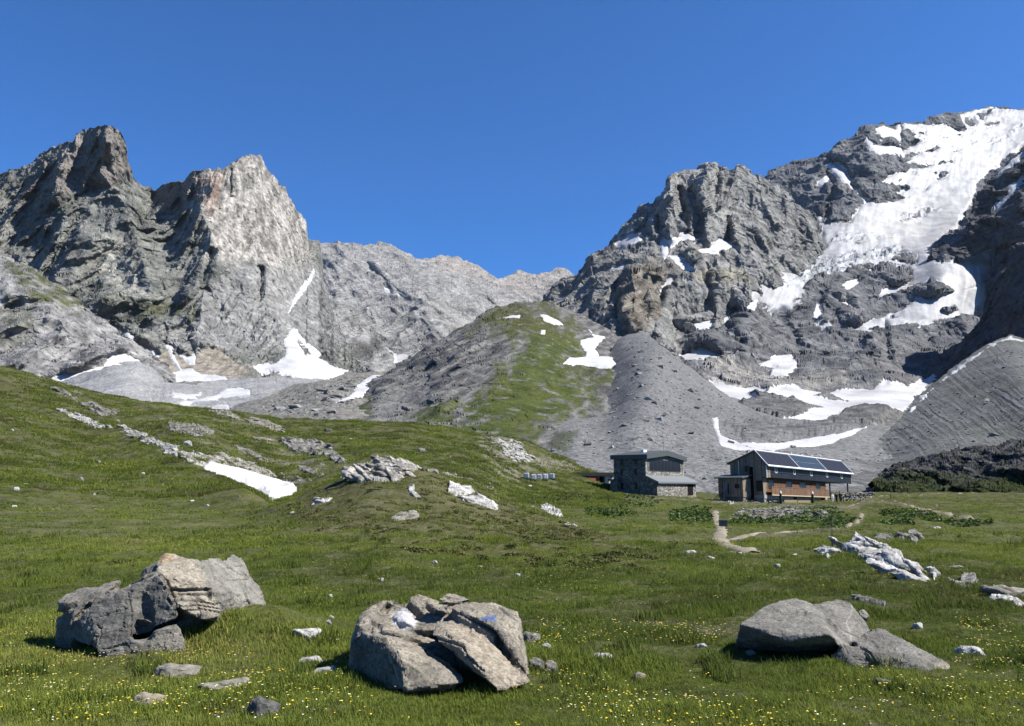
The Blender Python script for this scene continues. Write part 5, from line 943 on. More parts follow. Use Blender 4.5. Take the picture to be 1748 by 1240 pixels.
for a in [
    (300, 1150, 88, 'humped buff stone in front of the left boulder, one end covered by a flatter stone', 'b', 27, 1, 12), (378, 1176, 108, 'flat two-toned stone overlapping the humped buff stone', 'b', 22, 0, -10), (253, 1212, 64, 'rough tan stone alone in the grass at the lower left', 't', 32, 1, 25), (448, 1228, 62, 'dark grey stone cut by the bottom edge of the picture', 'd', 40, 1, 10),
    (521, 1101, 62, 'white flat stone left of the cracked boulder, larger than the two below it', 'w', 18, 0, -6), (522, 1128, 60, 'narrow white stone in the shadow edge of the cracked boulder', 'w', 12, 3, -8), (548, 1154, 62, 'low white stone at the lower left foot of the cracked boulder', 'w', 12, 3, -4), (561, 1022, 16, 'small pale stone in the grass above the cracked boulder', 'w', 9), (536, 1063, 20, 'left one of two little white stones above the large flat one', 'w', 8), (566, 1063, 13, 'right one of two little white stones above the large flat one', 'w', 9), (560, 1079, 11, 'tiny white stone under the pair of little white stones', 'w', 8), (481, 1049, 40, 'pale stone at the right tip of the left boulder', 'b', 12, 3, 0),
    (905, 1098, 42, 'streaked dark grey stone at the right side of the cracked boulder', 'g', 22, 1, 0), (933, 1117, 19, 'small round white stone right of the cracked boulder', 'w', 12), (915, 1140, 32, 'grey stone leaning in the group right of the cracked boulder', 'g', 24, 2), (940, 1144, 27, 'buff round stone at the right of the group beside the cracked boulder', 'b', 28, 2),
    (1025, 1128, 48, 'long white stone alone in the open grass between the boulders', 'w', 11, 3, 0), (1094, 1158, 30, 'tan pointed stone among yellow flowers between the boulders', 't', 16, 1), (1176, 1038, 15, 'small white stone in the grass above the whaleback boulder', 'w', 6), (1194, 1109, 26, 'thin pale stone left of the whaleback boulder shadow', 'w', 7, 3, -20), (1283, 1121, 22, 'small pale stone before the dark overhang of the whaleback boulder', 'b', 9), (1507, 1172, 34, 'white stone in the grass below the tail of the whaleback boulder', 'b', 14, 1), (1567, 1077, 22, 'hollow little stone in the grass right of the whaleback boulder', 'w', 13), (1650, 1116, 56, 'long split white stone at the right beyond the tail of the boulder', 'w', 17, 3, -15),
    (650, 990, 12, 'tiny white stone in the grass above the gap between the boulders', 'w', 7), (817, 968, 17, 'white stone on the dark front of the knoll', 'w', 7), (884, 986, 12, 'small white stone in the grass above the cracked boulder top', 'w', 6), (741, 962, 13, 'lone white stone left of centre below the knoll', 'w', 6), (1327, 967, 14, 'white stone next to a dark tuft in the middle meadow', 'w', 9), (1176, 943, 26, 'flat white stone by the worn patch of the trail', 'w', 6, 3, 0), (1213, 955, 16, 'round white stone under the worn patch of the trail', 'w', 7), (1262, 947, 12, 'pale stone on the lower edge of the worn patch', 'w', 5), (1355, 950, 15, 'white stone left of the slab under the mast', 'w', 5),
    (1597, 902, 20, 'white flat stone in the far right meadow', 'w', 8), (1599, 866, 7, 'small white stone near the pale winding path', 'w', 4), (1691, 879, 6, 'tiny white stone in the far right meadow', 'w', 4), (1482, 901, 9, 'small white stone near the curve of the faint trail', 'w', 4), (1630, 969, 30, 'thin light stone flush with the turf at the far right', 'b', 4, 3, 0),
    (28, 838, 11, 'tall white stone low on the left slope', 'w', 9, 2), (43, 828, 12, 'flat white stone just above the tall one on the left slope', 'w', 4), (24, 868, 11, 'white stone at the foot of the left slope', 'w', 5), (20, 736, 8, 'white stone high on the left edge of the slope', 'w', 4), (136, 822, 14, 'cluster of pale pebbles in the middle of the left slope', 'b', 10), (162, 868, 11, 'flat white stone at the foot of the slope below the pale pebbles', 'w', 4), (160, 846, 6, 'small white stone under the pale pebbles on the slope', 'w', 4), (244, 813, 8, 'white stone on the slope left of the snow wedge', 'w', 6), (327, 857, 10, 'white stone in the grass left of the snow tip', 'w', 5), (353, 864, 11, 'flat white stone right below the snow wedge', 'w', 4), (408, 850, 5, 'dark-edged stone near the lower snow tip', 'g', 6), (168, 793, 8, 'grey stone in the middle of the left slope', 'g', 5), (190, 795, 9, 'dark stone right of the grey one on the left slope', 'd', 4), (201, 723, 8, 'buff boulder between the two white rock ribbons', 'b', 8, 2), (320, 763, 18, 'two-lobed white boulder above the snow wedge', 'w', 12, 2),
    (720, 774, 16, 'pointed grey boulder alone on the slope behind the knoll', 'g', 12, 2), (560, 737, 18, 'dark flat boulder on the crest left of the hill foot', 'd', 6), (598, 750, 6, 'white speck of a stone on the green crest', 'w', 3), (768, 784, 5, 'white stone on the green slope behind the knoll', 'w', 3), (905, 834, 8, 'white stone below the water tanks', 'w', 5), (908, 868, 9, 'pale pebble left of the rounded slab at the foot of the knoll', 'w', 5), (500, 878, 13, 'little white stone low on the left side of the knoll', 'w', 6), (660, 908, 12, 'small white stone near the bottom of the knoll', 'w', 4), (866, 826, 7, 'white stone on the bright green slope left of the tanks', 'w', 4), (835, 828, 8, 'white stone at the edge of the bright green slope', 'w', 4)]:
    stone(*a)
# ================================================================ grass, flowers, weeds
def tuft_mesh(name, seed, n, h, wd, spread, lean):
    rng = np.random.RandomState(seed); V = []; F = []
    for k in range(n):
        a = rng.uniform(0, 6.283); r = spread * math.sqrt(rng.uniform(0, 1)); b = rng.uniform(0, 6.283); hh = h * rng.uniform(.55, 1.2); ln = lean * rng.uniform(.3, 1.3) * hh
        x, y = r * math.cos(a), r * math.sin(a); dx, dy = math.cos(b) * ln, math.sin(b) * ln; wx, wy = -math.sin(b) * wd / 2, math.cos(b) * wd / 2
        i = len(V)
        V += [(x - wx, y - wy, -.02), (x + wx, y + wy, -.02), (x + dx * .35 + wx * .8, y + dy * .35 + wy * .8, hh * .55), (x + dx * .35 - wx * .8, y + dy * .35 - wy * .8, hh * .55), (x + dx + wx * .15, y + dy + wy * .15, hh), (x + dx - wx * .15, y + dy - wy * .15, hh)]
        F += [(i, i + 1, i + 2, i + 3), (i + 3, i + 2, i + 4, i + 5)]
    return np.array(V), np.array(F)
def inst_mat(name, cols, rough=.8, trans=.25):
    """leaf colour picked per instance from the stored attribute 'tint'"""
    m = newmat(name, rough=rough, spec=.15); t = m.node_tree; b = t.nodes['Principled BSDF']
    a = t.nodes.new('ShaderNodeAttribute'); a.attribute_type = 'INSTANCER'; a.attribute_name = 'tint'
    r = t.nodes.new('ShaderNodeValToRGB'); e = r.color_ramp.elements
    e[0].position = 0; e[0].color = (*cols[0], 1); e[1].position = 1; e[1].color = (*cols[-1], 1)
    for i, c in enumerate(cols[1:-1]):
        k = e.new((i + 1) / (len(cols) - 1)); k.color = (*c, 1)
    t.links.new(a.outputs['Fac'], r.inputs[0]); t.links.new(r.outputs[0], b.inputs['Base Color'])
    if trans:
        tr = t.nodes.new('ShaderNodeBsdfTranslucent'); mx = t.nodes.new('ShaderNodeMixShader'); mx.inputs[0].default_value = trans
        t.links.new(r.outputs[0], tr.inputs[0]); t.links.new(b.outputs[0], mx.inputs[1]); t.links.new(tr.outputs[0], mx.inputs[2])
        t.links.new(mx.outputs[0], t.nodes['Material Output'].inputs[0])
    return m
def scatter(name, protos, P, scale, rz, tint, label, cat, mat):
    """one ground-cover object: points carrying instances of the given little meshes"""
    col = bpy.data.collections.new(name + '_pieces')
    for i, (V, F) in enumerate(protos):
        o = mesh_from(name + '_piece', V, F, None, mat, True); COL.objects.unlink(o); col.objects.link(o)
    me = bpy.data.meshes.new(name); me.vertices.add(len(P)); me.vertices.foreach_set('co', np.asarray(P, np.float32).ravel())
    for nm, ar in (('sc', scale), ('rz', rz), ('tint', tint)):
        at = me.attributes.new(nm, 'FLOAT', 'POINT'); at.data.foreach_set('value', np.asarray(ar, np.float32))
    at = me.attributes.new('pick', 'INT', 'POINT'); at.data.foreach_set('value', np.random.RandomState(3).randint(0, len(protos), len(P)).astype(np.int32))
    o = bpy.data.objects.new(name, me); COL.objects.link(o)
    g = bpy.data.node_groups.new(name, 'GeometryNodeTree')
    g.interface.new_socket('Geometry', in_out='INPUT', socket_type='NodeSocketGeometry'); g.interface.new_socket('Geometry', in_out='OUTPUT', socket_type='NodeSocketGeometry')
    n = g.nodes; gi = n.new('NodeGroupInput'); go = n.new('NodeGroupOutput'); ip = n.new('GeometryNodeInstanceOnPoints'); ci = n.new('GeometryNodeCollectionInfo')
    ci.inputs[0].default_value = col; ci.inputs['Separate Children'].default_value = True; ci.inputs['Reset Children'].default_value = True
    def at_(nm, ty):
        a = n.new('GeometryNodeInputNamedAttribute'); a.data_type = ty; a.inputs[0].default_value = nm; return a.outputs[0]
    cx = n.new('ShaderNodeCombineXYZ'); g.links.new(at_('rz', 'FLOAT'), cx.inputs[2])
    er = n.new('FunctionNodeEulerToRotation'); g.links.new(cx.outputs[0], er.inputs[0])
    mp = n.new('GeometryNodeMeshToPoints'); g.links.new(gi.outputs[0], mp.inputs[0])
    g.links.new(mp.outputs[0], ip.inputs['Points']); g.links.new(ci.outputs[0], ip.inputs['Instance']); ip.inputs['Pick Instance'].default_value = True
    g.links.new(at_('pick', 'INT'), ip.inputs['Instance Index']); g.links.new(er.outputs[0], ip.inputs['Rotation']); g.links.new(at_('sc', 'FLOAT'), ip.inputs['Scale'])
    g.links.new(ip.outputs[0], go.inputs[0])
    md = o.modifiers.new('scatter', 'NODES'); md.node_group = g
    return tag(o, label, cat, None, 'stuff')
_rg = np.random.RandomState(11)
def ground_tint(x, y):
    q = np.stack([x, y, x * 0], -1)
    a = .5 + .7 * fbm(q / 2.6, 4, .6); b = .5 + .8 * fbm(q / 9. + 4, 4, .6)
    return np.clip(.30 * a + .40 * b + .30 * _rg.rand(len(x)), 0, 1)
def cloud(n, y0, y1, um=.72, pw=1.0):
    t = _rg.rand(n) ** pw; y = y0 * (y1 / y0) ** t; u = _rg.uniform(-1, 1, n) * (um + 2.0 / y); x = u * y
    return x, y
KNOLLP = [(480, 870), (560, 815), (640, 790), (760, 805), (850, 850), (920, 880), (1100, 930), (1160, 960), (1000, 985), (800, 950), (640, 925), (520, 905)]
A_ = 1.75
GRAMP = [(.095, .081, .035), (.070, .098, .017), (.123, .158, .025), (.175, .205, .036), (.31, .27, .10)]
M_GRASS = inst_mat('grass_blade', GRAMP, trans=.4)
x, y = cloud(175000, 3.8, 24, pw=.85); z = gz(x, y)
px_, py_ = proj(np.stack([x, y, z], -1)); keep = _rg.rand(len(x)) > .92 * sst(-.3, .6, path_mask(px_, py_, y)); keep &= ~((px_ > 1258) & (px_ < 1436) & (py_ > 1085) & (py_ < 1128)); x, y, z = x[keep], y[keep], z[keep]
protos = [tuft_mesh('t', s, 15, .036, .0058, .085, 1.1) for s in (1, 2, 3)] + [tuft_mesh('t', 4, 11, .07, .005, .06, .7)]
q = np.stack([x, y, x * 0], -1); lush = np.clip(.75 + .9 * fbm(q / 1.1 + 3, 3), .35, 1.6)
x2, y2 = cloud(26000, 6, 30); k2 = fbm(np.stack([x2, y2, x2 * 0], -1) / np.array([.5, .8, 1]) + 70, 3, .6) > .5; x2, y2 = x2[k2], y2[k2]
scatter('sedge_tufts', [tuft_mesh('t', s, 22, .075, .006, .07, .7) for s in (11, 12)], np.stack([x2, y2, gz(x2, y2)], -1), (.8 + .8 * _rg.rand(len(x2))) * (y2 / 8) ** .3, _rg.uniform(0, 6.28, len(x2)), .16 + .2 * _rg.rand(len(x2)), 'dark green sedge tufts dotted through the near meadow', 'grass', M_GRASS)
scatter('grass', protos, np.stack([x, y, z], -1), lush * (.75 + .35 * _rg.rand(len(x))) * (y / 7) ** .25, _rg.uniform(0, 6.28, len(x)), ground_tint(x, y), 'short green and straw coloured grass of the near meadow', 'grass', M_GRASS)
# tussocks farther out
x, y = cloud(70000, 20, 150, .72); z = gz(x, y); px_, py_ = proj(np.stack([x, y, z], -1))
keep = (_rg.rand(len(x)) > .95 * sst(-.3, .6, path_mask(px_, py_, y))) & (_rg.rand(len(x)) < np.clip(.35 + 1.3 * fbm(np.stack([x, y, x * 0], -1) / 6., 3), .05, 1)); x, y, z = x[keep], y[keep], z[keep]; px_, py_ = px_[keep], py_[keep]
kn = psd(px_, py_, KNOLLP) > 0
protos = [tuft_mesh('t', s, 26, .075, .016, .18, 1.0) for s in (5, 6, 7)]
tt = ground_tint(x, y); tt = np.where(kn & (_rg.rand(len(x)) < .55), .12 * _rg.rand(len(x)), tt)
scatter('tussock_grass', protos, np.stack([x, y, z - .02], -1), (.6 + .6 * _rg.rand(len(x))) * (y / 26) ** .55, _rg.uniform(0, 6.28, len(x)), tt, 'coarse tussock grass over the far meadow and knoll', 'grass', M_GRASS)
x, y = cloud(120000, 60, 168, .72); z = gz(x, y); px_, py_ = proj(np.stack([x, y, z], -1)); keep = (px_ < 1060) & (_rg.rand(len(x)) < np.clip(.4 + 1.4 * fbm(np.stack([x, y, x * 0], -1) / np.array([9., 5., 1.]), 4, .6), .05, 1)); x, y, z = x[keep], y[keep], z[keep]
tt = np.clip(ground_tint(x, y) - .25 * (_rg.rand(len(x)) < .5), 0, 1)
scatter('slope_grass', protos, np.stack([x, y, z - .02], -1), (.7 + .8 * _rg.rand(len(x))) * (y / 26) ** .6, _rg.uniform(0, 6.28, len(x)), tt, 'tufted grass over the rising left slope and the cairn hill', 'grass', M_GRASS)
# dark dwarf shrubs on the knoll and its front
x, y = cloud(60000, 16, 50, .5); z = gz(x, y); px_, py_ = proj(np.stack([x, y, z], -1)); q = np.stack([x, y, x * 0], -1)
keep = (psd(px_, py_, KNOLLP) + 26 * fbm(q / 2.5, 3) > 6) & (fbm(q / .8 + 5, 3) > .25) & (_rg.rand(len(x)) < .32) | (fbm(q / 3.2 + 15, 3) > .7) & (_rg.rand(len(x)) < .25); x, y, z = x[keep], y[keep], z[keep]
M_SHRUB = inst_mat('dwarf_shrub_leaf', [(.040, .042, .015), (.062, .070, .020), (.095, .096, .03), (.125, .105, .045)], trans=.1)
def leaf_ball(seed, n, r, hz, s):
    rng = np.random.RandomState(seed); V = []; F = []
    for k in range(n):
        d = rng.normal(size=3); d /= np.linalg.norm(d); d[2] = abs(d[2]); c = d * r * rng.uniform(.5, 1) * [1, 1, hz]
        u = rng.normal(size=3); u /= np.linalg.norm(u); v = np.cross(u, rng.normal(size=3)); v /= np.linalg.norm(v); i = len(V)
        V += [c - u * s, c - v * s * .45, c + u * s, c + v * s * .45]; F.append((i, i + 1, i + 2, i + 3))
    return np.array(V), np.array(F)
scatter('dwarf_shrub', [leaf_ball(s, 46, .14, .45, .035) for s in (1, 2, 3)], np.stack([x, y, z], -1), .5 + .8 * _rg.rand(len(x)), _rg.uniform(0, 6.28, len(x)), _rg.rand(len(x)), 'low dark heathery shrubs covering the knoll', 'dwarf shrubs', M_SHRUB)
# broad leafy weeds round the huts
DOCK = [[(1030, 850), (1062, 842), (1100, 846), (1130, 856), (1120, 868), (1070, 868), (1030, 862)], [(975, 850), (1030, 846), (1040, 856), (1000, 862)], [(1146, 874), (1170, 868), (1212, 868), (1216, 892), (1180, 895), (1140, 890)], [(1000, 868), (1060, 866), (1090, 880), (1040, 886), (1000, 880)],
        [(1250, 882), (1300, 886), (1390, 876), (1420, 878), (1470, 888), (1450, 896), (1400, 900), (1380, 892), (1300, 897), (1252, 895)], [(1396, 894), (1436, 892), (1440, 903), (1400, 904)], [(1500, 874), (1560, 870), (1600, 880), (1580, 886), (1510, 884)], [(1560, 884), (1640, 888), (1700, 896), (1640, 900)], [(1360, 866), (1425, 868), (1440, 880), (1380, 880)], [(900, 850), (960, 846), (1000, 852), (960, 862), (905, 862)], [(1500, 893), (1560, 893), (1560, 899), (1500, 899)]]
PP = []
for k, poly in enumerate(DOCK):
    p = np.array(poly); lo, hi = p.min(0), p.max(0); g = _rg.uniform(lo, hi, (3000, 2)); sd = psd(g[:, 0], g[:, 1], poly)
    ok = (sd + 4 * fbm(np.stack([g[:, 0] / 7, g[:, 1] / 4, g[:, 0] * 0], -1), 3) > 0) & (_rg.rand(len(g)) < .55); g = g[ok][:int(420 * ok.mean() * 1.6 * np.prod(hi - lo) / 1500) + 30]; Pk = gpt_many(g[:, 0], g[:, 1], y0=30); PP.append(Pk[Pk[:, 1] < 130.5])
PP = np.concatenate(PP)
def dock_leaf(seed):
    rng = np.random.RandomState(seed); V = []; F = []
    for k in range(13):
        b = rng.uniform(0, 6.283); L = rng.uniform(.3, .55); el = rng.uniform(.35, 1.15); w_ = L * .26; d = np.array([math.cos(b) * math.cos(el), math.sin(b) * math.cos(el), math.sin(el)]); s_ = np.array([-math.sin(b), math.cos(b), 0]); i = len(V)
        m_ = d * L * .55 + [0, 0, .04]; t_ = d * L + [0, 0, -.05]
        V += [np.zeros(3), m_ - s_ * w_, t_, m_ + s_ * w_]; F.append((i, i + 1, i + 2, i + 3))
    return np.array(V), np.array(F)
M_DOCK = inst_mat('dock_leaf', [(.020, .042, .010), (.045, .085, .018), (.075, .12, .030), (.14, .17, .08)], rough=.85, trans=.2)
scatter('dock_plants', [dock_leaf(s) for s in (1, 2, 3)], PP, (.24 + .36 * _rg.rand(len(PP))) * (PP[:, 1] / 60) ** .45, _rg.uniform(0, 6.28, len(PP)), _rg.rand(len(PP)), 'dark broad leafy weeds around the huts and paths', 'weeds', M_DOCK)
# wild flowers
M_YEL = newmat('yellow_petal', (.72, .52, .03), .6, .2); M_WHT = newmat('white_petal', (.75, .74, .66), .6, .2); M_STEM = newmat('flower_stem', (.05, .08, .02), .8, .1)
def flower_mesh(hst, r, m, n=5):
    V = [(-.0015, 0, 0), (.0015, 0, 0), (.0015, 0, hst), (-.0015, 0, hst)]; F = [(0, 1, 2, 3)]; M = [1]
    for k in range(n):
        a = k * 6.283 / n; b = a + 6.283 / n * .5; i = len(V)
        V += [(0, 0, hst), (math.cos(a - .5) * r * .7, math.sin(a - .5) * r * .7, hst + r * .35), (math.cos(a) * r, math.sin(a) * r, hst + r * .3), (math.cos(a + .5) * r * .7, math.sin(a + .5) * r * .7, hst + r * .35)]; F.append((i, i + 1, i + 2, i + 3)); M.append(0)
    me = bpy.data.meshes.new('wildflower'); me.from_pydata(V, [], F); me.materials.append(m); me.materials.append(M_STEM); me.polygons.foreach_set('material_index', M); return me
fy, fw = flower_mesh(.055, .0078, M_YEL), flower_mesh(.048, .006, M_WHT, 6)
def fl_points(n, y0, y1):
    x, y = cloud(n * 9, y0, y1, .68); q = np.stack([x, y, x * 0], -1); k = fbm(q / 1.3 + 31, 3, .6) + .25 * fbm(q / 4. + 2, 2) > -.25 + .7 * _rg.rand(len(x))
    px, py = proj(np.stack([x, y, gz(x, y)], -1)); k &= (px > -20) & (px < 1770) & (py < 1260)
    for bx in ((90, 930, 510, 1110), (590, 1000, 910, 1180), (1240, 1010, 1630, 1150)): k &= ~((px > bx[0]) & (px < bx[2]) & (py > bx[1]) & (py < bx[3]))
    x, y = x[k][:n], y[k][:n]; return np.stack([x, y, gz(x, y)], -1)
FP = np.concatenate([fl_points(1000, 5.2, 6.9), fl_points(600, 6.9, 9.5)]); FP = FP[np.argsort(FP[:, 1])]; sel = _rg.permutation(len(FP)) < len(FP)
for i, P in enumerate(FP[:300]):
    wh = i % 4 == 3
    o = bpy.data.objects.new('wildflower', fw if wh else fy); COL.objects.link(o); o.location = P; o.rotation_euler = (_rg.uniform(-.5, .3), _rg.uniform(-.3, .3), _rg.uniform(0, 6.28)); s = _rg.uniform(.75, 1.25); o.scale = (s, s, s * _rg.uniform(.7, 1.2))
    tag(o, 'tiny pale white wildflower in the grass nearest the viewer' if wh else 'tiny yellow wildflower in the grass nearest the viewer', 'wildflower', 'white wildflowers nearest the viewer' if wh else 'yellow wildflowers nearest the viewer')
def fl_arr(r, n=6, h=.12):
    V = [(0, 0, h)]; 
    V = [(math.cos(k * 6.283 / n) * r, math.sin(k * 6.283 / n) * r, h + r * .3) for k in range(n)]
    return np.array(V), np.array([[0, 1, 2, 3], [0, 3, 4, 5]])
FQ = np.concatenate([FP[300:], fl_points(1500, 9, 30)])
M_FL = inst_mat('far_petal', [(.72, .52, .03), (.72, .55, .05), (.70, .58, .12), (.75, .73, .62)], trans=0)
scatter('flower_carpet', [fl_arr(.0078, 6, .06), fl_arr(.006, 6, .05)], FQ, (.8 + .5 * _rg.rand(len(FQ))) * (FQ[:, 1] / 8) ** .45, _rg.uniform(0, 6.28, len(FQ)), _rg.rand(len(FQ)), 'yellow and white wildflower specks spread through the meadow', 'wildflowers', M_FL)
# ================================================================ huts and small things
def plank_mat(name, c0, c1, w_=.17, horiz=False, rough=.85):
    m = newmat(name, rough=rough, spec=.2); t = m.node_tree; b = t.nodes['Principled BSDF']; tc = t.nodes.new('ShaderNodeTexCoord'); sx = t.nodes.new('ShaderNodeSeparateXYZ'); t.links.new(tc.outputs['Object'], sx.inputs[0])
    ad = t.nodes.new('ShaderNodeMath'); ad.operation = 'ADD'; t.links.new(sx.outputs[0], ad.inputs[0]); t.links.new(sx.outputs[1], ad.inputs[1])
    dv = t.nodes.new('ShaderNodeMath'); dv.operation = 'DIVIDE'; dv.inputs[1].default_value = w_; t.links.new(sx.outputs[2] if horiz else ad.outputs[0], dv.inputs[0])
    fl = t.nodes.new('ShaderNodeMath'); fl.operation = 'FLOOR'; t.links.new(dv.outputs[0], fl.inputs[0])
    wn = t.nodes.new('ShaderNodeTexWhiteNoise'); wn.noise_dimensions = '1D'; t.links.new(fl.outputs[0], wn.inputs['W'])
    nz_ = t.nodes.new('ShaderNodeTexNoise'); nz_.inputs['Scale'].default_value = 1.5; nz_.inputs['Detail'].default_value = 6; t.links.new(tc.outputs['Object'], nz_.inputs['Vector'])
    a2 = t.nodes.new('ShaderNodeMath'); a2.operation = 'MULTIPLY_ADD'; a2.inputs[1].default_value = .75; t.links.new(wn.outputs[0], a2.inputs[0]); 
    s2 = t.nodes.new('ShaderNodeMath'); s2.operation = 'MULTIPLY_ADD'; s2.inputs[1].default_value = 1.0; s2.inputs[2].default_value = -.35; t.links.new(nz_.outputs[0], s2.inputs[0]); t.links.new(s2.outputs[0], a2.inputs[2])
    r = t.nodes.new('ShaderNodeValToRGB'); r.color_ramp.elements[0].color = (*c0, 1); r.color_ramp.elements[1].color = (*c1, 1); t.links.new(a2.outputs[0], r.inputs[0])
    fr = t.nodes.new('ShaderNodeMath'); fr.operation = 'FRACT'; t.links.new(dv.outputs[0], fr.inputs[0]); gp = t.nodes.new('ShaderNodeMath'); gp.operation = 'GREATER_THAN'; gp.inputs[1].default_value = .1; t.links.new(fr.outputs[0], gp.inputs[0])
    mx = t.nodes.new('ShaderNodeMix'); mx.data_type = 'RGBA'; mx.inputs[6].default_value = (*[v * .35 for v in c0], 1); t.links.new(gp.outputs[0], mx.inputs[0]); t.links.new(r.outputs[0], mx.inputs[7])
    t.links.new(mx.outputs[2], b.inputs['Base Color']); return m
def stone_mat(name, c0, c1, sc=2.2):
    m = newmat(name, rough=.95, spec=.1); t = m.node_tree; b = t.nodes['Principled BSDF']; tc = t.nodes.new('ShaderNodeTexCoord'); mp = t.nodes.new('ShaderNodeMapping'); mp.inputs['Scale'].default_value = (1, 1, 1.7); t.links.new(tc.outputs['Object'], mp.inputs[0])
    v = t.nodes.new('ShaderNodeTexVoronoi'); v.inputs['Scale'].default_value = sc; t.links.new(mp.outputs[0], v.inputs['Vector'])
    v2 = t.nodes.new('ShaderNodeTexVoronoi'); v2.feature = 'DISTANCE_TO_EDGE'; v2.inputs['Scale'].default_value = sc; t.links.new(mp.outputs[0], v2.inputs['Vector'])
    sp = t.nodes.new('ShaderNodeSeparateColor'); t.links.new(v.outputs['Color'], sp.inputs[0]); r = t.nodes.new('ShaderNodeValToRGB'); r.color_ramp.elements[0].color = (*c0, 1); r.color_ramp.elements[1].color = (*c1, 1); t.links.new(sp.outputs[0], r.inputs[0])
    ed = t.nodes.new('ShaderNodeMapRange'); ed.inputs[1].default_value = 0; ed.inputs[2].default_value = .09; t.links.new(v2.outputs['Distance'], ed.inputs[0])
    mx = t.nodes.new('ShaderNodeMix'); mx.data_type = 'RGBA'; mx.inputs[6].default_value = (*[q * .4 for q in c0], 1); t.links.new(ed.outputs[0], mx.inputs[0]); t.links.new(r.outputs[0], mx.inputs[7]); t.links.new(mx.outputs[2], b.inputs['Base Color'])
    bp = t.nodes.new('ShaderNodeBump'); bp.inputs['Distance'].default_value = .12; bp.inputs['Strength'].default_value = .9; t.links.new(ed.outputs[0], bp.inputs['Height']); t.links.new(bp.outputs[0], b.inputs['Normal']); return m
MM = dict(grey_wood=plank_mat('weathered_wood', (.07, .059, .045), (.25, .205, .155)), warm_wood=plank_mat('warm_wood', (.06, .028, .013), (.15, .075, .036)), deck_wood=plank_mat('balcony_wood', (.07, .042, .026), (.17, .10, .062), .22),
          dark=plank_mat('dark_cladding', (.008, .008, .012), (.02, .02, .026), .5, rough=.5), rough_stone=stone_mat('masonry', (.12, .117, .105), (.30, .288, .26), 1.9), dry_stone=stone_mat('dry_stone', (.13, .13, .12), (.42, .41, .38), 2.4),
          shaded_stone=stone_mat('shaded_masonry', (.11, .108, .092), (.20, .195, .17), 2.0), concrete=newmat('concrete', (.24, .23, .21)), roof=newmat('roof_sheet', (.05, .06, .06), .6, .3), trim=newmat('metal_trim', (.50, .50, .49), .45, .5), pale_roof=newmat('pale_roof_sheet', (.13, .14, .145), .5, .5),  # darker masonry copy: shade of the sunless walls put into its colour
          glass=newmat('window_glass', (.010, .011, .014), .3, .25), black=newmat('dark_opening', (.008, .008, .009), .9, .05), frame=newmat('window_frame', (.36, .33, .28), .7), pine=newmat('pale_pine', (.42, .33, .20), .8), white=newmat('white_paint', (.72, .72, .70), .6), cage=newmat('galvanised_cage', (.18, .19, .20), .5, .5, .4),
          tank=newmat('tank_plastic', (.55, .58, .60), .45, .4), green=newmat('parasol_cloth', (.012, .028, .02), .9), steel=newmat('dark_steel', (.03, .03, .032), .6, .4), greybox=newmat('grey_box', (.07, .075, .08), .6), orange=newmat('orange_plastic', (.55, .20, .10), .6), turf=newmat('roof_turf', (.05, .06, .018), 1, .05), blue=newmat('blue_tarp', (.10, .14, .20), .6))
PVD = newmat('solar_cell_dark', (.010, .011, .020), .5, .12); PVB = newmat('solar_cell_blue', (.012, .026, .048), .5, .15)
def bm_box(bm, a0, a1, b0, b1, z0, z1, fn=None):
    vs = [bm.verts.new(fn(p) if fn else p) for p in ((a0, b0, z0), (a1, b0, z0), (a1, b1, z0), (a0, b1, z0), (a0, b0, z1), (a1, b0, z1), (a1, b1, z1), (a0, b1, z1))]
    for f in ((3, 2, 1, 0), (4, 5, 6, 7), (0, 1, 5, 4), (1, 2, 6, 5), (2, 3, 7, 6), (3, 0, 4, 7)): bm.faces.new([vs[i] for i in f])
def bm_prism(bm, prof, axis, t0, t1, fn=None):
    """profile points extruded along axis 0 or 1"""
    def mk(p, t): q = (t, p[0], p[1]) if axis == 0 else (p[0], t, p[1]); return bm.verts.new(fn(q) if fn else q)
    A = [mk(p, t0) for p in prof]; B = [mk(p, t1) for p in prof]; n = len(prof)
    bm.faces.new(A); bm.faces.new(B[::-1])
    for i in range(n): bm.faces.new((A[i], B[i], B[(i + 1) % n], A[(i + 1) % n]))
    bmesh.ops.recalc_face_normals(bm, faces=bm.faces)
def bm_tube(bm, p, q, r0, r1=None, n=8):
    p, q = Vector(p), Vector(q); r1 = r0 if r1 is None else r1; d = (q - p).normalized(); u = d.orthogonal().normalized(); v = d.cross(u)
    A = [bm.verts.new(p + (u * math.cos(k * 6.2832 / n) + v * math.sin(k * 6.2832 / n)) * r0) for k in range(n)]; B = [bm.verts.new(q + (u * math.cos(k * 6.2832 / n) + v * math.sin(k * 6.2832 / n)) * r1) for k in range(n)]
    for k in range(n): bm.faces.new((A[k], A[(k + 1) % n], B[(k + 1) % n], B[k]))
    bm.faces.new(A[::-1]); bm.faces.new(B)
def obj(name, bm, m, parent=None, label=None):
    me = bpy.data.meshes.new(name); bmesh.ops.recalc_face_normals(bm, faces=bm.faces); bm.to_mesh(me); bm.free(); me.materials.append(m)
    o = bpy.data.objects.new(name, me); COL.objects.link(o)
    if parent: o.parent = parent
    if label: o['label'] = label
    return o
def box(name, m, par, a0, a1, b0, b1, z0, z1, fn=None, label=None):
    bm = bmesh.new(); bm_box(bm, a0, a1, b0, b1, z0, z1, fn); return obj(name, bm, m, par, label)
def thing(name, label, cat, loc=(0, 0, 0), rz=0, group=None):
    o = bpy.data.objects.new(name, None); COL.objects.link(o); o.location = loc; o.rotation_euler = (0, 0, rz); return tag(o, label, cat, group)
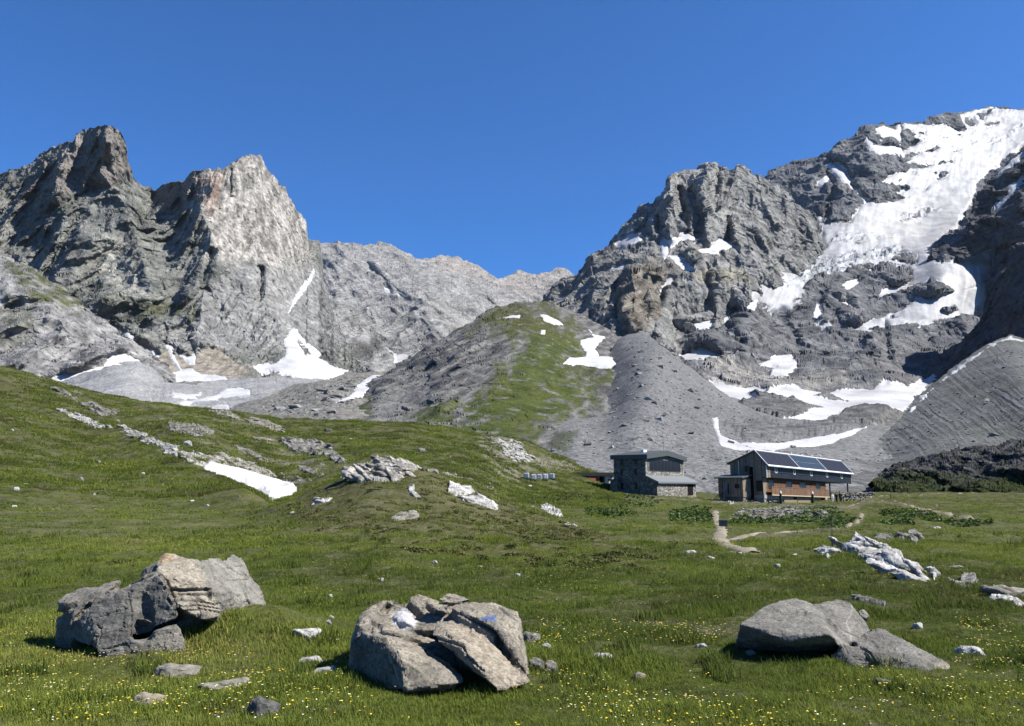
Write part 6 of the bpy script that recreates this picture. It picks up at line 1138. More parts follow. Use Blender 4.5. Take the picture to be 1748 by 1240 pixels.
def solve(P0, d, px, lo=0, hi=60):
    for _ in range(50):
        m = (lo + hi) / 2; u = proj(np.array(P0) + m * np.array([d[0], d[1], 0]))[0]
        if (u < px) == (proj(np.array(P0) + hi * np.array([d[0], d[1], 0]))[0] > px): lo = m
        else: hi = m
    return m
def zat(py, Y, px): return float(unproj(px, py, Y)[2])
def window(par, fn, a0, a1, b, z0, z1, side, name='window', fm='frame', fw_=.07, sill=True):
    """opening on the long face (side 'b': at b, facing -b) or on the end face (side 'a': at a = b, facing -a)"""
    d = .06
    if side == 'b': bx = lambda bm, u0, u1, y0, y1, d0, d1: bm_box(bm, u0, u1, b - d1, b - d0, y0, y1, fn)
    else: bx = lambda bm, u0, u1, y0, y1, d0, d1: bm_box(bm, b - d1, b - d0, u0, u1, y0, y1, fn)
    bm = bmesh.new(); bx(bm, a0, a0 + fw_, z0, z1, -.02, d); bx(bm, a1 - fw_, a1, z0, z1, -.02, d); bx(bm, a0 + fw_, a1 - fw_, z1 - fw_, z1, -.02, d); bx(bm, a0 + fw_, a1 - fw_, z0, z0 + fw_, -.02, d * 1.6)
    w_ = obj(name, bm, MM[fm], par)
    bm = bmesh.new(); bx(bm, a0 + fw_, a1 - fw_, z0 + fw_, z1 - fw_, -.01, .012); obj('pane', bm, MM['glass'], w_)
    return w_
# ---------------------------------------------------------------- wooden hut
YW = 135.; W0 = unproj(1311, 863, YW); ya = R(48); L = (math.cos(ya), math.sin(ya)); G = (-L[1], L[0])
LU = solve(W0, L, 1456); LW = solve(W0, L, 1418); GW = solve(W0, G, 1249)
TILT = .022
wt = thing('mountain_hut', 'long weathered wooden hut with solar panels covering its roof', 'mountain hut', tuple(W0), ya)
fn = lambda p: (p[0], p[1], p[2] - TILT * p[0])
H = lambda py: zat(py, YW, 1311) - W0[2]
ze, zu, zf_ = H(791), H(815), H(851)          # eave, underside of the upper storey, top of the stone base
br = GW * .30; zr = zat(769, W0[1] + G[1] * br, 1293) - W0[2]; zl = zat(789, W0[1] + G[1] * GW, 1248) - W0[2]
sb = .75                                       # the lower storey stands back
box('stone_base', MM['rough_stone'], wt, .1, LW, sb - .1, GW, -1.2, zf_, fn)
box('concrete_plinth', MM['concrete'], wt, .08, LW + .05, sb - .16, GW - .1, zf_ - .02, zf_ + .55, fn)
box('lower_wall', MM['warm_wood'], wt, 1.4, LW, sb, GW - .05, zf_ + .5, zu + .02, fn)
bm = bmesh.new(); bm_prism(bm, [(sb - .02, zf_ + .5), (sb - .02, zu), (0, zu), (0, ze - .1), (br, zr - .1), (GW, zl - .1), (GW, zf_ + .5)], 0, 0, 1.5, fn); obj('gable_wall', bm, MM['grey_wood'], wt)
bm = bmesh.new(); bm_prism(bm, [(.05, zu + .01), (0.05, ze - .12), (br, zr - .12), (GW - .05, zl - .12), (GW - .05, zu + .01)], 0, 1.5, LU - .35, fn); obj('upper_storey', bm, MM['dark'], wt)
box('end_board', MM['grey_wood'], wt, LU - .34, LU, -.02, .5, zu - .05, ze - .1, fn)
box('cladding_rail', MM['steel'], wt, .1, LU - .4, -.03, .04, zu + (ze - zu) * .40, zu + (ze - zu) * .40 + .06, fn)
bm = bmesh.new(); s1 = (zr - ze) / br; s2 = (zl - zr) / (GW - br)
bm_prism(bm, [(-.35, ze - .35 * s1), (br, zr), (GW + .5, zl + .5 * s2), (GW + .5, zl + .5 * s2 - .22), (br, zr - .24), (-.35, ze - .35 * s1 - .2)], 0, -.25, LU + .2, fn); roof = obj('roof', bm, MM['roof'], wt)
def on_roof(a, t, h):                          # a along the eave, t from eave (0) to ridge (1), h above the sheet
    b = -.35 + t * (br + .35); return fn((a, b - h * .6, ze - .35 * s1 + t * (zr - ze + .35 * s1) + h))
def roof_slab(bm, a0, a1, t0, t1, h0, h1):
    vs = [bm.verts.new(on_roof(a, t, h)) for h in (h0, h1) for a, t in ((a0, t0), (a1, t0), (a1, t1), (a0, t1))]
    for f in ((3, 2, 1, 0), (4, 5, 6, 7), (0, 1, 5, 4), (1, 2, 6, 5), (2, 3, 7, 6), (3, 0, 4, 7)): bm.faces.new([vs[i] for i in f])
A0, A1 = -.2, LU + .15; cuts = [A0, A0 + (A1 - A0) * .335, A0 + (A1 - A0) * .66, A1]
bm = bmesh.new(); tw = .16
roof_slab(bm, A0, A1, -.06, .03, .004, .12); roof_slab(bm, A0, A1, .97, 1.02, .004, .12)
for c_ in (cuts[0], cuts[1] - tw / 2, cuts[2] - tw / 2, cuts[3] - tw): roof_slab(bm, c_, c_ + tw, .03, .97, .004, .12)
obj('roof_trim', bm, MM['trim'], roof)
for k in range(3):
    a0, a1 = cuts[k] + tw * 1.1, cuts[k + 1] - tw * .7; mid = k == 1
    bm = bmesh.new(); nx_, ny_ = (7, 2) if mid else (5, 1); g_ = .05 if mid else .03
    t0, t1 = (.06, .93)
    for i in range(nx_):
        for j in range(ny_): roof_slab(bm, a0 + (a1 - a0) * i / nx_ + g_, a0 + (a1 - a0) * (i + 1) / nx_ - g_, t0 + (t1 - t0) * j / ny_ + .012, t0 + (t1 - t0) * (j + 1) / ny_ - .012, .05, .09)
    pn = obj('solar_panel', bm, PVB if mid else PVD, roof, 'blue gridded solar panel field in the middle of the roof' if mid else None)
    bm = bmesh.new(); roof_slab(bm, a0, a1, t0, t1, .006, .048); fr_ = obj('panel_backing', bm, MM['trim'] if mid else MM['steel'], wt)
for a, s in ((LU * .40, .35), (LU * .52, .3), (LU * .64, .35), (LU * .75, .55), (LU * .20, .25)):
    bm = bmesh.new(); q_ = fn((a, br, zr)); bm_tube(bm, (q_[0], br + .3, q_[2] - .2), (q_[0], br + .3, q_[2] + s), .12); bm_tube(bm, (q_[0], br + .3, q_[2] + s), (q_[0], br + .3, q_[2] + s + .1), .2, .12); obj('roof_vent', bm, MM['white'], roof)
for k in range(5):
    a = LU * (.085 + .192 * k); window(wt, fn, a, a + .95, 0.05, zu + (ze - zu) * .36, ze - .42, 'b', fm='trim', fw_=.12)
for a0, a1 in ((.08, .155), (.335, .43), (.55, .65), (.82, .90)):
    window(wt, fn, LW * a0, LW * a1, sb, zu - 1.75, zu - .35, 'b', fm='warm_wood')
zb0, zb1 = zf_ + .55, zf_ + 1.95
bl = box('balcony_railing', MM['deck_wood'], wt, 1.5, LW - .8, -.15, -.07, zb0 + .1, zb1, fn)
box('railing_beam', MM['pine'], bl, 1.45, LW - .75, -.2, -.02, zb0 - .05, zb0 + .1, fn); box('railing_cap', MM['grey_wood'], bl, 1.45, LW - .75, -.2, -.02, zb1, zb1 + .07, fn)
box('balcony_floor', MM['deck_wood'], wt, 1.5, LW - .8, -.06, sb - .005, zb0 - .02, zb0 + .09, fn)
box('corner_panel', MM['grey_wood'], wt, .02, 1.42, sb - .06, sb + .02, zf_ + .5, zu - .02, fn)
for a in (LU * .30, LU * .62): box('basement_window', MM['black'], wt, a, a + 1.3, sb - .2, sb - .12, zf_ - .05, zf_ + .35, fn)
for a, b in ((LW + 1.6, .5), (LU - .8, .5), (LU - .8, GW - 1)):
    bm = bmesh.new(); bm_box(bm, a, a + .22, b, b + .22, zf_ - .3, zu + .05, fn); obj('post', bm, MM['steel'], wt)
box('corner_trim', MM['trim'], wt, -.06, .06, -.08, .04, zu - .1, ze - .25, fn)
for b0, b1, z0, z1 in ((GW * .48, GW * .60, zl - 1.75, zl - .65), (GW * .10, GW * .30, zf_ + 1.1, zf_ + 3.0)): window(wt, fn, b0, b1, 0, z0, z1, 'a', fm='grey_wood')
box('downpipe', MM['trim'], wt, -.16, -.06, GW * .74, GW * .74 + .1, zl - 2.4, zl + .2, fn)
box('recess_shade', MM['black'], wt, -.05, -.005, GW * .36, GW * .46, zf_ - .1, zl - .9, fn)  # flat black sheet painting a recess's shade on the gable
# annex on the gable side
aw, ab0, ab1, az1 = 3.0, GW * .44, GW * 1.12, zu - .25
box('annex_wall', MM['grey_wood'], wt, -aw, -.02, ab0, ab1, zf_ + .15, az1, fn); box('annex_base', MM['shaded_stone'], wt, -aw + .15, -.03, ab0 + .1, ab1 - .1, -.9, zf_ + .13, fn)
bm = bmesh.new(); bm_prism(bm, [(-aw - .55, az1 - .02), (-aw - .55, az1 + .2), (0, az1 + .75), (0, az1 + .5)], 1, ab0 - .35, ab1 + .5, fn); obj('annex_roof', bm, MM['roof'], wt)
box('roof_edge', MM['trim'], wt, -aw - .58, -aw - .5, ab0 - .37, ab1 + .52, az1 + .12, az1 + .24, fn)
window(wt, fn, ab0 + (ab1 - ab0) * .12, ab0 + (ab1 - ab0) * .34, -aw, zf_ + 1.5, zf_ + 2.35, 'a', fm='grey_wood')
dr = box('door', MM['blue'], wt, -aw - .05, -aw + .02, ab0 + (ab1 - ab0) * .62, ab0 + (ab1 - ab0) * .74, zf_ + .5, zf_ + 2.5, fn); box('door_window', MM['glass'], dr, -aw - .07, -aw - .04, ab0 + (ab1 - ab0) * .55, ab0 + (ab1 - ab0) * .61, zf_ + .6, zf_ + 2.4, fn)
bm = bmesh.new()
for k in range(7): bm_box(bm, -aw - .1 - .9, -aw - .1, ab1 - 1.6 + k * .3, ab1 - 1.6 + k * .3 + .3, -1, zf_ + .45 - k * .27, fn)
sw = obj('outdoor_stairs', bm, MM['shaded_stone'], wt)
bm = bmesh.new()
for o_ in (-aw - 1.0, -aw - .2):
    p0, p1 = (o_, ab1 - 1.6, zf_ + 1.5), (o_, ab1 + .6, zf_ - .5)
    bm_tube(bm, fn(p0), fn(p1), .06); bm_tube(bm, fn(p0), fn((o_, ab1 - 1.6, zf_ - .4)), .05); bm_tube(bm, fn(p1), fn((o_, ab1 + .6, -1)), .05)
obj('stair_railing', bm, MM['grey_wood'], sw)
# ---------------------------------------------------------------- stone hut
YS = 133.; S0 = unproj(1103, 847, YS); yb = R(55); Ls = (math.cos(yb), math.sin(yb)); Gs = (-Ls[1], Ls[0])
SL = solve(S0, Ls, 1168); SG = solve(S0, Gs, 1048.5)
sh = thing('stone_hut', 'three storey grey stone hut with a wide window band under a flat gable roof', 'mountain hut', tuple(S0), yb)
Hs = lambda py: zat(py, YS, 1103) - S0[2]
zt, zc = Hs(783.5), Hs(775.5); zrg = zc + .9
bm = bmesh.new(); bm_prism(bm, [(0, -1.5), (0, zt), (SL * .5, zt + .75), (SL, zt), (SL, -1.5)], 1, 0, SG); obj('stone_wall', bm, MM['shaded_stone'], sh)
bm = bmesh.new(); bm_prism(bm, [(-.45, zt - .02), (-.45, zc - .05), (SL * .5, zrg), (SL + .5, zc - .05), (SL + .5, zt - .02), (SL * .5, zt + .76)], 1, -.55, SG + .4); rf = obj('roof', bm, MM['roof'], sh)
bm = bmesh.new(); bm_box(bm, SL * .28, SL * .36, SG * .4, SG * .5, zc, zc + .95); obj('chimney', bm, MM['white'], rf)
bm = bmesh.new(); bm_tube(bm, (SL * .55, .6, zrg - .2), (SL * .55, .6, zrg + 3.6), .035, .02); obj('antenna', bm, MM['steel'], rf)
z0, z1 = Hs(803), zt - .05
wf = None
bm = bmesh.new(); n_ = 9
for k in range(n_ + 1): a = SL * (.10 + .80 * k / n_); bm_box(bm, a - .05, a + .05, -.07, .02, z0, z1)
bm_box(bm, SL * .10, SL * .90, -.09, .02, z0 - .12, z0); wf = obj('window_band', bm, MM['steel'], sh)
bm = bmesh.new(); bm_box(bm, SL * .1, SL * .9, -.03, .02, z0, z1); obj('pane', bm, MM['glass'], wf)
box('stone_front', MM['rough_stone'], sh, .02, SL - .02, -.045, .1, Hs(815), z0 - .13)
box('stone_quoin', MM['dry_stone'], sh, -.03, .45, -.06, .12, Hs(815), zt - .05); box('stone_quoin', MM['dry_stone'], sh, SL - .5, SL + .03, -.06, .12, Hs(815), zt - .05)
for g_ in (SG * .30, SG * .74):
    for py_ in (786.5, 804.5, 829): window(sh, None, g_ - .28, g_ + .28, 0, Hs(py_) - .65, Hs(py_) + .5, 'a', fm='shaded_stone')
pr = 2.0; za0, za1 = Hs(812.5), Hs(822)
bm = bmesh.new(); bm_prism(bm, [(-.02, -1.5), (-pr, -1.5), (-pr, za1 - .12), (-.02, za0 - .12)], 0, .05, SL + .6); an = obj('porch_wall', bm, MM['rough_stone'], sh)
bm = bmesh.new(); bm_prism(bm, [(-.06, za0 - .1), (-.06, za0 + .1), (-pr - .4, za1 - .05), (-pr - .4, za1 - .3)], 0, -.3, SL + 1.1); obj('porch_roof', bm, MM['pale_roof'], sh)
box('porch_eave', MM['steel'], sh, -.28, SL + 1.05, -pr - .38, -pr + .3, za1 - .42, za1 - .3)
box('porch_side', MM['shaded_stone'], sh, -.03, .04, -pr + .02, -.05, -1.5, za1 - .15)  # thin panel giving the porch side its shade in darker stone
box('door', MM['black'], sh, SL * .80, SL * .95, -pr - .04, -pr + .05, .05, 1.95)
box('back_porch', MM['shaded_stone'], sh, -1.3, -.02, SG * .80, SG * 1.0, -1.5, 2.5); box('back_porch_roof', MM['roof'], sh, -1.5, -.02, SG * .74, SG * 1.06, 2.5, 2.75)
# ---------------------------------------------------------------- turf shed
P = unproj(1015, 826, 146); P[2] = gz(P[:1], P[1:2])[0]
tsd = thing('shed', 'low white walled shed with a turf roof sunk into the slope', 'shed', tuple(P), R(4)); zz = zat(826, 146, 1015) - P[2]
box('wall', MM['rough_stone'], tsd, -2.4, 3.4, 0, 3, -1.0, zz + 1.6); box('white_wall_panel', MM['white'], tsd, 1.9, 3.4, -.05, .05, zz - .5, zz + 1.35)
box('door', MM['black'], tsd, .95, 1.5, -.05, .05, zz - .3, zz + 1.25); box('roof', MM['turf'], tsd, -4, 3.7, -.4, 3.6, zz + 1.55, zz + 2.0); box('roof_edge', MM['steel'], tsd, -4.02, 3.72, -.46, -.38, zz + 1.4, zz + 1.85); box('white_base', MM['white'], tsd, -.2, .9, -.05, .05, zz - .3, zz + .1)
P2 = unproj(1012, 828, 145.0); P2[2] = gz(P2[:1], P2[1:2])[0]
bm = bmesh.new(); bm_box(bm, -.5, .5, -.25, .25, .2, .75); bm_box(bm, -.42, -.28, -.2, .2, 0, .2); bm_box(bm, .28, .42, -.2, .2, 0, .2); bm_tube(bm, (-.6, 0, .5), (-.6, 0, .9), .06)
o_ = obj('wheelbarrow', bm, MM['orange']); o_.location = P2 + [0, 0, zz * .6]; tag(o_, 'orange cart parked against the low shed', 'cart')
# ---------------------------------------------------------------- water tanks
def tank():
    t = thing('water_tank', '', 'water tank', group='row of white water tanks')
    bm = bmesh.new(); bm_box(bm, -.46, .46, -.4, .4, .16, 1.02); bmesh.ops.bevel(bm, geom=bm.edges[:], offset=.12, segments=3, affect='EDGES'); b_ = obj('tank_body', bm, MM['tank'], t)
    bm = bmesh.new(); bm_tube(bm, (0, 0, 1.0), (0, 0, 1.1), .13); obj('lid', bm, MM['steel'], b_)
    bm = bmesh.new()
    for z_ in (.3, .55, .8, 1.02):
        for (p, q) in (((-.5, -.44), (.5, -.44)), ((.5, -.44), (.5, .44)), ((.5, .44), (-.5, .44)), ((-.5, .44), (-.5, -.44))): bm_tube(bm, (*p, z_), (*q, z_), .014, n=5)
    for p in ((-.5, -.44), (-.17, -.44), (.17, -.44), (.5, -.44), (.5, .44), (-.5, .44)): bm_tube(bm, (*p, .12), (*p, 1.04), .016, n=5)
    obj('cage', bm, MM['cage'], t); bm = bmesh.new(); bm_box(bm, -.52, .52, -.46, .46, 0, .13); obj('pallet', bm, MM['steel'], t); return t
def dup(root):
    r = root.copy(); COL.objects.link(r)
    for ch in list(root.children):
        c = ch.copy(); COL.objects.link(c); c.parent = r
        for g in ch.children: d = g.copy(); COL.objects.link(d); d.parent = c
    return r
t0 = tank(); TL = ['first white water tank in the row, at the gravelly foot of the cairn slope', 'second white water tank from the gravel end of the row', 'middle white water tank in the row of five', 'white water tank second from the shed end of the row', 'last white water tank in the row, at the end toward the shed']
TY = 140.
for k, (px_, lb) in enumerate(zip((899, 911, 921, 931, 942), TL)):
    t = t0 if k == 0 else dup(t0); P = gpt(px_, 819.5, 90); t.location = P; t.rotation_euler = (0, 0, R((-6, 4, 0, 8, -10)[k])); s_ = (.85, .85, .9, .9, .95)[k]; t.scale = (s_, s_, s_ * 1.1); t['label'] = lb
# ---------------------------------------------------------------- cairn
P = gpt(860, 746, 100); rng = np.random.RandomState(4); bm = bmesh.new(); z_ = 0
for k in range(9):
    s_ = .62 - .04 * k; q = rand_hull(rng, s_, s_ * .8, .13, 12); hull_into(bm, q + [rng.normal() * .06, rng.normal() * .06, z_ + .1]); z_ += .2
V, N, F = voxel_union(bm, .05, 1); o_ = mesh_from('cairn', V, F, C3(.20, .19, .17) * np.ones((len(V), 3)) * np.clip(1 + .5 * fbm(V / .3, 3), .4, 1.6)[:, None], M_STONE); o_.location = P; tag(o_, 'tall cairn of piled stones on the skyline of the green crest', 'cairn')
# ---------------------------------------------------------------- stone walls
def wall(pts, h, w_, label, seed=1, name='dry_stone_wall', tone=GREYR, Yf=None, size=.32):
    rng = np.random.RandomState(seed); bm = bmesh.new(); Q = [unproj(a, b, c) for a, b, c in pts] 
    for p, q in zip(Q[:-1], Q[1:]):
        Ln = np.hypot(*(q - p)[:2]); n = int(Ln / (size * 1.3)) + 1
        for i in range(n):
            for j in range(int(h / (size * .62))):
                c = p + (q - p) * ((i + .5 * (j % 2) + rng.uniform(-.2, .2)) / n); zg_ = min(c[2], float(gz(c[:1], c[1:2])[0]))
                hh = rand_hull(rng, size * .72, w_ * .6, size * .42, 10); hull_into(bm, hh + [c[0] + rng.normal() * .04, c[1] + rng.normal() * .05, zg_ + size * .25 + j * size * .62])
    V, N, F = voxel_union(bm, size * .16, 1); k = np.clip(.5 + .9 * fbm(V / (size * .8), 3, .6), 0, 1)
    tag(mesh_from(name, V, F, mix(tone[0], tone[1], k), M_LIME), label, 'stone wall')
wall([(1437, 864, 137), (1452, 863, 139), (1470, 862, 142), (1492, 861, 146)], 2.2, .9, 'high dry stone wall at the right end of the wooden hut', 5, size=.5)
wall([(1640, 889, 40), (1652, 891, 39.5), (1667, 893, 39)], .25, .3, 'low tumbled stone wall where the pale winding path ends', 6, size=.16)
wall([(1312, 866, 133), (1330, 866, 133.5), (1334, 866, 134)], 1.2, .8, 'short stone retaining wall at the near corner of the wooden hut', 7, size=.45)
# rubble bank below the wooden hut
rng = np.random.RandomState(9); bm = bmesh.new()
g = np.stack([rng.uniform(1256, 1385, 900), rng.uniform(868, 889, 900)], -1); g = g[psd(g[:, 0], g[:, 1], [(1250, 880), (1265, 871), (1330, 868), (1380, 870), (1392, 880), (1360, 889), (1290, 889)]) > 0]
for P in gpt_many(g[:, 0], g[:, 1], y0=40): s_ = rng.uniform(.12, .32) * P[1] / 60; hull_into(bm, rand_hull(rng, s_, s_ * .8, s_ * .5, 9) + P + [0, 0, s_ * .1])
me = bpy.data.meshes.new('rubble'); bm.to_mesh(me); bm.free(); V = np.array([v.co for v in me.vertices]); at = me.color_attributes.new('Col', 'FLOAT_COLOR', 'POINT')
cc = np.ones((len(V), 4), np.float32); cc[:, :3] = mix(GREYR[0], GREYR[1], np.clip(.5 + fbm(V / .9, 3), 0, 1)) * ALBEDO; at.data.foreach_set('color', cc.ravel()); me.materials.append(M_LIME); o_ = bpy.data.objects.new('rubble', me); COL.objects.link(o_); tag(o_, 'bank of grey rubble in front of the wooden hut', 'rubble', None, 'stuff')
# scattered blocks on the moraines
rng = np.random.RandomState(12)
def ray_hit(o, px, py):
    P = unproj(px, py, 10.); c_ = Vector((0, 0, CAMZ)); d = (Vector(P) - c_).normalized(); ok, loc, n_, i_ = o.ray_cast(c_, d); return np.array(loc) if ok else None
bm = bmesh.new()
for nm, rg_, n, s0 in (('moraine_cone', [(890, 800), (1000, 705), (1080, 580), (1115, 580), (1260, 700), (1420, 790), (1540, 760), (1540, 840), (900, 840)], 5200, .8), ('right_moraine', [(1450, 820), (1560, 710), (1720, 600), (1748, 600), (1748, 750), (1600, 765), (1500, 800)], 1400, .8), ('boulder_moraine', [(420, 700), (590, 645), (680, 640), (560, 715)], 1300, 1.0), ('glacier_mountain', [(1230, 700), (1430, 740), (1460, 780), (1250, 760)], 500, .9)):
    tgt = bpy.data.objects[nm]; p = np.array(rg_); k = 0
    while k < n:
        a, b = rng.uniform(p[:, 0].min(), p[:, 0].max()), rng.uniform(p[:, 1].min(), p[:, 1].max())
        k += 1
        if psd(np.array([a]), np.array([b]), rg_)[0] < 0: continue
        q = ray_hit(tgt, a, b)
        if q is None: continue
        s_ = s0 * rng.uniform(.2, 1) ** 1.5 * (1 + 2.0 * (rng.rand() < .05)) * q[1] / 330; hull_into(bm, rand_hull(rng, s_, s_ * .8, s_ * .6, 9) + q)
me = bpy.data.meshes.new('moraine_blocks'); bm.to_mesh(me); bm.free(); V = np.array([v.co for v in me.vertices]); at = me.color_attributes.new('Col', 'FLOAT_COLOR', 'POINT')
cc = np.ones((len(V), 4), np.float32); cc[:, :3] = mix(C3(.13, .13, .13), C3(.42, .42, .41), np.clip(.5 + 1.2 * fbm(V / 9., 3), 0, 1)) * ALBEDO; at.data.foreach_set('color', cc.ravel()); me.materials.append(M_LIME); o_ = bpy.data.objects.new('moraine_blocks', me); COL.objects.link(o_); tag(o_, 'loose blocks strewn over the grey moraine slopes', 'rubble', None, 'stuff')
# ---------------------------------------------------------------- terrace furniture
def parasol(px, py, Y, label):
    P = unproj(px, py, Y); P[2] = min(P[2], gz(P[:1], P[1:2])[0] + .4); t = thing('parasol', label, 'parasol', tuple(P), 0, 'closed parasols on the terrace')
    bm = bmesh.new(); bm_tube(bm, (0, 0, 0), (0, 0, 2.6), .03); obj('pole', bm, MM['trim'], t)
    bm = bmesh.new(); bm_tube(bm, (0, 0, .45), (0, 0, 1.3), .24, .27); bm_tube(bm, (0, 0, 1.3), (0, 0, 2.15), .27, .16); obj('canopy', bm, MM['green'], t)
    bm = bmesh.new(); bm_tube(bm, (0, 0, 2.15), (0, 0, 2.55), .2, .1); obj('top_cover', bm, MM['white'], t); bm = bmesh.new(); bm_tube(bm, (0, 0, 0), (0, 0, .12), .35); obj('foot', bm, MM['concrete'], t)
parasol(1333.5, 865.5, 131.5, 'closed dark parasol with a white cap beside the stone corner of the hut'); parasol(1388, 866, 133, 'closed dark green parasol with a white cap at the bench end')
def bench(px, py, Y, ln, label):
    P = unproj(px, py, Y); t = thing('wooden_bench', label, 'bench', tuple(P), R(3), 'pale pine benches on the terrace')
    box('seat', MM['pine'], t, -ln / 2, ln / 2, -.25, .2, .42, .5); box('backrest', MM['pine'], t, -ln / 2, ln / 2, .2, .27, .62, 1.0)
    for k in range(3): a = -ln / 2 + .15 + k * (ln - .5) / 2; box('leg', MM['pine'], t, a, a + .2, -.22, .26, -.1, .42)
bench(1351, 864.5, 131.5, 2.1, 'pale pine bench next to the dark parasol, the left one of two'); bench(1374, 865, 132, 2.1, 'pale pine bench next to the green parasol, the right one of two')
# mast, box, trough, post
P = gpt(1421.5, 937, 12); s_ = P[1] / FPX; t = thing('marker_mast', 'thin dark mast standing behind the flat white slab', 'mast', tuple(P))
bm = bmesh.new(); bm_tube(bm, (0, 0, -.05), (0, 0, 16 * s_), 1.7 * s_); obj('sleeve', bm, MM['steel'], t); bm = bmesh.new(); bm_tube(bm, (0, 0, 16 * s_), (1.5 * s_, 0, 58 * s_), .75 * s_, .55 * s_); obj('rod', bm, MM['steel'], t)
P = gpt(1235, 899, 20); s_ = P[1] / FPX; t = thing('utility_box', 'dark grey utility box standing beside the narrow dusty trail', 'box', tuple(P), R(-8)); box('cabinet', MM['greybox'], t, -6.5 * s_, 6.5 * s_, 0, 8 * s_, -.02, 10 * s_); box('lid', MM['steel'], t, -7.2 * s_, 7.2 * s_, -.6 * s_, 8.6 * s_, 10 * s_, 11.4 * s_)
P = gpt(1572, 880, 30); s_ = P[1] / FPX; t = thing('water_trough', 'dark wooden trough in the grass under the winding path', 'trough', tuple(P), R(-6)); box('trough_body', MM['grey_wood'], t, -11 * s_, 11 * s_, -.2, .25, .05, 3 * s_)
for a in (-8, 8): box('leg', MM['grey_wood'], t, (a - .6) * s_, (a + .6) * s_, -.15, .2, -.05, .05)
P = gpt(1521, 854, 100); bm = bmesh.new(); bm_tube(bm, (0, 0, -.1), (0, 0, 1.0), .07, .06); bm_tube(bm, (0, 0, 1.0), (0, 0, 1.06), .09); o_ = obj('wooden_post', bm, MM['grey_wood']); o_.location = P; tag(o_, 'short dark wooden post by the far gravel track', 'post')
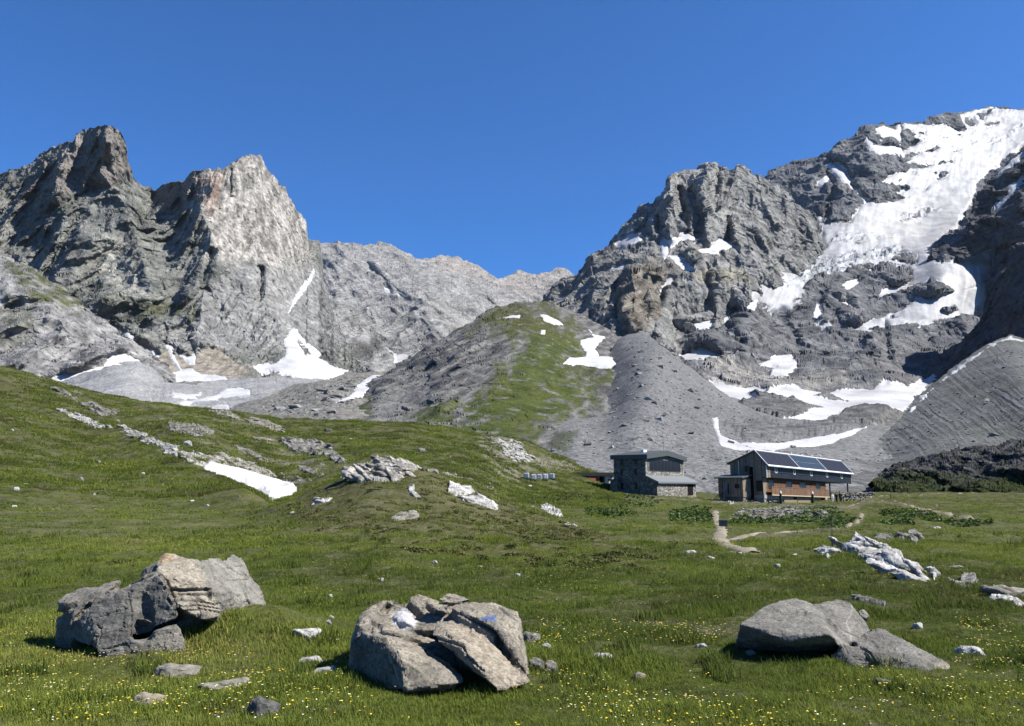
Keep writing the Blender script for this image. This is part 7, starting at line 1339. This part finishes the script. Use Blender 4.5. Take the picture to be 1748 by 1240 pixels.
# ---------------------------------------------------------------- people
def person(P, h, rz, shirt, legs, label, pose='stand', hair=(.03, .02, .015), group=None):
    s = h / 1.75; st_ = .14 if pose == 'walk' else .02; lean = .10 if pose == 'lean' else .02
    J = {'pel': (0, 0, .95, .15), 'chest': (0, -lean * .6, 1.28, .165), 'neck': (0, -lean, 1.48, .06), 'head': (0, -lean - .02, 1.60, .10), 'top': (0, -lean - .01, 1.70, .085)}
    E_ = [('pel', 'chest'), ('chest', 'neck'), ('neck', 'head'), ('head', 'top')]
    for sg, nm in ((-1, 'l'), (1, 'r')):
        f = sg * st_
        J.update({nm + 'hip': (.10 * sg, 0, .88, .10), nm + 'knee': (.10 * sg, -f * .9 - .02, .50, .068), nm + 'ank': (.10 * sg, -f * 1.6 + .03, .09, .048), nm + 'toe': (.11 * sg, -f * 1.6 - .14, .04, .042),
                  nm + 'sh': (.20 * sg, -lean * .8, 1.40, .062), nm + 'elb': (.27 * sg, f * .8 + .02, 1.13, .045), nm + 'wri': (.27 * sg, f * 1.0 - .12, .93, .034), nm + 'han': (.26 * sg, f - .18, .86, .04)})
        E_ += [('pel', nm + 'hip'), (nm + 'hip', nm + 'knee'), (nm + 'knee', nm + 'ank'), (nm + 'ank', nm + 'toe'), ('chest', nm + 'sh'), (nm + 'sh', nm + 'elb'), (nm + 'elb', nm + 'wri'), (nm + 'wri', nm + 'han')]
    ks = list(J); me = bpy.data.meshes.new('p'); me.from_pydata([J[k][:3] for k in ks], [(ks.index(a), ks.index(b)) for a, b in E_], []); o = bpy.data.objects.new('p', me); COL.objects.link(o)
    sk = o.modifiers.new('s', 'SKIN'); o.modifiers.new('u', 'SUBSURF').levels = 1
    for i, k in enumerate(ks): me.skin_vertices[0].data[i].radius = (J[k][3],) * 2
    me.skin_vertices[0].data[0].use_root = True
    ev = o.evaluated_get(bpy.context.evaluated_depsgraph_get()); m2 = bpy.data.meshes.new_from_object(ev); bpy.data.objects.remove(o); m2.name = 'person'
    V = np.array([v.co for v in m2.vertices]); c = np.zeros((len(V), 3)); z = V[:, 2]; ax = np.abs(V[:, 0])
    c[:] = (.42, .26, .19); c[(z < .98)] = legs; c[z < .10] = (.03, .028, .025); c[(z >= .98) & (z < 1.47)] = shirt; c[(z < .92) & (ax > .21)] = (.42, .26, .19)
    at = m2.color_attributes.new('Col', 'FLOAT_COLOR', 'POINT'); c4 = np.ones((len(V), 4), np.float32); c4[:, :3] = c; at.data.foreach_set('color', c4.ravel()); m2.materials.clear(); m2.materials.append(M_CLOTH)
    for p_ in m2.polygons: p_.use_smooth = True
    b = bpy.data.objects.new('person', m2); COL.objects.link(b); b.location = P; b.rotation_euler = (0, 0, rz); b.scale = (s, s, s); tag(b, label, 'person', group)
    bm = bmesh.new(); bmesh.ops.create_icosphere(bm, subdivisions=2, radius=.115, matrix=Matrix.Translation((0, -lean + .02, 1.68)))
    bmesh.ops.delete(bm, geom=[v for v in bm.verts if v.co.z < 1.62 or (v.co.y < -lean - .05 and v.co.z < 1.70)], context='VERTS'); obj('hair', bm, newmat('hair', hair), b)
M_CLOTH = attr_mat('clothing', rough=.9, nscale=12, namp=.12)
def gp(px, py, Y): P = unproj(px, py, Y); P[2] = gz(P[:1], P[1:2])[0]; return tuple(P)
person(gp(1422, 867, 131), 1.75, R(20), (.55, .57, .60), (.50, .50, .50), 'person in pale clothes standing at the right end of the wooden hut')
person(gp(1429, 867, 133), 1.8, R(-60), (.02, .02, .024), (.015, .015, .018), 'person dressed in black close behind the one in pale clothes'); person(gp(1435, 867, 134), 1.85, R(100), (.03, .028, .03), (.02, .02, .025), 'person in dark clothes next to the high dry stone wall')
person(gp(1539, 847, 190), 1.75, R(70), (.06, .05, .06), (.03, .03, .035), 'hiker in dark clothes walking behind on the far gravel track', 'walk'); person(gp(1550.5, 847, 192), 1.8, R(80), (.10, .04, .04), (.025, .025, .03), 'hiker in dark red walking ahead on the far gravel track', 'walk')
# ---------------------------------------------------------------- thin mountain air
bm = bmesh.new(); bm_box(bm, -3800, 3800, -300, 5600, -120, 2300); hz = obj('haze', bm, bpy.data.materials.new('haze_air')); hz.data.materials[0].use_nodes = True
t = hz.data.materials[0].node_tree; t.nodes.remove(t.nodes['Principled BSDF']); v = t.nodes.new('ShaderNodeVolumePrincipled'); v.inputs['Color'].default_value = (.70, .82, 1, 1); v.inputs['Density'].default_value = 0.7e-5; v.inputs['Anisotropy'].default_value = .2
t.links.new(v.outputs[0], t.nodes['Material Output'].inputs['Volume']); tag(hz, 'faint blue haze in the air over the far slopes', 'haze', None, 'stuff')
